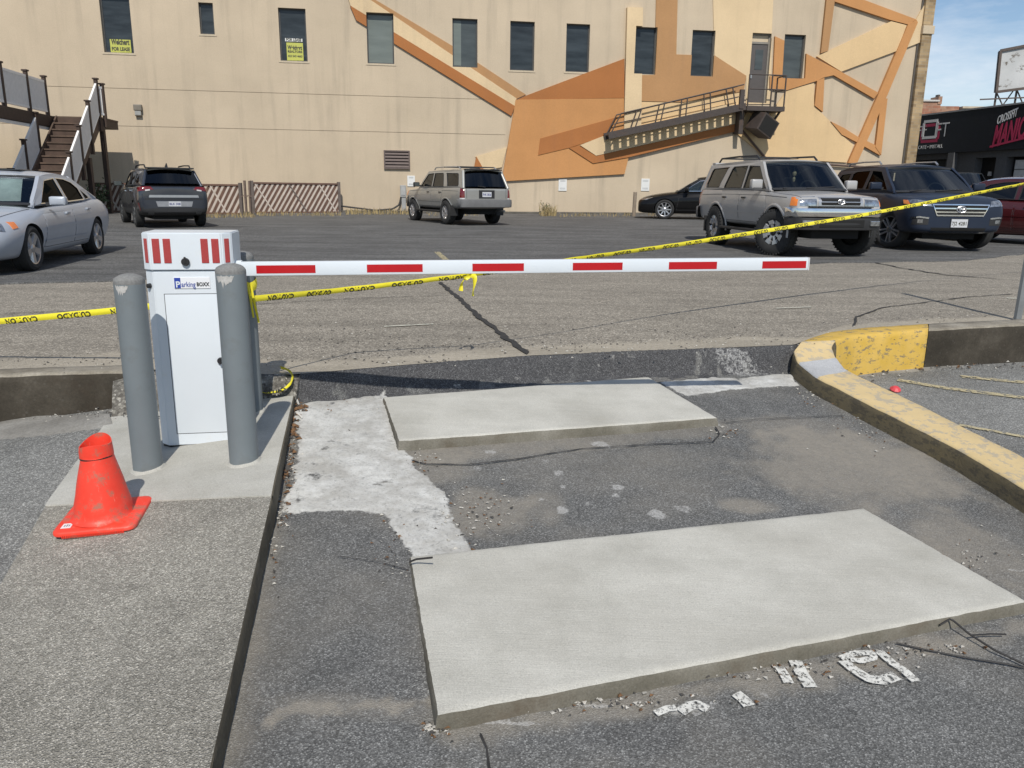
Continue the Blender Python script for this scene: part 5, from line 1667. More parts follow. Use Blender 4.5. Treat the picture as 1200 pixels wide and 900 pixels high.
fence((297, 250.0), (398, 249.0), (296, 213.3), (398, 212.5), 'brown lattice fence section right of the wooden stakes', 17, 1)
fence((112, 248), (284, 252.0), (112, 214), (284, 216), 'brown lattice fence section behind the dark grey SUV', 27, 2)
M_STAKE = simple('weathered stake', (0.14, 0.10, 0.08), 0.85, var=0.25)
for i, (px, pt, lab) in enumerate(((283.5, 214.5, 'weathered wooden stake leaning at the end of the left fence section'), (289, 211.5, 'middle one of the three weathered stakes between the fence sections'), (294, 212, 'tall weathered stake touching the right fence section'))):
    b = G(px, 252, lotz); h = AY(px, pt, b.y).z
    mb = MB(); mb.bar(b - Vector((0, 0, 0.05)), b + Vector((0.02 * (i - 1), 0, h - b.z)), 0.09, 0.06); mb.bar(b + Vector((0.01, -0.05, 0.6)), b + Vector((0.12, -0.05, 0.66)), 0.03)
    tag(mb.fin('wooden_stake', M_STAKE), lab, 'stake', 'stakes between the fence sections')
b = G(742.5, 253.5, lotz); h = AY(743, 225, b.y).z
mb = MB(); mb.tube([b - Vector((0, 0, 0.1)), Vector((b.x + 0.02, b.y, h))], 0.07, 10)
tag(mb.fin('wooden_post', simple('grey wood post', (0.25, 0.20, 0.15), 0.85, var=0.2)), 'short grey wooden post standing in front of the wall beside the black sedan', 'post')

# utility box, cables, low wall kerb
q0, q1 = BL(468.8, 217, 0.2), BL(476, 231, 0.2)
mb = MB(); mb.box(q0.x, q1.x, -0.22, 0.0, q1.z, q0.z, 0.015); mb.box(q0.x + 0.05, q1.x - 0.02, -0.19, 0.0, 0.1, q1.z - 0.004)
ub = tag(mb.fin('meter_box', simple('grey meter box', (0.30, 0.30, 0.29), 0.5, var=0.1)), 'grey electric meter box on the wall in front of the silver SUV', 'meter box'); ub.matrix_world = bld.matrix_basis
mb = MB(); mb.box(q0.x + 0.04, q1.x - 0.04, -0.235, -0.215, q1.z + 0.08, q0.z - 0.06, 0.004); mb.fin('cover', simple('meter cover', (0.36, 0.36, 0.35), 0.5), ub)
mb = MB()
pts = [BL(470, 231, 0.12), BL(468, 240, 0.15), BL(460, 245, 0.25), BL(440, 246.5, 0.3), BL(420, 244, 0.25), BL(400, 241.5, 0.2)]
mb.tube(resample([BW(p) for p in pts], 24), 0.035, 6)
tag(mb.fin('cable_run', simple('black cable', (0.03, 0.028, 0.027), 0.7)), 'black cables sagging along the wall foot from the meter box', 'cable')
mb = MB(); p0, p1 = BL(300, 250), BL(1066, 250)
mb.box(p0.x, p1.x, -0.42, 0.02, -0.2, 0.235, 0.02)
kerbm = mb.fin('wall_footing', mat_concrete('footing concrete', (0.06, 0.055, 0.047), (0.11, 0.10, 0.085), (0.17, 0.155, 0.13), 20, bm=0.5)); kerbm.matrix_world = bld.matrix_basis
tag(kerbm, kind='structure')

# dry grass and weeds at the wall foot, shrub by the stair
M_DRY = simple('dry grass', (0.30, 0.23, 0.11), 0.9, var=0.3, vscale=2)
M_WEED = simple('weed leaf', (0.075, 0.10, 0.035), 0.8, var=0.4, vscale=6)
mb = MB(); r_ = random.Random(3)
for px0, px1, py, n, h in ((405, 480, 250, 420, 0.14), (632, 652, 252, 120, 0.3), (232, 300, 254, 220, 0.12), (655, 740, 253, 130, 0.1), (300, 400, 252, 240, 0.1), (500, 560, 252, 80, 0.1), (760, 770, 253, 20, 0.12)):
    for k in range(n):
        p = G(r_.uniform(px0, px1), py + r_.uniform(-1.5, 2), lotz)
        a = r_.uniform(0, 6.28); hh = h * r_.uniform(0.5, 1.6); l = hh * 0.5
        w = 0.012
        d = Vector((math.cos(a), math.sin(a), 0)); s = Vector((-d.y, d.x, 0)) * w
        v = [mb.bm.verts.new(q) for q in (p - s, p + s, p + d * l * 0.4 + Vector((0, 0, hh * 0.7)) + s * 0.6, p + d * l * 0.4 + Vector((0, 0, hh * 0.7)) - s * 0.6, p + d * l + Vector((0, 0, hh)))]
        mb._f([v[0], v[1], v[2], v[3]]); mb._f([v[3], v[2], v[4]])
tag(mb.fin('dry_grass', M_DRY), kind='stuff')
def shrub(name, c, rad, hgt, n, leaf, label, cat, seed, mats, stems=6):
    r_ = random.Random(seed)
    t = empty(name, c, 0, label, cat)
    mb = MB(); tips = []
    for k in range(stems):
        a = r_.uniform(0, 6.28); e = Vector((math.cos(a) * rad * r_.uniform(0.2, 0.9), math.sin(a) * rad * r_.uniform(0.2, 0.9), hgt * r_.uniform(0.5, 1.0)))
        mb.tube([Vector((0, 0, -0.02)), e * 0.5 + Vector((0, 0, hgt * 0.1)), e], [0.012, 0.009, 0.004], 5); tips.append(e)
    mb.fin('stem', M_WOODD, t)
    mb = MB()
    for k in range(n):
        e = tips[k % stems] * r_.uniform(0.35, 1.05); p = e + Vector((r_.gauss(0, rad * .25), r_.gauss(0, rad * .25), r_.gauss(0, hgt * .1)))
        d = Vector((r_.gauss(0, 1), r_.gauss(0, 1), r_.gauss(0.4, 0.7))).normalized(); s = d.cross(Vector((r_.gauss(0, 1), r_.gauss(0, 1), r_.gauss(0, 1)))).normalized()
        L_ = leaf * r_.uniform(0.6, 1.3); mb.mi = k % 2
        v = [mb.bm.verts.new(q) for q in (p, p + d * L_ * .5 + s * L_ * .28, p + d * L_, p + d * L_ * .5 - s * L_ * .28)]
        mb._f(v)
    tag(mb.fin('foliage', mats, t, recalc=False), kind='stuff')
    return t
M_LEAF1 = simple('dark leaf', (0.035, 0.06, 0.02), 0.7, var=0.3, vscale=5); M_LEAF2 = simple('leaf', (0.055, 0.085, 0.03), 0.7, var=0.3, vscale=5)
shrub('shrub', G(107, 251, lotz) + Vector((0, 0.3, 0)), 0.55, 1.0, 520, 0.12, 'dark green shrub growing beside the foot of the wooden stair', 'shrub', 4, [M_LEAF1, M_LEAF2], 9)
shrub('weed', G(640, 253, lotz), 0.28, 0.5, 110, 0.07, 'dry weed at the foot of the wall right of the silver SUV', 'weed', 9, [M_WEED, M_DRY], 6)

# ================================================================== SHOP ROW AT THE RIGHT
A0, A1 = Vector((22.3, 43.0, 0)), Vector((23.75, 36.5, 0))
fd = (A1 - A0).normalized(); fnv = Vector((fd.y, -fd.x, 0))
if fnv.x > 0: fnv = -fnv
shop = empty('gym_building', A0, math.atan2(fd.y, fd.x), 'dark grey single storey shop building with a long black sign band', 'building')
def FP(px, py, n=0.0):
    d = ray(px, py); o = Vector((0, 0, EYE)); p0 = A0 + fnv * n
    t = (p0 - o).dot(fnv) / d.dot(fnv); p = o + d * t - A0
    return Vector((p.dot(fd), -n if True else 0, p.z))
# local frame: x along the front to the right, -y out of the front
M_GW = simple('grey shop wall', (0.10, 0.10, 0.104), 0.8, var=0.12)
M_GB = simple('black sign band', (0.006, 0.007, 0.011), 0.5, var=0.3)
M_GIN = simple('dark shop interior', (0.010, 0.010, 0.011), 0.6)
M_WHT = simple('white sign letters', (0.72, 0.72, 0.72), 0.5, var=0.02)
M_PNK = simple('crimson sign letters', (0.42, 0.03, 0.085), 0.5, var=0.05)
zb, zt_ = FP(1140, 178).z, FP(1140, 129.5).z
o1 = [(FP(1070, 195).x - 3, FP(1108, 195).x), (FP(1142, 195).x, FP(1166, 195).x), (FP(1178, 195).x, FP(1215, 195).x)]
zo = [FP(1090, 187).z, FP(1155, 184.5).z, FP(1190, 183.5).z]
xs = [-14] + [v for p in o1 for v in p] + [11.0]
for i in range(0, len(xs), 2):
    mb = MB(); mb.box(xs[i], xs[i + 1], 0.0, 0.5, -0.4, zb); mb.fin('pier', M_GW, shop)
for (a, b), z in zip(o1, zo):
    mb = MB(); mb.box(a, b, 0.0, 0.5, z, zb); mb.fin('lintel', M_GW, shop)
    mb = MB(); mb.box(a, b, 0.42, 0.5, -0.4, z); mb.fin('doorway', M_GIN, shop)
mb = MB(); mb.box(o1[2][0] + 0.35, o1[2][1], 0.2, 0.3, -0.2, zo[2] - 0.15)
gd = mb.fin('garage_door', simple('white garage door', (0.55, 0.55, 0.55), 0.6), shop)
for k in range(1, 5):
    mb = MB(); mb.box(o1[2][0] + 0.36, o1[2][1], 0.185, 0.205, zo[2] * k / 5 - 0.02, zo[2] * k / 5 + 0.02); mb.fin('door_rib', M_GW, gd)
mb = MB(); mb.box(FP(1114, 195).x, FP(1121, 195).x, -0.25, -0.002, -0.4, zb); mb.fin('pilaster', M_GW, shop)
mb = MB(); mb.box(-14, 11, 0.5, 14, -0.4, zt_ - 0.2); mb.fin('rear_wall', M_GW, shop)
mb = MB(); mb.box(-14, 11, -0.22, 0.5, zb + 0.004, zt_); band = mb.fin('sign_band', M_GB, shop)
mb = MB(); mb.box(-14, 11, -0.26, 0.5, zt_ + 0.002, zt_ + 0.08); mb.fin('coping', simple('grey coping', (0.3, 0.3, 0.3), 0.6), shop)
mb = MB()
for px in (1152, 1164): mb.box(FP(px, 204).x - 0.1, FP(px, 204).x + 0.1, 0.36, 0.41, FP(px, 206).z, FP(px, 201).z)
mb.fin('display_items', simple('pale display', (0.5, 0.5, 0.5), 0.6), shop)
def band_text(txt, px0, px1, py0, py1, mat, bold=0.0, shear=0.0, rise=0.0, space=1.0):
    """lettering filling the box between two sight lines on the sign band"""
    a, b = FP(px0, py1, 0.22), FP(px1, py0, 0.22)
    me = text_mesh(txt, 1.0, bold, 0.004, 'LEFT', shear, space)
    x0_, x1_ = min(v.co.x for v in me.vertices), max(v.co.x for v in me.vertices); y0_, y1_ = min(v.co.y for v in me.vertices), max(v.co.y for v in me.vertices)
    za = FP((px0 + px1) / 2, py1, 0.22).z; zb_ = FP((px0 + px1) / 2, py0, 0.22).z
    for v in me.vertices:
        u = (v.co.x - x0_) / (x1_ - x0_); w = (v.co.y - y0_) / (y1_ - y0_)
        v.co = Vector((a.x + (b.x - a.x) * u, -0.232 + v.co.z, za + (zb_ - za) * w + rise * (u - 0.5)))
    link_mesh('lettering', me, mat, band)
band_text('FT', 1097, 1113, 144, 160, M_WHT, -0.01)
mb = MB(); a, b = FP(1078, 150, .22), FP(1086, 150, .22)
for zz in (0.06, -0.12): mb.box(a.x, b.x, -0.228, -0.215, a.z + zz - 0.03, a.z + zz + 0.03)
mb.fin('logo_bars', M_WHT, band)
def ringrect(cx, cy, w, h, t, m, y):
    a = FP(cx - w / 2, cy, .22).x; b = FP(cx + w / 2, cy, .22).x; z1 = FP(cx, cy - h / 2, .22).z; z0 = FP(cx, cy + h / 2, .22).z
    tx = (b - a) * t; tz = (z1 - z0) * t
    mb = MB()
    for q in ((a, a + tx, z0 + tz, z1 - tz), (b - tx, b, z0 + tz, z1 - tz), (a + tx * .4, b - tx * .4, z0, z0 + tz), (a + tx * .4, b - tx * .4, z1 - tz, z1)): mb.box(q[0], q[1], -y, -0.215, q[2], q[3])
    mb.fin('logo_ring', m, band)
ringrect(1090, 156, 22, 22, 0.16, M_PNK, 0.228)
ringrect(1090, 151.5, 18, 22, 0.14, M_WHT, 0.236)
band_text('CATE \u2022 INSTALL', 1076, 1105, 170, 174, M_WHT, 0.0)
band_text('CROSSFIT', 1169, 1193, 131, 141, M_WHT, 0.02, 0.1, 0.30)
band_text('MANIC', 1163, 1204, 141, 168, M_PNK, 0.03, 0.2, 0.35)
mb = MB(); a, b = FP(1160, 172, .22), FP(1206, 163, .22); mb.bar((a.x, -0.23, a.z), (b.x, -0.23, b.z + 0.1), 0.02, 0.09); mb.fin('underline', M_PNK, band)
# faded billboard on the roof
yb_ = 40.5
c = [AY(1167, 108, yb_), AY(1290, 92, yb_ - 1), AY(1292, 36, yb_ - 1), AY(1172, 59.5, yb_)]
bb = empty('billboard', Vector(((c[0].x + c[1].x) / 2, yb_, zt_)), 0, 'old peeling white billboard on a steel frame above the gym roof', 'billboard')
def mat_peel():
    m, nt, b = newmat('peeling white board')
    v = coords(nt)
    n = noise(nt, coords(nt, (1, 1, 1.4)), 2.6, 9, 0.75)
    cc = ramp(nt, noise(nt, v, 0.8, 5), [(0.3, (0.40, 0.41, 0.41)), (0.7, (0.55, 0.56, 0.56))])
    cc = mix(nt, ramp(nt, n, [(0.55, 0.0), (0.62, 1.0)]), cc, (0.13, 0.11, 0.09))
    nt.links.new(cc, b.inputs['Base Color']); b.inputs['Roughness'].default_value = 0.8
    return m
rel = [p - bb.location for p in c]
mb = MB(); mb.prism(rel, (0.1, 0.35, 0)); mb.fin('board', mat_peel(), bb)
M_RUST = simple('rusty frame', (0.085, 0.065, 0.055), 0.7, var=0.2)
mb = MB()
for a, b in zip(rel, rel[1:] + rel[:1]): mb.bar(a + Vector((0, -0.03, 0)), b + Vector((0, -0.03, 0)), 0.1, 0.12)
mb.fin('board_frame', M_RUST, bb)
mb = MB(); zr = zt_ - bb.location.z
base_z = AY(1170, 124.5, yb_).z - bb.location.z
L0 = rel[0] + Vector((0, 0.2, 0)); L1 = rel[1] + Vector((0, 0.2, 0))
mb.bar(Vector((L0.x - 0.6, 0.2, (L0.z + base_z) / 2)), Vector((L1.x, -0.8, (L1.z + base_z) / 2 - 0.1)), 0.06)
for k in range(5):
    f0 = k / 5; p = L0.lerp(L1, f0 + 0.03); q = L0.lerp(L1, f0 + 0.2)
    mb.bar(p, Vector((p.x, p.y, -0.5)), 0.07); mb.bar(p, Vector((q.x, q.y, -0.5)), 0.05); mb.bar(q, Vector((p.x, p.y, -0.5)), 0.05)
mb.fin('truss', M_RUST, bb)
# brick building far behind
yb_ = 66
q0, q1 = AY(1070, 118, yb_), AY(1127, 123, yb_)
brk = empty('brick_building', Vector(((q0.x + q1.x) / 2, yb_ + 5, 0)), 0, 'old red brick building with a chimney beyond the black sign band', 'building')
def bxl(name, x0, x1, y0, y1, z0, z1, m):
    l = brk.location; mb = MB(); mb.box(x0 - l.x, x1 - l.x, y0 - l.y, y1 - l.y, z0, z1); return mb.fin(name, m, brk)
bxl('wall', q0.x - 16, AY(1103, 118, yb_).x, yb_, yb_ + 12, -0.5, AY(1090, 119, yb_).z, M_RBRICK)
bxl('wall', AY(1103, 118, yb_).x + 0.003, q1.x, yb_ + 0.3, yb_ + 12, -0.5, AY(1115, 124, yb_).z, M_RBRICK)
bxl('coping', q0.x - 16, AY(1101, 118, yb_).x, yb_ - 0.1, yb_ + 12, AY(1090, 119, yb_).z + 0.003, AY(1090, 117, yb_).z, simple('pale coping', (0.5, 0.48, 0.45), 0.7))
bxl('chimney', AY(1099.5, 115, yb_).x, AY(1104, 115, yb_).x, yb_ - 0.06, yb_ + 1.2, AY(1100, 122, yb_).z, AY(1101, 113, yb_).z, M_RBRICK)
bxl('chimney_pot', AY(1100.4, 115, yb_).x, AY(1103, 115, yb_).x, yb_ + 0.2, yb_ + 0.6, AY(1101, 113, yb_).z + 0.003, AY(1101, 110.5, yb_).z, M_RUST)
q0, q1 = AY(1127, 127, yb_), AY(1155, 127, yb_)
lw = empty('flat_roof_building', Vector(((q0.x + q1.x) / 2, yb_ + 3, 0)), 0, 'low pale flat roofed building far behind, right of the red brick building', 'building')
mb = MB(); l = lw.location; mb.box(q0.x + 0.02 - l.x, q1.x + 12 - l.x, -3, 6, -0.5, q0.z); mb.fin('wall', simple('buff wall', (0.36, 0.30, 0.22), 0.8), lw)
mb = MB(); mb.box(q0.x + 0.02 - l.x, q1.x + 12.1 - l.x, -3.1, 6.1, q0.z + .003, q0.z + 0.15); mb.fin('coping', M_SILL, lw)
# ================================================================== CARS
def mat_paint_car(name, col, metal=0.35, rough=0.32, dirt=0.25, coat=0.9):
    m, nt, b = newmat(name)
    v = coords(nt)
    c = ramp(nt, noise(nt, v, 2.0, 5, 0.6), [(0.3, [x * 0.93 for x in col]), (0.7, [min(1, x * 1.05) for x in col])])
    # road dust toward the sills
    sp = nd(nt, 'ShaderNodeSeparateXYZ'); nt.links.new(v, sp.inputs[0])
    low = ramp(nt, math_n(nt, 'ADD', sp.outputs[2], math_n(nt, 'MULTIPLY', noise(nt, v, 5, 6, 0.7), 0.4)), [(0.45, 1.0), (0.85, 0.0)])
    c = mix(nt, math_n(nt, 'MULTIPLY', low, dirt), c, (0.20, 0.18, 0.155))
    nt.links.new(c, b.inputs['Base Color'])
    b.inputs['Metallic'].default_value = metal; b.inputs['Roughness'].default_value = rough
    b.inputs['Specular IOR Level'].default_value = 0.5 if coat > 0.5 else 0.12; b.inputs['Coat Weight'].default_value = coat; b.inputs['Coat Roughness'].default_value = 0.05
    return m

def mat_glass(name, tint, trans, gcol=(0.9, 0.95, 1, 1)):
    m, nt, b = newmat(name)
    nt.nodes.remove(b)
    out = nt.nodes['Material Output']
    tr = nd(nt, 'ShaderNodeBsdfTransparent'); tr.inputs[0].default_value = c4(tint)
    gl = nd(nt, 'ShaderNodeBsdfGlossy'); gl.inputs['Roughness'].default_value = 0.02; gl.inputs['Color'].default_value = gcol
    fr = nd(nt, 'ShaderNodeFresnel'); fr.inputs['IOR'].default_value = 1.33
    f2 = math_n(nt, 'ADD', fr.outputs[0], trans)
    mx = nd(nt, 'ShaderNodeMixShader')
    nt.links.new(f2, mx.inputs[0]); nt.links.new(tr.outputs[0], mx.inputs[1]); nt.links.new(gl.outputs[0], mx.inputs[2])
    nt.links.new(mx.outputs[0], out.inputs['Surface'])
    return m
M_TINT = mat_glass('tinted car glass', (0.18, 0.19, 0.18), 0.03)
M_TINTD = mat_glass('dark tinted car glass', (0.05, 0.052, 0.055), 0.03)
M_SIDEG = mat_glass('privacy side glass', (0.035, 0.035, 0.036), 0.015, (0.14, 0.145, 0.155, 1))
M_CLEAR = mat_glass('clear car glass', (0.45, 0.50, 0.49), 0.04)
M_LAMPG = mat_glass('lamp lens', (0.85, 0.87, 0.88), 0.06)
M_TYRE = simple('tyre rubber', (0.022, 0.022, 0.022), 0.85, var=0.25, vscale=12)
M_ARCH = simple('arch black', (0.008, 0.008, 0.008), 0.9)
M_TRIM = simple('black trim', (0.02, 0.02, 0.021), 0.55)
M_CHROME = simple('chrome', (0.72, 0.73, 0.74), 0.12, metal=1.0, var=0.03)
M_ALLOY = simple('silver alloy', (0.50, 0.50, 0.51), 0.3, metal=0.75, var=0.06)
M_DALLOY = simple('dark alloy', (0.14, 0.145, 0.15), 0.35, metal=0.7, var=0.06)
M_BALLOY = simple('black alloy', (0.018, 0.018, 0.019), 0.4, metal=0.2)
M_LAMPW = simple('lamp reflector', (0.42, 0.43, 0.44), 0.14, metal=0.85, var=0.45, vscale=16)
M_AMBER = simple('amber lens', (0.75, 0.20, 0.02), 0.2, var=0.1, coat=0.7)
M_REDL = simple('red tail lens', (0.14, 0.006, 0.008), 0.2, var=0.2, vscale=20, coat=0.8)
M_WHL = simple('white tail lens', (0.60, 0.58, 0.58), 0.2, var=0.1, coat=0.6)
M_PLATE = simple('number plate', (0.52, 0.53, 0.55), 0.45, var=0.06)
M_PLATEB = simple('blue print plate', (0.06, 0.07, 0.20), 0.5)
M_SEATG = simple('grey seat cloth', (0.12, 0.115, 0.11), 0.9)
M_SEATB = simple('black seat', (0.03, 0.03, 0.03), 0.9)
M_SHADE = simple('silver sunshade', (0.74, 0.80, 0.80), 0.5, metal=0.0, var=0.2, vscale=5)
M_GREYP = simple('grey bumper plastic', (0.14, 0.14, 0.14), 0.6, var=0.1)

def lerp_table(T, x):
    """T: list of (x, ...) sorted by falling x"""
    if x >= T[0][0]: return T[0][1:]
    for a, b in zip(T[:-1], T[1:]):
        if x >= b[0]:
            t = (x - a[0]) / (b[0] - a[0]); return tuple(p + (q - p) * t for p, q in zip(a[1:], b[1:]))
    return T[-1][1:]

class Car:
    def __init__(s, name, label, group, st, gh, wb, wr, paint, crease=0.0, clad=None, arch_w=1.12, seat=None, glass=None):
        s.root = empty(name, (0, 0, 0), 0, label, 'car' if 'sedan' in name else 'SUV', group)
        s.st, s.gh, s.wb, s.wr, s.paint = st, gh, wb, wr, paint
        s.seat = seat or M_SEATB; s.glass = glass or M_TINT
        s.body(crease, clad, arch_w); s.cabin()

    def body(s, crease, clad, arch_w):
        bm = bmesh.new(); cl = bm.edges.layers.float.new('crease_edge')
        rings = []
        for x, zb, zs, zt, wb, wm, wt in s.st:
            h = [(0, zb), (wb * .8, zb), (wb, zb + .05), (wm, zb + (zs - zb) * .42), (wm * .995, zb + (zs - zb) * .78), (wt, zs), (wt * .6, zs + (zt - zs) * .75), (0, zt)]
            L = [bm.verts.new((x, y, z)) for y, z in h]
            Rr = [None] + [bm.verts.new((x, -y, z)) for y, z in h[1:-1]] + [None]
            Rr[0] = L[0]; Rr[-1] = L[-1]
            rings.append((L, Rr))
        for (L0, R0), (L1, R1) in zip(rings[:-1], rings[1:]):
            for k in range(7):
                bm.faces.new([L0[k], L0[k + 1], L1[k + 1], L1[k]])
                bm.faces.new([R0[k + 1], R0[k], R1[k], R1[k + 1]])
        for (L, Rr) in (rings[0], rings[-1]):
            for k in range(7):
                vs = [L[k], L[k + 1], Rr[k + 1], Rr[k]]; u = []
                for v in vs:
                    if v not in u: u.append(v)
                bm.faces.new(u)
        for (L0, R0), (L1, R1) in zip(rings[:-1], rings[1:]):
            for k, c in ((5, crease), (2, 0.4)):
                for A, B in ((L0, L1), (R0, R1)):
                    e = bm.edges.get((A[k], B[k]))
                    if e: e[cl] = c
        bmesh.ops.recalc_face_normals(bm, faces=bm.faces[:])
        me = bpy.data.meshes.new('body'); bm.to_mesh(me); bm.free()
        o = link_mesh('body', me, [s.paint, M_ARCH, clad[1] if clad else M_TRIM, M_TRIM], s.root)
        md = o.modifiers.new('s', 'SUBSURF'); md.levels = 2; md.render_levels = 2
        dg = bpy.context.evaluated_depsgraph_get()
        m2 = bpy.data.meshes.new_from_object(o.evaluated_get(dg)); o.modifiers.clear(); o.data = m2
        # whole outer skin for placing details
        b2 = bmesh.new(); b2.from_mesh(m2); s.bvh = BVHTree.FromBMesh(b2); b2.free()
        # wheel arches
        mb = MB(); mb.mi = 1
        w = max(r[5] for r in s.st)
        for x in (s.wb / 2, -s.wb / 2):
            for sg in (1, -1):
                M = Matrix.Translation((x, sg * (w - 0.02), s.wr))
                r = s.wr * arch_w
                mb.lathe([(0.001, -0.26), (r, -0.26), (r, 0.26), (0.001, 0.26)], 40, M @ Matrix.Rotation(R(90), 4, 'X'))
        cut = mb.fin('cut', [s.paint, M_ARCH], None)
        cut.parent = s.root
        boolean(o, cut); bpy.data.objects.remove(cut)
        m2 = o.data
        gh = s.gh
        for p in m2.polygons:
            c = p.center
            if p.material_index == 1: p.use_smooth = False; continue
            if clad and c.z < clad[0]: p.material_index = 2
            if gh['xr'][1] - 0.25 < c.x < gh['cowl'][0] - 0.06 and abs(c.y) < gh['yb'] - 0.03 and p.normal.z > 0.6 and c.z > 0.6:
                p.material_index = 3
        smooth_by_angle(m2, 40)
        s.bodyo = o

    def hit(s, p, d, off=0.0):
        p = Vector(p); d = Vector(d).normalized()
        h = s.bvh.ray_cast(p + d * 3.0, -d, 6.0)
        if h[0] is None: return p + d * off
        return h[0] + d * off

    def patch(s, name, quad, d, mat, n=6, m=4, off=0.006, depth=0.03, parent=None, rnd=0.0):
        """quad of 4 points (3d or in the plane across d) laid on the body skin"""
        d = Vector(d).normalized(); q = [Vector(p) for p in quad]
        mb = MB(); P = []
        for j in range(m + 1):
            row = []
            for i in range(n + 1):
                p = q[0].lerp(q[1], i / n).lerp(q[3].lerp(q[2], i / n), j / m)
                row.append(s.hit(p, d, off))
            P.append(row)
        if rnd:
            c = P[m // 2][n // 2]
            for (j, i) in ((0, 0), (0, n), (m, 0), (m, n)): P[j][i] = P[j][i].lerp(c, rnd)
        mb.grid(P)
        ring = P[0] + [P[j][n] for j in range(1, m + 1)] + P[m][::-1][1:] + [P[j][0] for j in range(m - 1, 0, -1)]
        ring.append(ring[0])
        mb.grid([ring, [p - d * depth for p in ring]])
        bmesh.ops.remove_doubles(mb.bm, verts=mb.bm.verts[:], dist=1e-5)
        return mb.fin(name, mat, parent or s.root, smooth=45)

    def seam(s, pts, d, w=0.012, mat=None, name='seam', off=0.0035, n=24):
        d = Vector(d).normalized(); P = resample(pts, n); rows = []
        for i, p in enumerate(P):
            t = (P[min(i + 1, n - 1)] - P[max(i - 1, 0)]).normalized(); u = t.cross(d).normalized() * w / 2
            rows.append([s.hit(p - u, d, off), s.hit(p + u, d, off)])
        mb = MB(); mb.grid(rows)
        return mb.fin(name, mat or M_SEAM, s.root)

    # ---- greenhouse
    def sy(s, x, z):
        g = s.gh
        t = max(0, min(1.1, (z - g['zb']) / (g['zr'] - g['zb'])))
        y = g['yb'] + (g['yr'] - g['yb']) * (t ** 1.25)
        xm = (g['cowl'][0] + g['rear'][0]) / 2; hw = (g['cowl'][0] - g['rear'][0]) / 2
        return y * (1 - g.get('tuck', 0.06) * abs((x - xm) / hw) ** 3)

    def side_poly(s, name, outer, holes, mat, off, th, parent=None, both=True):
        out = []
        for sg in (1, -1):
            mb = MB()
            loops = [[Vector((x, z, 0)) for x, z in outer]] + [[Vector((x, z, 0)) for x, z in h] for h in holes]
            flat = [p for l in loops for p in l]
            A = [mb.bm.verts.new((p.x, sg * (s.sy(p.x, p.y) + off), p.y)) for p in flat]
            B = [mb.bm.verts.new((p.x, sg * (s.sy(p.x, p.y) + off - th), p.y)) for p in flat]
            for t in tessellate_polygon(loops):
                mb._f([A[i] for i in t]); mb._f([B[i] for i in reversed(t)])
            k = 0
            for l in loops:
                n = len(l)
                for i in range(n):
                    a, b = k + i, k + (i + 1) % n
                    mb._f([A[a], B[a], B[b], A[b]])
                k += n
            out.append(mb.fin(name, mat, parent or s.root))
        return out

    def ruled(s, name, bx, bz, by, tx, tz, ty, bulge, mat, n=12, m=6, inset=0.0, f0=0.0, f1=1.0, parent=None, wide=1.0, th=0.008, hb=0.0):
        """windscreen-like sheet between a lower and an upper edge"""
        mb = MB(); rows = []; back = []
        for j in range(m + 1):
            t = f0 + (f1 - f0) * j / m; row = []
            for i in range(n + 1):
                u = (i / n * 2 - 1) * wide
                y = (by + (ty - by) * t) * u
                x = bx + (tx - bx) * t + bulge * (1 - u * u) * (1 - 0.35 * t)
                z = bz + (tz - bz) * t + hb * math.sin(t * math.pi) + 0.02 * (1 - u * u) * t
                row.append(Vector((x, y, z)))
            rows.append(row)
        sgn = 1 if bulge >= 0 else -1
        mb.grid(rows)
        if th:
            ring = rows[0] + [rows[j][n] for j in range(1, m + 1)] + rows[m][::-1][1:] + [rows[j][0] for j in range(m - 1, 0, -1)]
            ring.append(ring[0]); mb.grid([ring, [p - Vector((sgn * th, 0, 0)) for p in ring]])
            bmesh.ops.remove_doubles(mb.bm, verts=mb.bm.verts[:], dist=1e-5)
        return mb.fin(name, mat, parent or s.root, smooth=50)

    def cabin(s):
        g = s.gh
        cx, cz = g['cowl']; rx, rz = g['rear']; xf, xr = g['xr']; zr = g['zr']; ze = zr - g.get('crown', 0.05)
        # roof
        mb = MB(); rows = []
        n, m = 16, 12
        for j in range(m + 1):
            x = xf + (xr - xf) * j / m; row = []
            for i in range(n + 1):
                u = i / n * 2 - 1
                y = s.sy(x, ze) * u
                t = abs(2 * j / m - 1)
                drop = g.get('drop_f', 0.05) if j < m / 2 else g.get('drop_r', 0.05)
                z = zr - (zr - ze) * abs(u) ** 2.6 - drop * t ** 3
                row.append(Vector((x + g.get('rb', 0.07) * (1 - u * u) * (1 if j < m / 2 else -1) * t ** 4, y, z)))
            rows.append(row)
        mb.grid(rows)
        ring = rows[0] + [rows[j][n] for j in range(1, m + 1)] + rows[m][::-1][1:] + [rows[j][0] for j in range(m - 1, 0, -1)]
        ring.append(ring[0]); mb.grid([ring, [p - Vector((0, 0, 0.035)) for p in ring]])
        mb.grid([[p - Vector((0, 0, 0.04)) for p in r] for r in rows])
        bmesh.ops.remove_doubles(mb.bm, verts=mb.bm.verts[:], dist=1e-5)
        s.roof = mb.fin('roof', s.paint, s.root, smooth=45)
        s.side_poly('cabin_side', g['side'], g['wins'], s.paint, 0.0, 0.05)
        for w in g['wins']:
            s.side_poly('window', w, [], g.get('sglass', s.glass), -0.012, 0.006)
            if g.get('rub', True):
                c = (sum(p[0] for p in w) / len(w), sum(p[1] for p in w) / len(w))
                inner = [(p[0] + (c[0] - p[0]) * 0.055, p[1] + (c[1] - p[1]) * 0.075) for p in w]
                s.side_poly('window_trim', w, [inner], g.get('trim', M_TRIM), 0.003, 0.012)
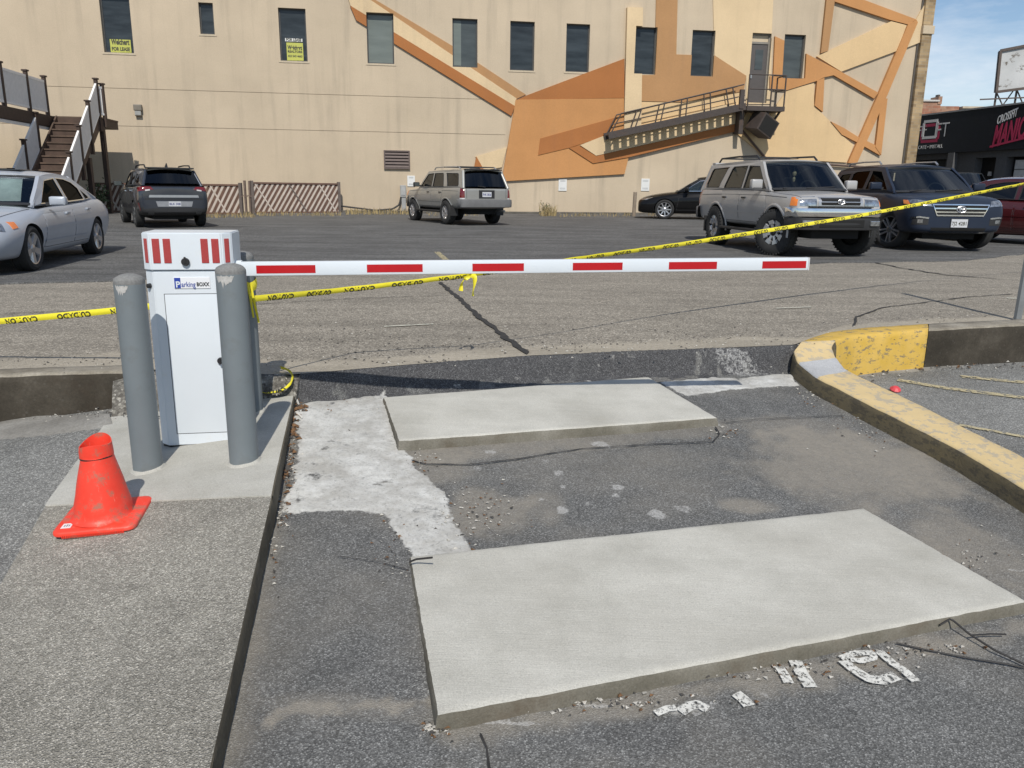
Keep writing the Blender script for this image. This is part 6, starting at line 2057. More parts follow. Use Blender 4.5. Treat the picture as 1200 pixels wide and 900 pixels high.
        df, drr = g.get('drop_f', 0.05), g.get('drop_r', 0.05)
        s.ruled('windshield', cx - 0.02, cz, s.sy(cx, g['zb']), xf, ze - df + 0.0, s.sy(xf, ze), 0.10, M_CLEAR if not g.get('dark') else s.glass, wide=0.95)
        wsb = s.ruled('windshield_border', cx - 0.012, cz, s.sy(cx, g['zb']), cx - 0.012 + (xf - cx) * 0.06, cz + (ze - cz) * 0.06, s.sy(cx, g['zb']) * 0.985, 0.104, M_TRIM, wide=0.97, m=2)
        s.ruled('windshield_border', cx - 0.012 + (xf - cx) * 0.93, cz + (ze - df - cz) * 0.93, s.sy(xf, ze), xf + 0.012, ze - df + 0.01, s.sy(xf, ze), 0.078, M_TRIM, wide=0.97, m=2)
        s.ruled('rear_window', rx, rz, s.sy(rx, g['zb']), xr, ze - drr + 0.0, s.sy(xr, ze), -0.07, g.get('rglass', M_TINTD), f0=g.get('rf', (0.0, 1.0))[0], f1=g.get('rf', (0, 1))[1], wide=g.get('rw', 0.93))
        pl = []
        for sg in (1, -1):
            for (bx_, bz_, tx_, tz_, w) in ((cx - 0.03, cz - 0.03, xf - 0.03, ze - df - 0.015, 0.032), (rx, rz - 0.03, xr + 0.02, ze - drr - 0.01, g.get('dp', 0.05) * 0.75)):
                mb = MB(); pts = []
                for k in range(7):
                    t = k / 6; x = bx_ + (tx_ - bx_) * t; z = bz_ + (tz_ - bz_) * t
                    yb_ = s.sy(bx_, g['zb']); yt_ = s.sy(tx_, ze)
                    pts.append((x, sg * ((yb_ + (yt_ - yb_) * t) - w * 0.55), z))
                mb.tube(pts, w, 8); mb.fin('pillar', s.paint, s.root, smooth=50)
        # interior
        fx = g.get('seat_x', (-0.15, -1.05))
        h0 = g['zb'] - 0.25
        for x, ys in ((fx[0], (0.36, -0.36)), (fx[1], (0.42, 0.0, -0.42))):
            for y in ys:
                w = 0.22 if len(ys) == 2 else 0.20
                Ms = Matrix.Translation((x, y, h0)) @ Matrix.Rotation(R(-14), 4, 'Y')
                mb = MB(); mb.box(-0.07, 0.07, -w, w, -0.1, 0.50, 0.04, Ms); mb.box(-0.05, 0.05, -w * .55, w * .55, 0.54, 0.70, 0.035, Ms); mb.bar(Ms @ Vector((0, 0, .45)), Ms @ Vector((0, 0, .58)), .03)
                mb.fin('seat', s.seat, s.root, smooth=60)
        mb = MB(); mb.box(cx - 0.75, cx - 0.18, -g['yb'] + 0.08, g['yb'] - 0.08, g['zb'] - 0.2, g['zb'] - 0.02, 0.05); mb.fin('dashboard', M_TRIM, s.root)
        mb = MB(); Mw = Matrix.Translation((cx - 0.72, 0.36, g['zb'] + 0.03)) @ Matrix.Rotation(R(68), 4, 'Y')
        mb.tube([Mw @ Vector((0.18 * math.cos(k * math.pi / 10), 0.18 * math.sin(k * math.pi / 10), 0)) for k in range(21)], 0.015, 6, cap=False)
        mb.bar(Mw @ Vector((0, -.17, 0)), Mw @ Vector((0, .17, 0)), .04, .02); mb.fin('steering_wheel', M_TRIM, s.root)

    # ---- wheels
    def wheels(s, track, W, rimr, style, mat, dish=0.0, mat2=None, only=None, steer=0):
        for x in (s.wb / 2, -s.wb / 2):
            for sg in (1, -1):
                r = s.wr
                M = Matrix.Translation((x, sg * track / 2, r)) @ Matrix.Rotation(R(steer) if x > 0 else 0, 4, 'Z') @ (Matrix.Rotation(R(180), 4, 'Z') if sg < 0 else Matrix.Identity(4))
                mb = MB(); h = W / 2
                prof = [(rimr * 0.98, -h * .8), (rimr + .02, -h * .95), (r - .05, -h), (r - .012, -h * .86), (r, -h * .6), (r, -h * .2), (r - .006, -h * .18), (r - .006, h * -.1), (r, h * -.08), (r, h * .5), (r - .008, h * .8), (r - .05, h), (rimr + .02, h * .95), (rimr, h * .85), (rimr * .97, h * .5)]
                mb.lathe(prof, 44, M, axis='Y')
                if style == 'offroad':
                    for k in range(40):
                        a = 2 * math.pi * k / 40
                        Mk = M @ Matrix.Rotation(a, 4, 'Y')
                        mb.box(r - .012, r + .003, -h * .95, -h * .45, -.010, .010, 0, Mk); mb.box(r - .03, r + .002, h * .45, h * .97, -.011, .011, 0, Mk)
                wl = mb.fin('wheel', M_TYRE, s.root, smooth=40)
                if only is not None and sg not in only: continue
                # barrel and brake behind the spokes
                mb = MB(); mb.lathe([(rimr * 1.0, h * .80), (rimr * .985, h * .86), (rimr * .93, h * .82), (rimr * .92, h * .2), (rimr * .88, -h * .4)], 44, M, axis='Y'); mb.fin('rim', mat, wl, smooth=40)
                mb = MB(); mb.lathe([(.001, -h * .30), (rimr * .9, -h * .30)], 32, M, axis='Y'); mb.fin('wheel_back', M_ARCH, wl)
                mb = MB(); mb.lathe([(.001, -h * .15), (rimr * .62, -h * .15), (rimr * .62, -h * .1), (.001, -h * .1)], 32, M, axis='Y'); mb.fin('brake_disc', M_DALLOY, wl)
                n = {'five': 5, 'fived': 5, 'six': 6, 'offroad': 8, 'ten': 9, 'fivet': 5}[style]
                yo = h * (.72 - dish)
                for k in range(n):
                    a = 2 * math.pi * k / n + 0.3
                    Mk = M @ Matrix.Rotation(a, 4, 'Y')
                    mb = MB()
                    w0, w1 = {'five': (.052, .036), 'fived': (.02, .016), 'six': (.036, .058), 'offroad': (.03, .03), 'ten': (.024, .02), 'fivet': (.05, .06)}[style]
                    offs = (-.032, .032) if style == 'fived' else (0,)
                    for o_ in offs:
                        b_ = 1.5 if style == 'fived' else 1
                        mb.hexa([Mk @ Vector(p) for p in ((.03, yo - .035, -w0 + o_ * .6), (rimr * .95, yo - .02, -w1 + o_ * b_), (rimr * .95, yo - .02, w1 + o_ * b_), (.03, yo - .035, w0 + o_ * .6), (.03, yo - .004, -w0 * .8 + o_ * .6), (rimr * .95, yo + .012, -w1 * .8 + o_ * b_), (rimr * .95, yo + .012, w1 * .8 + o_ * b_), (.03, yo - .004, w0 * .8 + o_ * .6))])
                    if style == 'offroad':
                        mb.hexa([Mk @ Vector(p) for p in ((rimr * .62, yo - .01, -.055), (rimr * .96, yo - .01, -.07), (rimr * .96, yo - .01, .07), (rimr * .62, yo - .01, .055), (rimr * .66, yo + .014, -.04), (rimr * .95, yo + .018, -.055), (rimr * .95, yo + .018, .055), (rimr * .66, yo + .014, .04))])
                    mb.fin('spoke', (mat2 or mat), wl)
                mb = MB(); mb.lathe([(.001, yo + .012), (.05, yo + .010), (.062, yo), (.066, yo - .04)], 20, M, axis='Y'); mb.fin('hub_cap', mat, wl, smooth=40)

    def mirrors(s, x, z, y, mat, w=0.2, h=0.14):
        for sg in (1, -1):
            Mm = Matrix.Translation((x, sg * (y + 0.12), z))
            mb = MB(); mb.box(-0.06, 0.07, -w / 2, w / 2, -h / 2, h / 2, 0.035, Mm)
            mr = mb.fin('mirror', mat, s.root, smooth=60)
            mb = MB(); mb.bar((x - .01, sg * (y - 0.04), z - h * .35), (x, sg * (y + 0.06), z - h * .2), 0.07, 0.05); mb.fin('mirror_arm', M_TRIM, mr)
            mb = MB(); mb.box(-0.064, -0.058, -w * .42, w * .42, -h * .4, h * .4, 0, Mm); mb.fin('mirror_glass', M_GLASS_M, mr)

    def door(s, quads, handles, hmat=None, sides=(1, -1)):
        """door skins: slightly proud panels in a dark gap, with handles"""
        for q, hp in zip(quads, handles):
            for sg in sides:
                d = (0, sg, 0)
                Q = [Vector((x, 0, z)) for x, z in q]
                c = sum(Q, Vector()) / 4
                big = [c + (p - c) * 1.0 + Vector(((0.009 if p.x > c.x else -0.009), 0, (0.009 if p.z > c.z else -0.009))) for p in Q]
                s.patch('door_gap', big, d, M_SEAM, 6, 6, 0.0018, 0.01)
                dr = s.patch('door', Q, d, s.paint, 6, 6, 0.0045, 0.01)
                if hp:
                    p = s.hit(Vector((hp[0], 0, hp[1])), d, 0.0)
                    mb = MB(); mb.box(p.x - .08, p.x + .08, p.y - .015, p.y + .03, p.z - .016, p.z + .016, 0.008) if sg > 0 else mb.box(p.x - .08, p.x + .08, p.y - .03, p.y + .015, p.z - .016, p.z + .016, 0.008)
                    mb.fin('handle', hmat or s.paint, dr, smooth=50)

    def plate(s, x, z, txt, d, mat=None, pm=None, w=0.305, h=0.152, frame=True):
        sg = 1 if d > 0 else -1
        p = s.hit(Vector((0, 0, z)), (sg, 0, 0), 0.0)
        if frame:
            mb = MB(); mb.box(p.x - .01, p.x + .012, -w / 2 - .012, w / 2 + .012, z - h / 2 - .012, z + h / 2 + .012, 0.003) if sg > 0 else mb.box(p.x - .012, p.x + .01, -w / 2 - .012, w / 2 + .012, z - h / 2 - .012, z + h / 2 + .012, 0.003)
            mb.fin('plate_frame', M_TRIM, s.root)
        xx = p.x + sg * 0.016
        mb = MB(); mb.box(min(xx, xx - sg * .006), max(xx, xx - sg * .006), -w / 2, w / 2, z - h / 2, z + h / 2); pl = mb.fin('license_plate', mat or M_PLATE, s.root)
        me = text_mesh(txt, h * 0.62, 0.002)
        wd = max(v.co.x for v in me.vertices) - min(v.co.x for v in me.vertices)
        fx = min(1.0, w * .9 / wd)
        M = Matrix.Translation((xx + sg * .0015, 0, z - h * .05)) @ Matrix.Rotation(R(90) * sg, 4, 'Z') @ RX @ Matrix.Diagonal((fx, 1, 1, 1))
        me.transform(M); link_mesh('lettering', me, pm or M_SIGN_K, pl)

    def rails(s, x0, x1, y, z, mat, lift=0.05):
        for sg in (1, -1):
            mb = MB(); mb.tube([(x0, sg * y, z - .02), (x0 - .12, sg * y, z + lift), ((x0 + x1) / 2, sg * y, z + lift + .012), (x1 + .12, sg * y, z + lift), (x1, sg * y, z - .02)], 0.02, 6)
            mb.fin('roof_rail', mat, s.root, smooth=50)

    def oval_badge(s, x_d, z, w, h, mat, y=0.0, t=0.012):
        """plain oval emblem with two crossing ovals"""
        sg = 1 if x_d > 0 else -1
        p = s.hit(Vector((0, y, z)), (sg, 0, 0), 0.02)
        mb = MB()
        def ov(cy, cz, a, b): mb.tube([(p.x, cy + a * math.cos(k * math.pi / 12), cz + b * math.sin(k * math.pi / 12)) for k in range(25)], t, 6, cap=False)
        ov(y, z, w / 2, h / 2); ov(y, z, w * .18, h / 2); ov(y, z + h * .22, w * .36, h * .22)
        mb.fin('badge', mat, s.root)

    def put(s, fpx, rpx, side, track, dx=0.0, scale=1.0, zscale=1.0):
        """stand the car on two tyre contact places; side = +1 when they are on its left"""
        f, r = G(fpx[0], fpx[1], lotz), G(rpx[0], rpx[1], lotz)
        h = (f - r); h.z = 0; h.normalize()
        left = Vector((-h.y, h.x, 0))
        c = (f + r) / 2 - left * side * (track / 2 + 0.09) + h * dx
        c.z = lotz(c.x, c.y) + 0.012
        s.root.location = c; s.root.rotation_euler = (0, 0, math.atan2(h.y, h.x))
        s.root.scale = (scale, scale, scale * zscale)
        return s

PT_VOLVO = mat_paint_car('pale silver paint', (0.40, 0.43, 0.48), 0.15, 0.36, 0.04, 0.35)
PT_TRAIL = mat_paint_car('dark slate paint', (0.036, 0.042, 0.056), 0.4, 0.28, 0.04)
PT_S4R = mat_paint_car('grey green silver paint', (0.33, 0.325, 0.30), 0.3, 0.36, 0.1)
PT_B4R = mat_paint_car('warm silver paint', (0.42, 0.41, 0.40), 0.25, 0.34, 0.08, 0.45)
PT_HIGH = mat_paint_car('navy paint', (0.022, 0.030, 0.049), 0.0, 0.36, 0.03, 0.06)
PT_BLK = mat_paint_car('black paint', (0.006, 0.006, 0.0065), 0.0, 0.3, 0.02, 0.3)
PT_MAR = mat_paint_car('maroon paint', (0.075, 0.012, 0.014), 0.3, 0.25, 0.04)

# ---------------------------------------------------------------- silver sedan at the left
def sedan_st(f, r, zs_=1.0, w=0.925):
    k = w / 0.925
    T = [(f, .26, .56, .59, .56, .62, .52), (f - .05, .21, .64, .68, .68, .76, .64), (f - .25, .19, .70, .78, .79, .87, .75), (f - .55, .18, .76, .85, .83, .91, .80), (f - .93, .18, .82, .91, .84, .925, .83),
         (f - 1.35, .18, .885, .955, .845, .93, .845), (f - 1.75, .18, .915, .955, .845, .93, .855), (0, .18, .94, .955, .845, .93, .86), (-.8, .18, .965, .97, .845, .93, .86), (-1.35, .19, .99, 1.0, .845, .93, .85),
         (r + .75, .20, 1.01, 1.05, .83, .92, .82), (r + .30, .22, 1.00, 1.06, .80, .89, .77), (r + .07, .26, .95, 1.0, .75, .84, .70), (r, .34, .82, .86, .68, .75, .60)]
    return [(x, a, b, c, d * k, e * k, g * k) for x, a, b, c, d, e, g in T]
def sedan_gh(paint=None, **kw):
    g = dict(cowl=(1.0, .945), rear=(-1.88, 1.03), xr=(.26, -1.02), zr=1.475, zb=.93, yb=.85, yr=.64, crown=.06, drop_f=.05, drop_r=.05, tuck=.08, rw=.9,
             side=[(1.0, .92), (.60, 1.20), (.28, 1.375), (-.25, 1.41), (-.75, 1.40), (-1.05, 1.35), (-1.45, 1.18), (-1.88, .99), (-1.6, .96)],
             wins=[[(.74, .955), (.50, 1.14), (.22, 1.315), (-.22, 1.355), (-.24, .965)], [(-.31, .967), (-.295, 1.357), (-.62, 1.345), (-.90, 1.29), (-1.08, 1.19), (-1.13, .99)], [(-1.20, .997), (-1.15, 1.165), (-1.34, 1.085), (-1.46, 1.02)]], seat_x=(-.30, -1.0))
    g.update(kw); return g
def sedan_details(c, f, r, front=True, rear=True):
    c.door([[(.98, .32), (-.24, .32), (-.26, .93), (.88, .91)], [(-.29, .32), (-.98, .32), (-1.22, .94), (-.30, .935)]], [(.0, .80), (-1.0, .84)])
    for sg in (1, -1):
        c.seam([(1.0, 0, .40), (.3, 0, .40), (-.9, 0, .40)], (0, sg, 0), .03, c.paint, 'side_moulding', .018)
        c.seam([(.95, 0, .60), (-.2, 0, .615), (-.95, 0, .625)], (0, sg, 0), .028, c.paint, 'side_moulding', .012)
T = sedan_st(2.36, -2.50)
vol = Car('silver_sedan', 'pale silver sedan parked at the left edge with a sunshade behind its windshield', None, T, sedan_gh(trim=M_CHROME, sglass=M_SIDEG), 2.835, .33, PT_VOLVO, .25, None, 1.1, glass=M_TINT)
vol.wheels(1.60, .225, .235, 'fivet', M_ALLOY)
sedan_details(vol, 2.36, -2.5)
vol.mirrors(.66, 1.0, .90, PT_VOLVO, .22, .14)
for sg in (1, -1):
    hl = vol.patch('headlight', [(2.2, sg * .50, .60), (2.2, sg * .90, .63), (2.2, sg * .89, .755), (2.2, sg * .52, .70)], (.75, sg * .5, .15), M_LAMPW, 8, 4, .008)
    vol.patch('turn_signal', [(1.95, sg * .895, .638), (1.84, sg * .935, .655), (1.84, sg * .925, .74), (1.95, sg * .888, .748)], (.45, sg * .9, .1), M_AMBER, 4, 4, .010, parent=hl)
    vol.patch('fog_recess', [(2.3, sg * .48, .30), (2.3, sg * .78, .31), (2.3, sg * .76, .40), (2.3, sg * .5, .40)], (.9, sg * .35, 0), M_TRIM, 6, 3, .004)
    vol.patch('taillight', [(-2.4, sg * .60, .70), (-2.4, sg * .84, .70), (-2.3, sg * .80, .97), (-2.4, sg * .66, .97)], (-.8, sg * .5, 0), M_REDL, 5, 5, .008)
    vol.seam([(2.2, sg * .60, .9), (1.6, sg * .68, .9), (1.05, sg * .76, .95)], (0, 0, 1), .012)
vol.patch('grille', [(2.35, -.34, .48), (2.35, .34, .48), (2.35, .38, .66), (2.35, -.38, .66)], (1, 0, 0), M_TRIM, 8, 4, .006)
vol.seam([(2.34, -.7, .27), (2.36, 0, .27), (2.34, .7, .27)], (1, 0, 0), .03, M_CHROME, 'chrome_strip', .008)
vol.patch('lower_grille', [(2.35, -.40, .30), (2.35, .40, .30), (2.35, .42, .40), (2.35, -.42, .40)], (1, 0, 0), M_TRIM, 8, 3, .005)
mb = MB(); mb.box(.20, -.12, -.36, .36, 1.474, 1.482, 0) if False else mb.box(-.35, .12, -.38, .38, 1.462, 1.480, .006); mb.fin('sunroof', M_GLASS_D, vol.root)
vol.ruled('sunshade', .78, .97, .70, .30, 1.36, .58, .06, M_SHADE, f0=.06, f1=.9, wide=.82, n=14)
vol.put((45, 319), (122, 298), 1, 1.60, 0, 0.95, 0.91)

# ---------------------------------------------------------------- SUV bodies
def suv_st(f, r, sill=.42, hood=1.12, belt=1.15, w=.86, nose=.97, rear_in=.05, rnd=.0, tail=1.14):
    return [(f, sill + .12, nose - .04, nose, w * .78 - rnd, w * .84 - rnd, w * .76 - rnd), (f - .05, sill + .05, nose + .03, nose + .06, w * .88 - rnd * .6, w * .94 - rnd * .6, w * .86 - rnd * .6), (f - .25, sill + .02, hood - .05, hood, w * .93, w * .985, w * .92 - rnd * .3),
            (f - .82, sill, hood - .03, hood + .03, w * .94, w, w * .94), (f - 1.2, sill, belt - .02, belt + .02, w * .94, w, w * .95), (f - 1.65, sill, belt - .005, belt, w * .94, w, w * .955), (0, sill, belt, belt, w * .94, w, w * .955), (-1.3, sill, belt + .005, belt, w * .94, w, w * .955),
            (r + .45, sill + .02, tail, tail + .005, w * .93, w * .995, w * .945), (r + .16, sill + .04, tail, tail + .005, w * .91, w * .975, w * .92), (r + .05, sill + .07, tail - .01, tail, w * .88, w * .94, w * .88), (r, sill + .14, tail - .06, tail - .05, w * .82, w * .88, w * .82)]

def four_runner(name, label, paint, wheelstyle, wmat, wmat2, wr, glass):
    gh = dict(cowl=(1.0, 1.15), rear=(-2.40, 1.15), xr=(.34, -2.16), zr=1.735, zb=1.13, yb=.815, yr=.665, crown=.05, drop_f=.03, drop_r=.03, tuck=.05, rb=.05, rw=.88, rf=(.06, .92), dp=.07,
              side=[(1.0, 1.12), (.66, 1.40), (.36, 1.665), (-.8, 1.685), (-2.0, 1.675), (-2.17, 1.65), (-2.42, 1.12)],
              wins=[[(.80, 1.175), (.58, 1.36), (.31, 1.585), (-.14, 1.605), (-.16, 1.175)], [(-.23, 1.175), (-.21, 1.607), (-.86, 1.605), (-.93, 1.56), (-1.09, 1.22), (-1.09, 1.175)], [(-1.36, 1.19), (-1.33, 1.27), (-1.15, 1.56), (-1.09, 1.60), (-1.94, 1.585), (-2.0, 1.54), (-2.13, 1.25), (-2.10, 1.19)]],
              seat_x=(-.32, -1.2), rglass=M_TINTD)
    c = Car(name, label, None, suv_st(2.10, -2.46, sill=.46, hood=1.10, belt=1.14, w=.865, nose=.98), gh, 2.675, wr, paint, .55, None, 1.14, seat=M_SEATG, glass=glass)
    c.wheels(1.54, .26, wr * .56, wheelstyle, wmat, mat2=wmat2, steer=26 if wmat2 else 0)
    c.door([[(1.0, .56), (-.18, .56), (-.20, 1.12), (.93, 1.12)], [(-.22, .56), (-.90, .56), (-1.12, 1.12), (-.23, 1.12)]], [(.02, 1.0), (-.92, 1.0)], M_TRIM)
    for sg in (1, -1):
        # flares round the arches and running boards
        for x in (c.wb / 2, -c.wb / 2):
            mb = MB(); rows = []
            for k in range(17):
                a = R(-8 + 196 * k / 16); row = []
                for r_, yo in ((wr * 1.14 - .012, .0), (wr * 1.14, .016), (wr * 1.14 + .03, .018), (wr * 1.14 + .05, .002)):
                    p = Vector((x + r_ * math.cos(a), 0, wr + r_ * math.sin(a))); h = c.hit(p, (0, sg, 0)); row.append(Vector((p.x, sg * (max(.80, abs(h.y)) + yo), p.z)))
                rows.append(row)
            mb.grid(rows); mb.fin('wheel_flare', c.paint, c.root, smooth=60)
        mb = MB(); mb.box(-.92, .92, min(sg * .80, sg * .93), max(sg * .80, sg * .93), .38, .43, .015); mb.fin('running_board', M_TRIM, c.root)
        hl = c.patch('headlight', [(2.05, sg * .44, .885), (2.05, sg * .745, .885), (2.05, sg * .745, 1.035), (2.05, sg * .45, 1.045)], (1, sg * .12, 0), M_LAMPW, 6, 3, .01)
        c.patch('turn_signal', [(2.0, sg * .752, .885), (1.9, sg * .855, .885), (1.9, sg * .85, 1.03), (2.0, sg * .752, 1.035)], (.75, sg * .65, 0), M_AMBER, 4, 3, .010, parent=hl)
        tl = c.patch('taillight', [(-2.40, sg * .69, .84), (-2.36, sg * .86, .84), (-2.36, sg * .845, 1.13), (-2.40, sg * .70, 1.13)], (-.8, sg * .55, 0), M_REDL, 4, 5, .010)
        c.patch('reverse_lens', [(-2.40, sg * .695, .80), (-2.36, sg * .865, .80), (-2.36, sg * .86, .838), (-2.40, sg * .69, .838)], (-.8, sg * .55, 0), M_WHL, 4, 2, .010, parent=tl)
        c.seam([(2.0, sg * .70, 1.1), (1.5, sg * .73, 1.1), (1.0, sg * .76, 1.1)], (0, 0, 1), .012)
        c.seam([(1.7, 0, 1.02), (.9, 0, 1.05), (-.2, 0, 1.055), (-1.3, 0, 1.055), (-2.2, 0, 1.04)], (0, sg, 0), .010, None, 'crease_line', .003)
        c.seam([(.95, 0, .74), (-.1, 0, .735), (-.95, 0, .73)], (0, sg, 0), .035, c.paint, 'side_moulding', .014)
    # grille with chrome surround and two bars
    gr_ = c.patch('grille', [(2.1, -.425, .885), (2.1, .425, .885), (2.1, .405, 1.035), (2.1, -.405, 1.035)], (1, 0, 0), M_ALLOY, 10, 3, .012)
    for z0, z1 in ((.900, .948), (.966, 1.020)):
        c.patch('grille_slot', [(2.1, -.36, z0), (2.1, .36, z0), (2.1, .37, z1), (2.1, -.37, z1)], (1, 0, 0), M_ARCH, 10, 2, .016, parent=gr_)
    c.oval_badge(1, .957, .125, .08, M_ALLOY, 0, .008)
    # front bumper: chrome face over grey valance
    mb = MB()
    def bump_bar(name, x0, x1, z0, z1, hw, mat, wrap, dep=.25):
        mb = MB(); rows = []
        for k in range(21):
            u = k / 20 * 2 - 1; y = hw * math.sin(u * math.pi / 2) if abs(u) < .999 else hw * u
            x = x1 - (abs(u) ** 4) * wrap
            rows.append([Vector((x - .10, y, z1 + .004)), Vector((x, y, z1 - .01)), Vector((x + .015, y, (z0 + z1) / 2)), Vector((x, y, z0 + .01)), Vector((x - .12, y, z0 - .004))])
        mb.grid(rows); return mb.fin(name, mat, c.root, smooth=50)
    bump_bar('bumper', 0, 2.20, .70, .855, .87, M_CHROME, .42)
    bump_bar('bumper_valance', 0, 2.20, .48, .698, .86, M_TRIM, .45)
    mb = MB(); mb.box(2.06, 2.15, -.60, .60, .865, .882); mb.fin('bumper_gap', M_TRIM, c.root)
    for sg in (1, -1):
        mb = MB(); M_ = Matrix.Translation((2.15, sg * .62, .60)) @ Matrix.Rotation(R(12 * sg), 4, 'Z'); mb.box(-.05, .055, -.10, .10, -.045, .045, .012, M_); mb.fin('fog_lamp', M_LAMPW, c.root)
    mb = MB(); mb.box(2.16, 2.212, -.42, .42, .53, .66, .01); mb.fin('lower_grille', M_ARCH, c.root)
    for k in range(9):
        pass
    # rear bumper, tailgate seam, plate recess, wiper
    mb = MB(); rows = []
    for k in range(21):
        u = k / 20 * 2 - 1; y = .885 * math.sin(u * math.pi / 2); x = -2.57 + (abs(u) ** 5) * .30
        rows.append([Vector((x + .14, y, .80)), Vector((x, y, .785)), Vector((x - .015, y, .68)), Vector((x, y, .56)), Vector((x + .18, y, .54))])
    mb.grid(rows); mb.fin('rear_bumper', M_GREYP, c.root, smooth=50)
    c.patch('plate_recess', [(-2.46, -.26, .83), (-2.46, .26, .83), (-2.46, .26, 1.075), (-2.46, -.26, 1.075)], (-1, 0, 0), M_TRIM, 6, 3, .012)
    for sg in (1, -1): c.seam([(-2.4, sg * .66, .82), (-2.4, sg * .66, 1.12)], (-1, 0, 0), .012)
    mb = MB(); mb.tube([(-2.47, .05, 1.17), (-2.465, .30, 1.20)], .012, 5); mb.fin('rear_wiper', M_TRIM, c.root)
    mb = MB(); mb.tube([(1.02, -.55, 1.175), (.94, -.1, 1.20)], .012, 5); mb.tube([(1.05, -.1, 1.185), (.96, .5, 1.21)], .012, 5); mb.fin('wiper', M_TRIM, c.root)
    c.rails(.05, -1.9, .60, 1.735, M_TRIM if wmat2 is not None else M_ALLOY, .05)
    mb = MB(); mb.box(.32, .36, -.55, .55, 1.71, 1.75, .01) if False else mb.bar((-.75, -.62, 1.785), (-.75, .62, 1.785), .05, .03); mb.bar((-1.75, -.62, 1.785), (-1.75, .62, 1.785), .05, .03); mb.fin('roof_crossbar', M_TRIM, c.root)
    mb = MB(); mb.box(-2.30, -2.12, -.60, .60, 1.675, 1.715, .012); mb.fin('rear_spoiler', M_TRIM if wmat2 is None else c.paint, c.root)
    mb = MB(); mb.tube([(-2.2, -.45, .42), (-2.62, -.52, .44)], .035, 8); mb.fin('exhaust_pipe', M_DALLOY, c.root)
    mb = MB(); mb.box(-2.2, 2.0, -.45, .45, .33, .60); mb.fin('chassis', M_ARCH, c.root)
    for sg in (1, -1):
        mb = MB(); mb.box(-1.84, -1.80, min(sg * .66, sg * .90), max(sg * .66, sg * .90), .28, .60); mb.fin('mud_flap', M_TRIM, c.root)
    return c
c = four_runner('silver_suv', 'older grey silver SUV parked nose toward the wall with its rear to the camera', PT_S4R, 'six', M_ALLOY, None, .375, M_TINT)
c.mirrors(.74, 1.24, .84, M_TRIM, .20, .15)
c.plate(-2.46, .945, 'FHK 3826', -1, M_PLATE, M_PLATEB)
c.put((480.5, 258.5), (525, 264.3), 1, 1.50, 0.05, 0.93, 0.96)
c = four_runner('beige_suv', 'lifted warm silver SUV with black off road wheels facing the camera behind the yellow tape', PT_B4R, 'offroad', M_BALLOY, M_ALLOY, .405, M_TINT)
c.mirrors(.74, 1.25, .84, PT_B4R, .22, .17)
c.plate(2.2, .60, '4WD 8172', 1)
mb = MB(); mb.tube([(.28, .02, 1.60), (.30, .02, 1.52)], .006, 5); mb.lathe([(.001, 1.40), (.035, 1.42), (.045, 1.46), (.03, 1.50), (.001, 1.52)], 10, Matrix.Translation((.30, .02, 0))); mb.lathe([(.001, 1.30), (.022, 1.31), (.03, 1.36), (.02, 1.39), (.001, 1.40)], 10, Matrix.Translation((.30, .02, 0)))
mb.fin('mirror_ornament', simple('pale ornament', (0.50, 0.42, 0.28), 0.6), c.root)
c.put((904, 300.5), (832, 286.5), -1, 1.50, 0.02, 0.965, 1.02)

# ---------------------------------------------------------------- navy SUV
gh = dict(cowl=(1.28, 1.10), rear=(-2.36, 1.18), xr=(.42, -2.05), zr=1.70, zb=1.10, yb=.875, yr=.68, crown=.055, drop_f=.05, drop_r=.06, tuck=.07, rb=.08, rw=.88, dark=False,
          side=[(1.28, 1.08), (.85, 1.37), (.44, 1.61), (-.7, 1.635), (-1.7, 1.61), (-2.07, 1.57), (-2.38, 1.16), (-1.2, 1.10)],
          wins=[[(.98, 1.14), (.72, 1.33), (.40, 1.53), (-.08, 1.56), (-.10, 1.15)], [(-.18, 1.15), (-.16, 1.56), (-.92, 1.55), (-1.08, 1.50), (-1.12, 1.17)], [(-1.22, 1.175), (-1.18, 1.52), (-1.75, 1.50), (-2.05, 1.27), (-2.02, 1.20)]], seat_x=(-.2, -1.15), sglass=M_SIDEG, rglass=M_TINTD, trim=M_TRIM)
hi = Car('navy_suv', 'shiny dark navy SUV facing the camera between the warm silver SUV and the maroon sedan', None, suv_st(2.34, -2.44, sill=.30, hood=1.06, belt=1.10, w=.955, nose=.88, rnd=.10, tail=1.17), gh, 2.79, .372, PT_HIGH, .3, (.36, M_TRIM), 1.1, glass=M_TINTD)
hi.wheels(1.64, .245, .265, 'fived', M_DALLOY, mat2=M_ALLOY, steer=24)
hi.door([[(1.02, .46), (-.12, .46), (-.14, 1.08), (.96, 1.08)], [(-.17, .46), (-.90, .46), (-1.14, 1.09), (-.17, 1.08)]], [(.05, .98), (-.95, 1.0)])
hi.mirrors(.88, 1.22, .93, PT_HIGH, .24, .15)
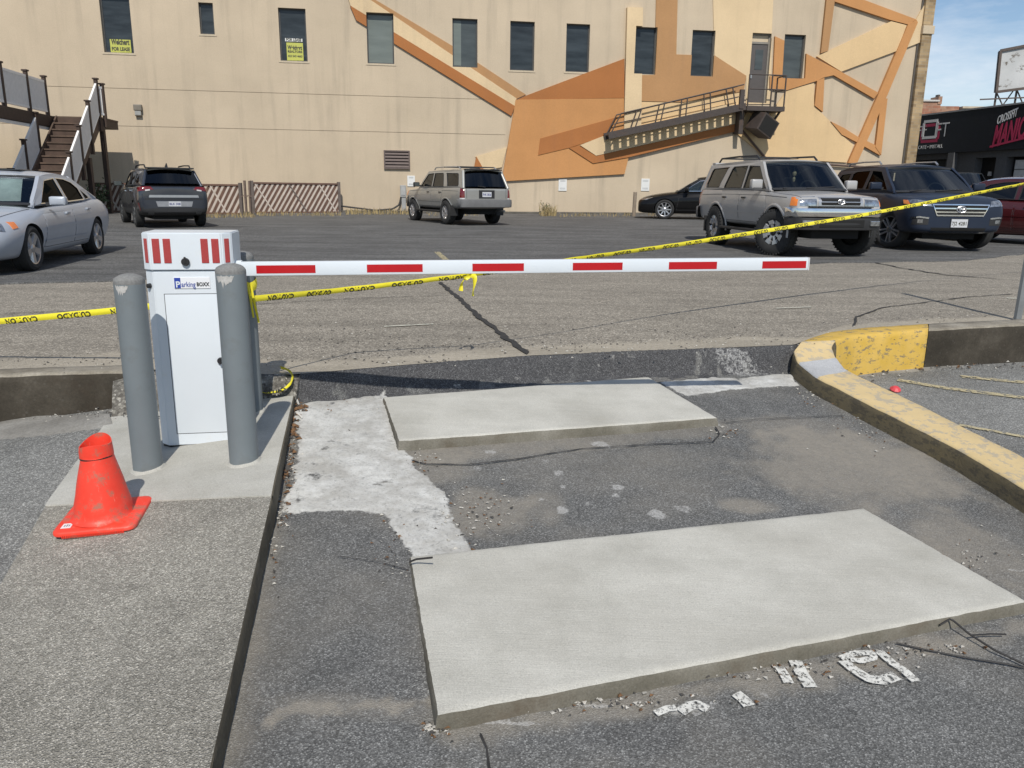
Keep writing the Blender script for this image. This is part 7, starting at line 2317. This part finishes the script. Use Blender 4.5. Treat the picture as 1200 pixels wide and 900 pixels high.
for sg in (1, -1):
    hl = hi.patch('headlight', [(2.2, sg * .46, .80), (2.2, sg * .80, .84), (2.0, sg * .92, .97), (2.2, sg * .56, .93)], (.85, sg * .45, .25), M_LAMPW, 8, 4, .010)
    hi.patch('turn_signal', [(2.1, sg * .80, .85), (1.95, sg * .90, .88), (1.9, sg * .925, .965), (2.0, sg * .84, .945)], (.6, sg * .75, .2), M_AMBER, 4, 3, .014, parent=hl)
    fg = hi.patch('fog_recess', [(2.3, sg * .56, .50), (2.25, sg * .86, .50), (2.25, sg * .84, .62), (2.3, sg * .56, .62)], (.9, sg * .4, 0), M_TRIM, 6, 3, .004)
    hi.seam([(2.3, sg * .56, .625), (2.25, sg * .72, .645), (2.2, sg * .86, .625)], (.9, sg * .4, 0), .028, M_CHROME, 'fog_trim', .014)
    hi.patch('fog_lamp', [(2.3, sg * .67, .53), (2.3, sg * .77, .53), (2.3, sg * .77, .60), (2.3, sg * .67, .60)], (.9, sg * .4, 0), M_LAMPW, 3, 3, .012, parent=fg)
    hi.patch('taillight', [(-2.35, sg * .66, .92), (-2.3, sg * .93, .92), (-2.3, sg * .90, 1.12), (-2.35, sg * .68, 1.12)], (-.8, sg * .5, 0), M_REDL, 4, 4, .010)
    hi.seam([(2.15, sg * .58, 1.1), (1.8, sg * .70, 1.1), (1.25, sg * .80, 1.1)], (0, 0, 1), .012)
    hi.seam([(1.9, sg * .40, 1.1), (1.5, sg * .48, 1.1), (1.2, sg * .52, 1.1)], (0, 0, 1), .02, PT_HIGH, 'hood_crease', .012)
g_ = hi.patch('grille', [(2.34, -.44, .665), (2.34, .44, .665), (2.34, .54, .89), (2.34, -.54, .89)], (1, 0, .1), M_CHROME, 12, 4, .014)
for z0, z1, w in ((.69, .728, .43), (.752, .796, .46), (.82, .868, .49)):
    hi.patch('grille_slot', [(2.34, -w, z0), (2.34, w, z0), (2.34, w + .02, z1), (2.34, -w - .02, z1)], (1, 0, .1), M_ARCH, 12, 2, .018, parent=g_)
hi.oval_badge(1, .79, .17, .115, M_ALLOY, 0, .011)
hi.seam([(2.3, -.55, .36), (2.35, 0, .36), (2.3, .55, .36)], (1, 0, 0), .03, M_CHROME, 'chrome_strip', .012)
hi.patch('lower_grille', [(2.34, -.50, .385), (2.34, .50, .385), (2.34, .52, .45), (2.34, -.52, .45)], (1, 0, 0), M_ARCH, 8, 2, .006)
hi.plate(2.34, .535, '7J2 4281', 1)
hi.rails(.0, -1.8, .60, 1.70, M_ALLOY, .04)
mb = MB(); mb.tube([(1.36, -.55, 1.125), (1.22, -.1, 1.16)], .012, 5); mb.tube([(1.38, -.05, 1.13), (1.24, .55, 1.165)], .012, 5); mb.fin('wiper', M_TRIM, hi.root)
mb = MB(); mb.box(-2.1, 2.0, -.5, .5, .22, .5); mb.fin('chassis', M_ARCH, hi.root)
hi.put((1052, 294.5), (968, 278.5), -1, 1.64, 0.0)
FH = hi.root.location.copy()

# ---------------------------------------------------------------- dark grey SUV seen from behind at the left
gh = dict(cowl=(1.1, 1.08), rear=(-2.16, 1.12), xr=(.35, -1.92), zr=1.62, zb=1.06, yb=.83, yr=.62, crown=.06, drop_f=.05, drop_r=.05, tuck=.10, rb=.06, rw=.92, rf=(.12, .94), dp=.06,
          side=[(1.1, 1.05), (.72, 1.33), (.36, 1.53), (-.7, 1.56), (-1.6, 1.53), (-1.93, 1.49), (-2.18, 1.10), (-1.0, 1.05)],
          wins=[[(.86, 1.10), (.62, 1.29), (.33, 1.46), (-.12, 1.49), (-.14, 1.11)], [(-.20, 1.11), (-.18, 1.49), (-.85, 1.48), (-1.02, 1.44), (-1.08, 1.13)], [(-1.16, 1.14), (-1.12, 1.44), (-1.5, 1.40), (-1.78, 1.22), (-1.74, 1.17)]], seat_x=(-.2, -1.05), sglass=M_TINTD, rglass=M_TINTD)
tr = Car('dark_grey_suv', 'dark slate grey SUV with red taillights parked in front of the left lattice fence', None, suv_st(2.15, -2.25, sill=.28, hood=1.02, belt=1.07, w=.90, nose=.86, rnd=.08, tail=1.10), gh, 2.64, .345, PT_TRAIL, .35, (.52, M_TRIM), 1.1, glass=M_TINTD)
tr.wheels(1.57, .225, .235, 'five', M_DALLOY)
tr.door([[(.95, .50), (-.15, .50), (-.17, 1.05), (.9, 1.04)], [(-.2, .50), (-.88, .50), (-1.08, 1.06), (-.2, 1.05)]], [(.05, .95), (-.92, .97)], M_CHROME)
tr.mirrors(.76, 1.16, .86, M_TRIM, .22, .14)
for sg in (1, -1):
    tl = tr.patch('taillight', [(-2.2, sg * .46, 1.00), (-2.1, sg * .86, .94), (-2.0, sg * .86, 1.06), (-2.2, sg * .54, 1.08)], (-.85, sg * .45, .1), M_REDL, 8, 3, .012)
    tr.patch('reverse_lens', [(-2.2, sg * .56, .975), (-2.2, sg * .68, .96), (-2.2, sg * .68, .995), (-2.2, sg * .56, 1.01)], (-.9, sg * .3, .1), M_WHL, 3, 2, .015, parent=tl)
    tr.patch('bumper_reflector', [(-2.1, sg * .80, .46), (-2.1, sg * .87, .46), (-2.05, sg * .88, .66), (-2.1, sg * .82, .66)], (-.8, sg * .6, 0), M_REDL, 3, 4, .008)
    tr.patch('exhaust_tip', [(-2.2, sg * .52, .34), (-2.2, sg * .66, .34), (-2.2, sg * .66, .41), (-2.2, sg * .52, .41)], (-1, 0, 0), M_DALLOY, 3, 2, .02)
tr.patch('tailgate_strip', [(-2.25, -.62, .80), (-2.25, .62, .80), (-2.25, .60, .865), (-2.25, -.60, .865)], (-1, 0, 0), M_ALLOY, 10, 2, .010)
tr.patch('tailgate_gap', [(-2.25, -.72, .745), (-2.25, .72, .745), (-2.25, .72, .775), (-2.25, -.72, .775)], (-1, 0, 0), M_TRIM, 10, 2, .004)
tr.patch('plate_panel', [(-2.25, -.42, .56), (-2.25, .42, .56), (-2.25, .46, .70), (-2.25, -.46, .70)], (-1, 0, 0), simple('satin silver plastic', (0.33, 0.335, 0.35), 0.4, metal=0.5), 10, 3, .010)
tr.plate(-2.25, .635, 'BLK 308', -1, M_PLATE, M_PLATEB, .30, .13, False)
bdg = MB(); bp = tr.hit(Vector((0, 0, .985)), (-1, 0, .1), .012); bdg.hexa([(bp.x - .01, -.10, .965), (bp.x - .01, .10, .965), (bp.x + .005, .10, .965), (bp.x + .005, -.10, .965), (bp.x - .006, -.075, 1.0), (bp.x - .006, .125, 1.0), (bp.x + .01, .125, 1.0), (bp.x + .01, -.075, 1.0)])
bdg.box(bp.x - .012, bp.x + .01, -.035, .055, .95, 1.015); bdg.fin('badge', M_CHROME, tr.root)
mb = MB(); mb.box(-2.08, -1.80, -.58, .58, 1.545, 1.585, .012); mb.fin('rear_spoiler', M_TRIM, tr.root)
tr.rails(.05, -1.65, .56, 1.60, M_TRIM, .05)
mb = MB(); mb.hexa([(-1.5, -.03, 1.60), (-1.25, -.02, 1.60), (-1.25, .02, 1.60), (-1.5, .03, 1.60), (-1.50, -.008, 1.71), (-1.44, -.006, 1.70), (-1.44, .006, 1.70), (-1.5, .008, 1.71)]); mb.fin('antenna', M_TRIM, tr.root)
mb = MB(); mb.box(-1.95, 1.9, -.5, .5, .22, .5); mb.fin('chassis', M_ARCH, tr.root)
tr.put((144, 261.5), (157.5, 266.7), 1, 1.50, 0.0, 0.93, 0.98)

# ---------------------------------------------------------------- black sedan by the wall, maroon sedan at the right edge
blk = Car('black_sedan', 'black sedan mostly hidden behind the warm silver SUV with its nose to the left', None, sedan_st(2.35, -2.45), sedan_gh(trim=M_CHROME), 2.78, .335, PT_BLK, .25, None, 1.1, glass=M_CLEAR)
blk.wheels(1.58, .225, .24, 'ten', M_ALLOY, only=(1,))
sedan_details(blk, 2.35, -2.45)
blk.mirrors(.66, 1.02, .90, PT_BLK, .2, .14)
for sg in (1, -1):
    blk.patch('headlight', [(2.2, sg * .5, .62), (2.1, sg * .86, .66), (1.9, sg * .86, .76), (2.2, sg * .54, .70)], (.8, sg * .5, .15), M_LAMPW, 8, 4, .008)
    blk.patch('taillight', [(-2.4, sg * .60, .72), (-2.35, sg * .84, .72), (-2.3, sg * .80, .95), (-2.4, sg * .66, .95)], (-.8, sg * .5, 0), M_REDL, 5, 5, .008)
f = G(778, 257.3, lotz); hd = Vector((-0.975, 0.22, 0)).normalized(); left = Vector((-hd.y, hd.x, 0))
ce = f - hd * 1.39 - left * (.79 + .09); ce.z = lotz(ce.x, ce.y) + .012
blk.root.location = ce; blk.root.rotation_euler = (0, 0, math.atan2(hd.y, hd.x))
mar = Car('maroon_sedan', 'dark maroon sedan at the right edge behind the navy SUV', None, sedan_st(2.40, -2.45), sedan_gh(trim=M_TRIM, sglass=M_TINTD), 2.8, .335, PT_MAR, .25, None, 1.1, glass=M_TINTD)
mar.wheels(1.58, .225, .24, 'five', M_ALLOY, only=(-1,))
sedan_details(mar, 2.4, -2.45)
mar.mirrors(.66, 1.02, .90, PT_MAR, .22, .14)
for sg in (1, -1):
    mar.patch('headlight', [(2.2, sg * .5, .62), (2.1, sg * .86, .66), (1.9, sg * .86, .76), (2.2, sg * .54, .70)], (.8, sg * .5, .15), M_LAMPW, 8, 4, .008)
    mar.patch('taillight', [(-2.4, sg * .60, .72), (-2.35, sg * .84, .72), (-2.3, sg * .80, .95), (-2.4, sg * .66, .95)], (-.8, sg * .5, 0), M_REDL, 5, 5, .008)
hd = Vector((0.62, -0.78, 0)).normalized()
mar.root.location = Vector((11.9, 18.3, lotz(11.9, 18.3) + .012)); mar.root.rotation_euler = (0, 0, math.atan2(hd.y, hd.x))

# ---------------------------------------------------------------- small dark SUV in front of the shop row
gh = dict(cowl=(1.0, 1.12), rear=(-1.95, 1.14), xr=(.55, -1.85), zr=1.80, zb=1.12, yb=.80, yr=.70, crown=.04, drop_f=.02, drop_r=.02, tuck=.02, rb=.02, rw=.86,
          side=[(1.0, 1.10), (.57, 1.74), (-1.86, 1.74), (-1.96, 1.10)], wins=[[(.80, 1.17), (.48, 1.68), (-.15, 1.68), (-.15, 1.17)], [(-.25, 1.17), (-.25, 1.68), (-.95, 1.68), (-.95, 1.17)], [(-1.05, 1.17), (-1.05, 1.68), (-1.75, 1.68), (-1.82, 1.17)]], seat_x=(-.1, -.95), sglass=M_TINTD, rub=False)
jp = Car('black_suv', 'small black boxy SUV parked far back in front of the gym doorway', None, suv_st(1.85, -2.0, sill=.45, hood=1.10, belt=1.12, w=.82, nose=1.0), gh, 2.5, .38, PT_BLK, .7, (.6, M_TRIM), 1.15, glass=M_TINTD)
jp.wheels(1.5, .24, .22, 'five', M_ALLOY)
jp.mirrors(.7, 1.25, .80, M_TRIM)
for sg in (1, -1):
    jp.patch('headlight', [(1.85, sg * .50, .82), (1.85, sg * .68, .82), (1.85, sg * .68, .96), (1.85, sg * .5, .96)], (1, 0, 0), M_LAMPW, 4, 4, .01)
    jp.patch('taillight', [(-2.0, sg * .62, .75), (-2.0, sg * .74, .75), (-2.0, sg * .74, 1.0), (-2.0, sg * .62, 1.0)], (-1, 0, 0), M_REDL, 3, 4, .01)
p = AY(1119, 220, 33.0)
jp.root.location = Vector((p.x, 33.0, 0.19)); jp.root.rotation_euler = (0, 0, R(-70))
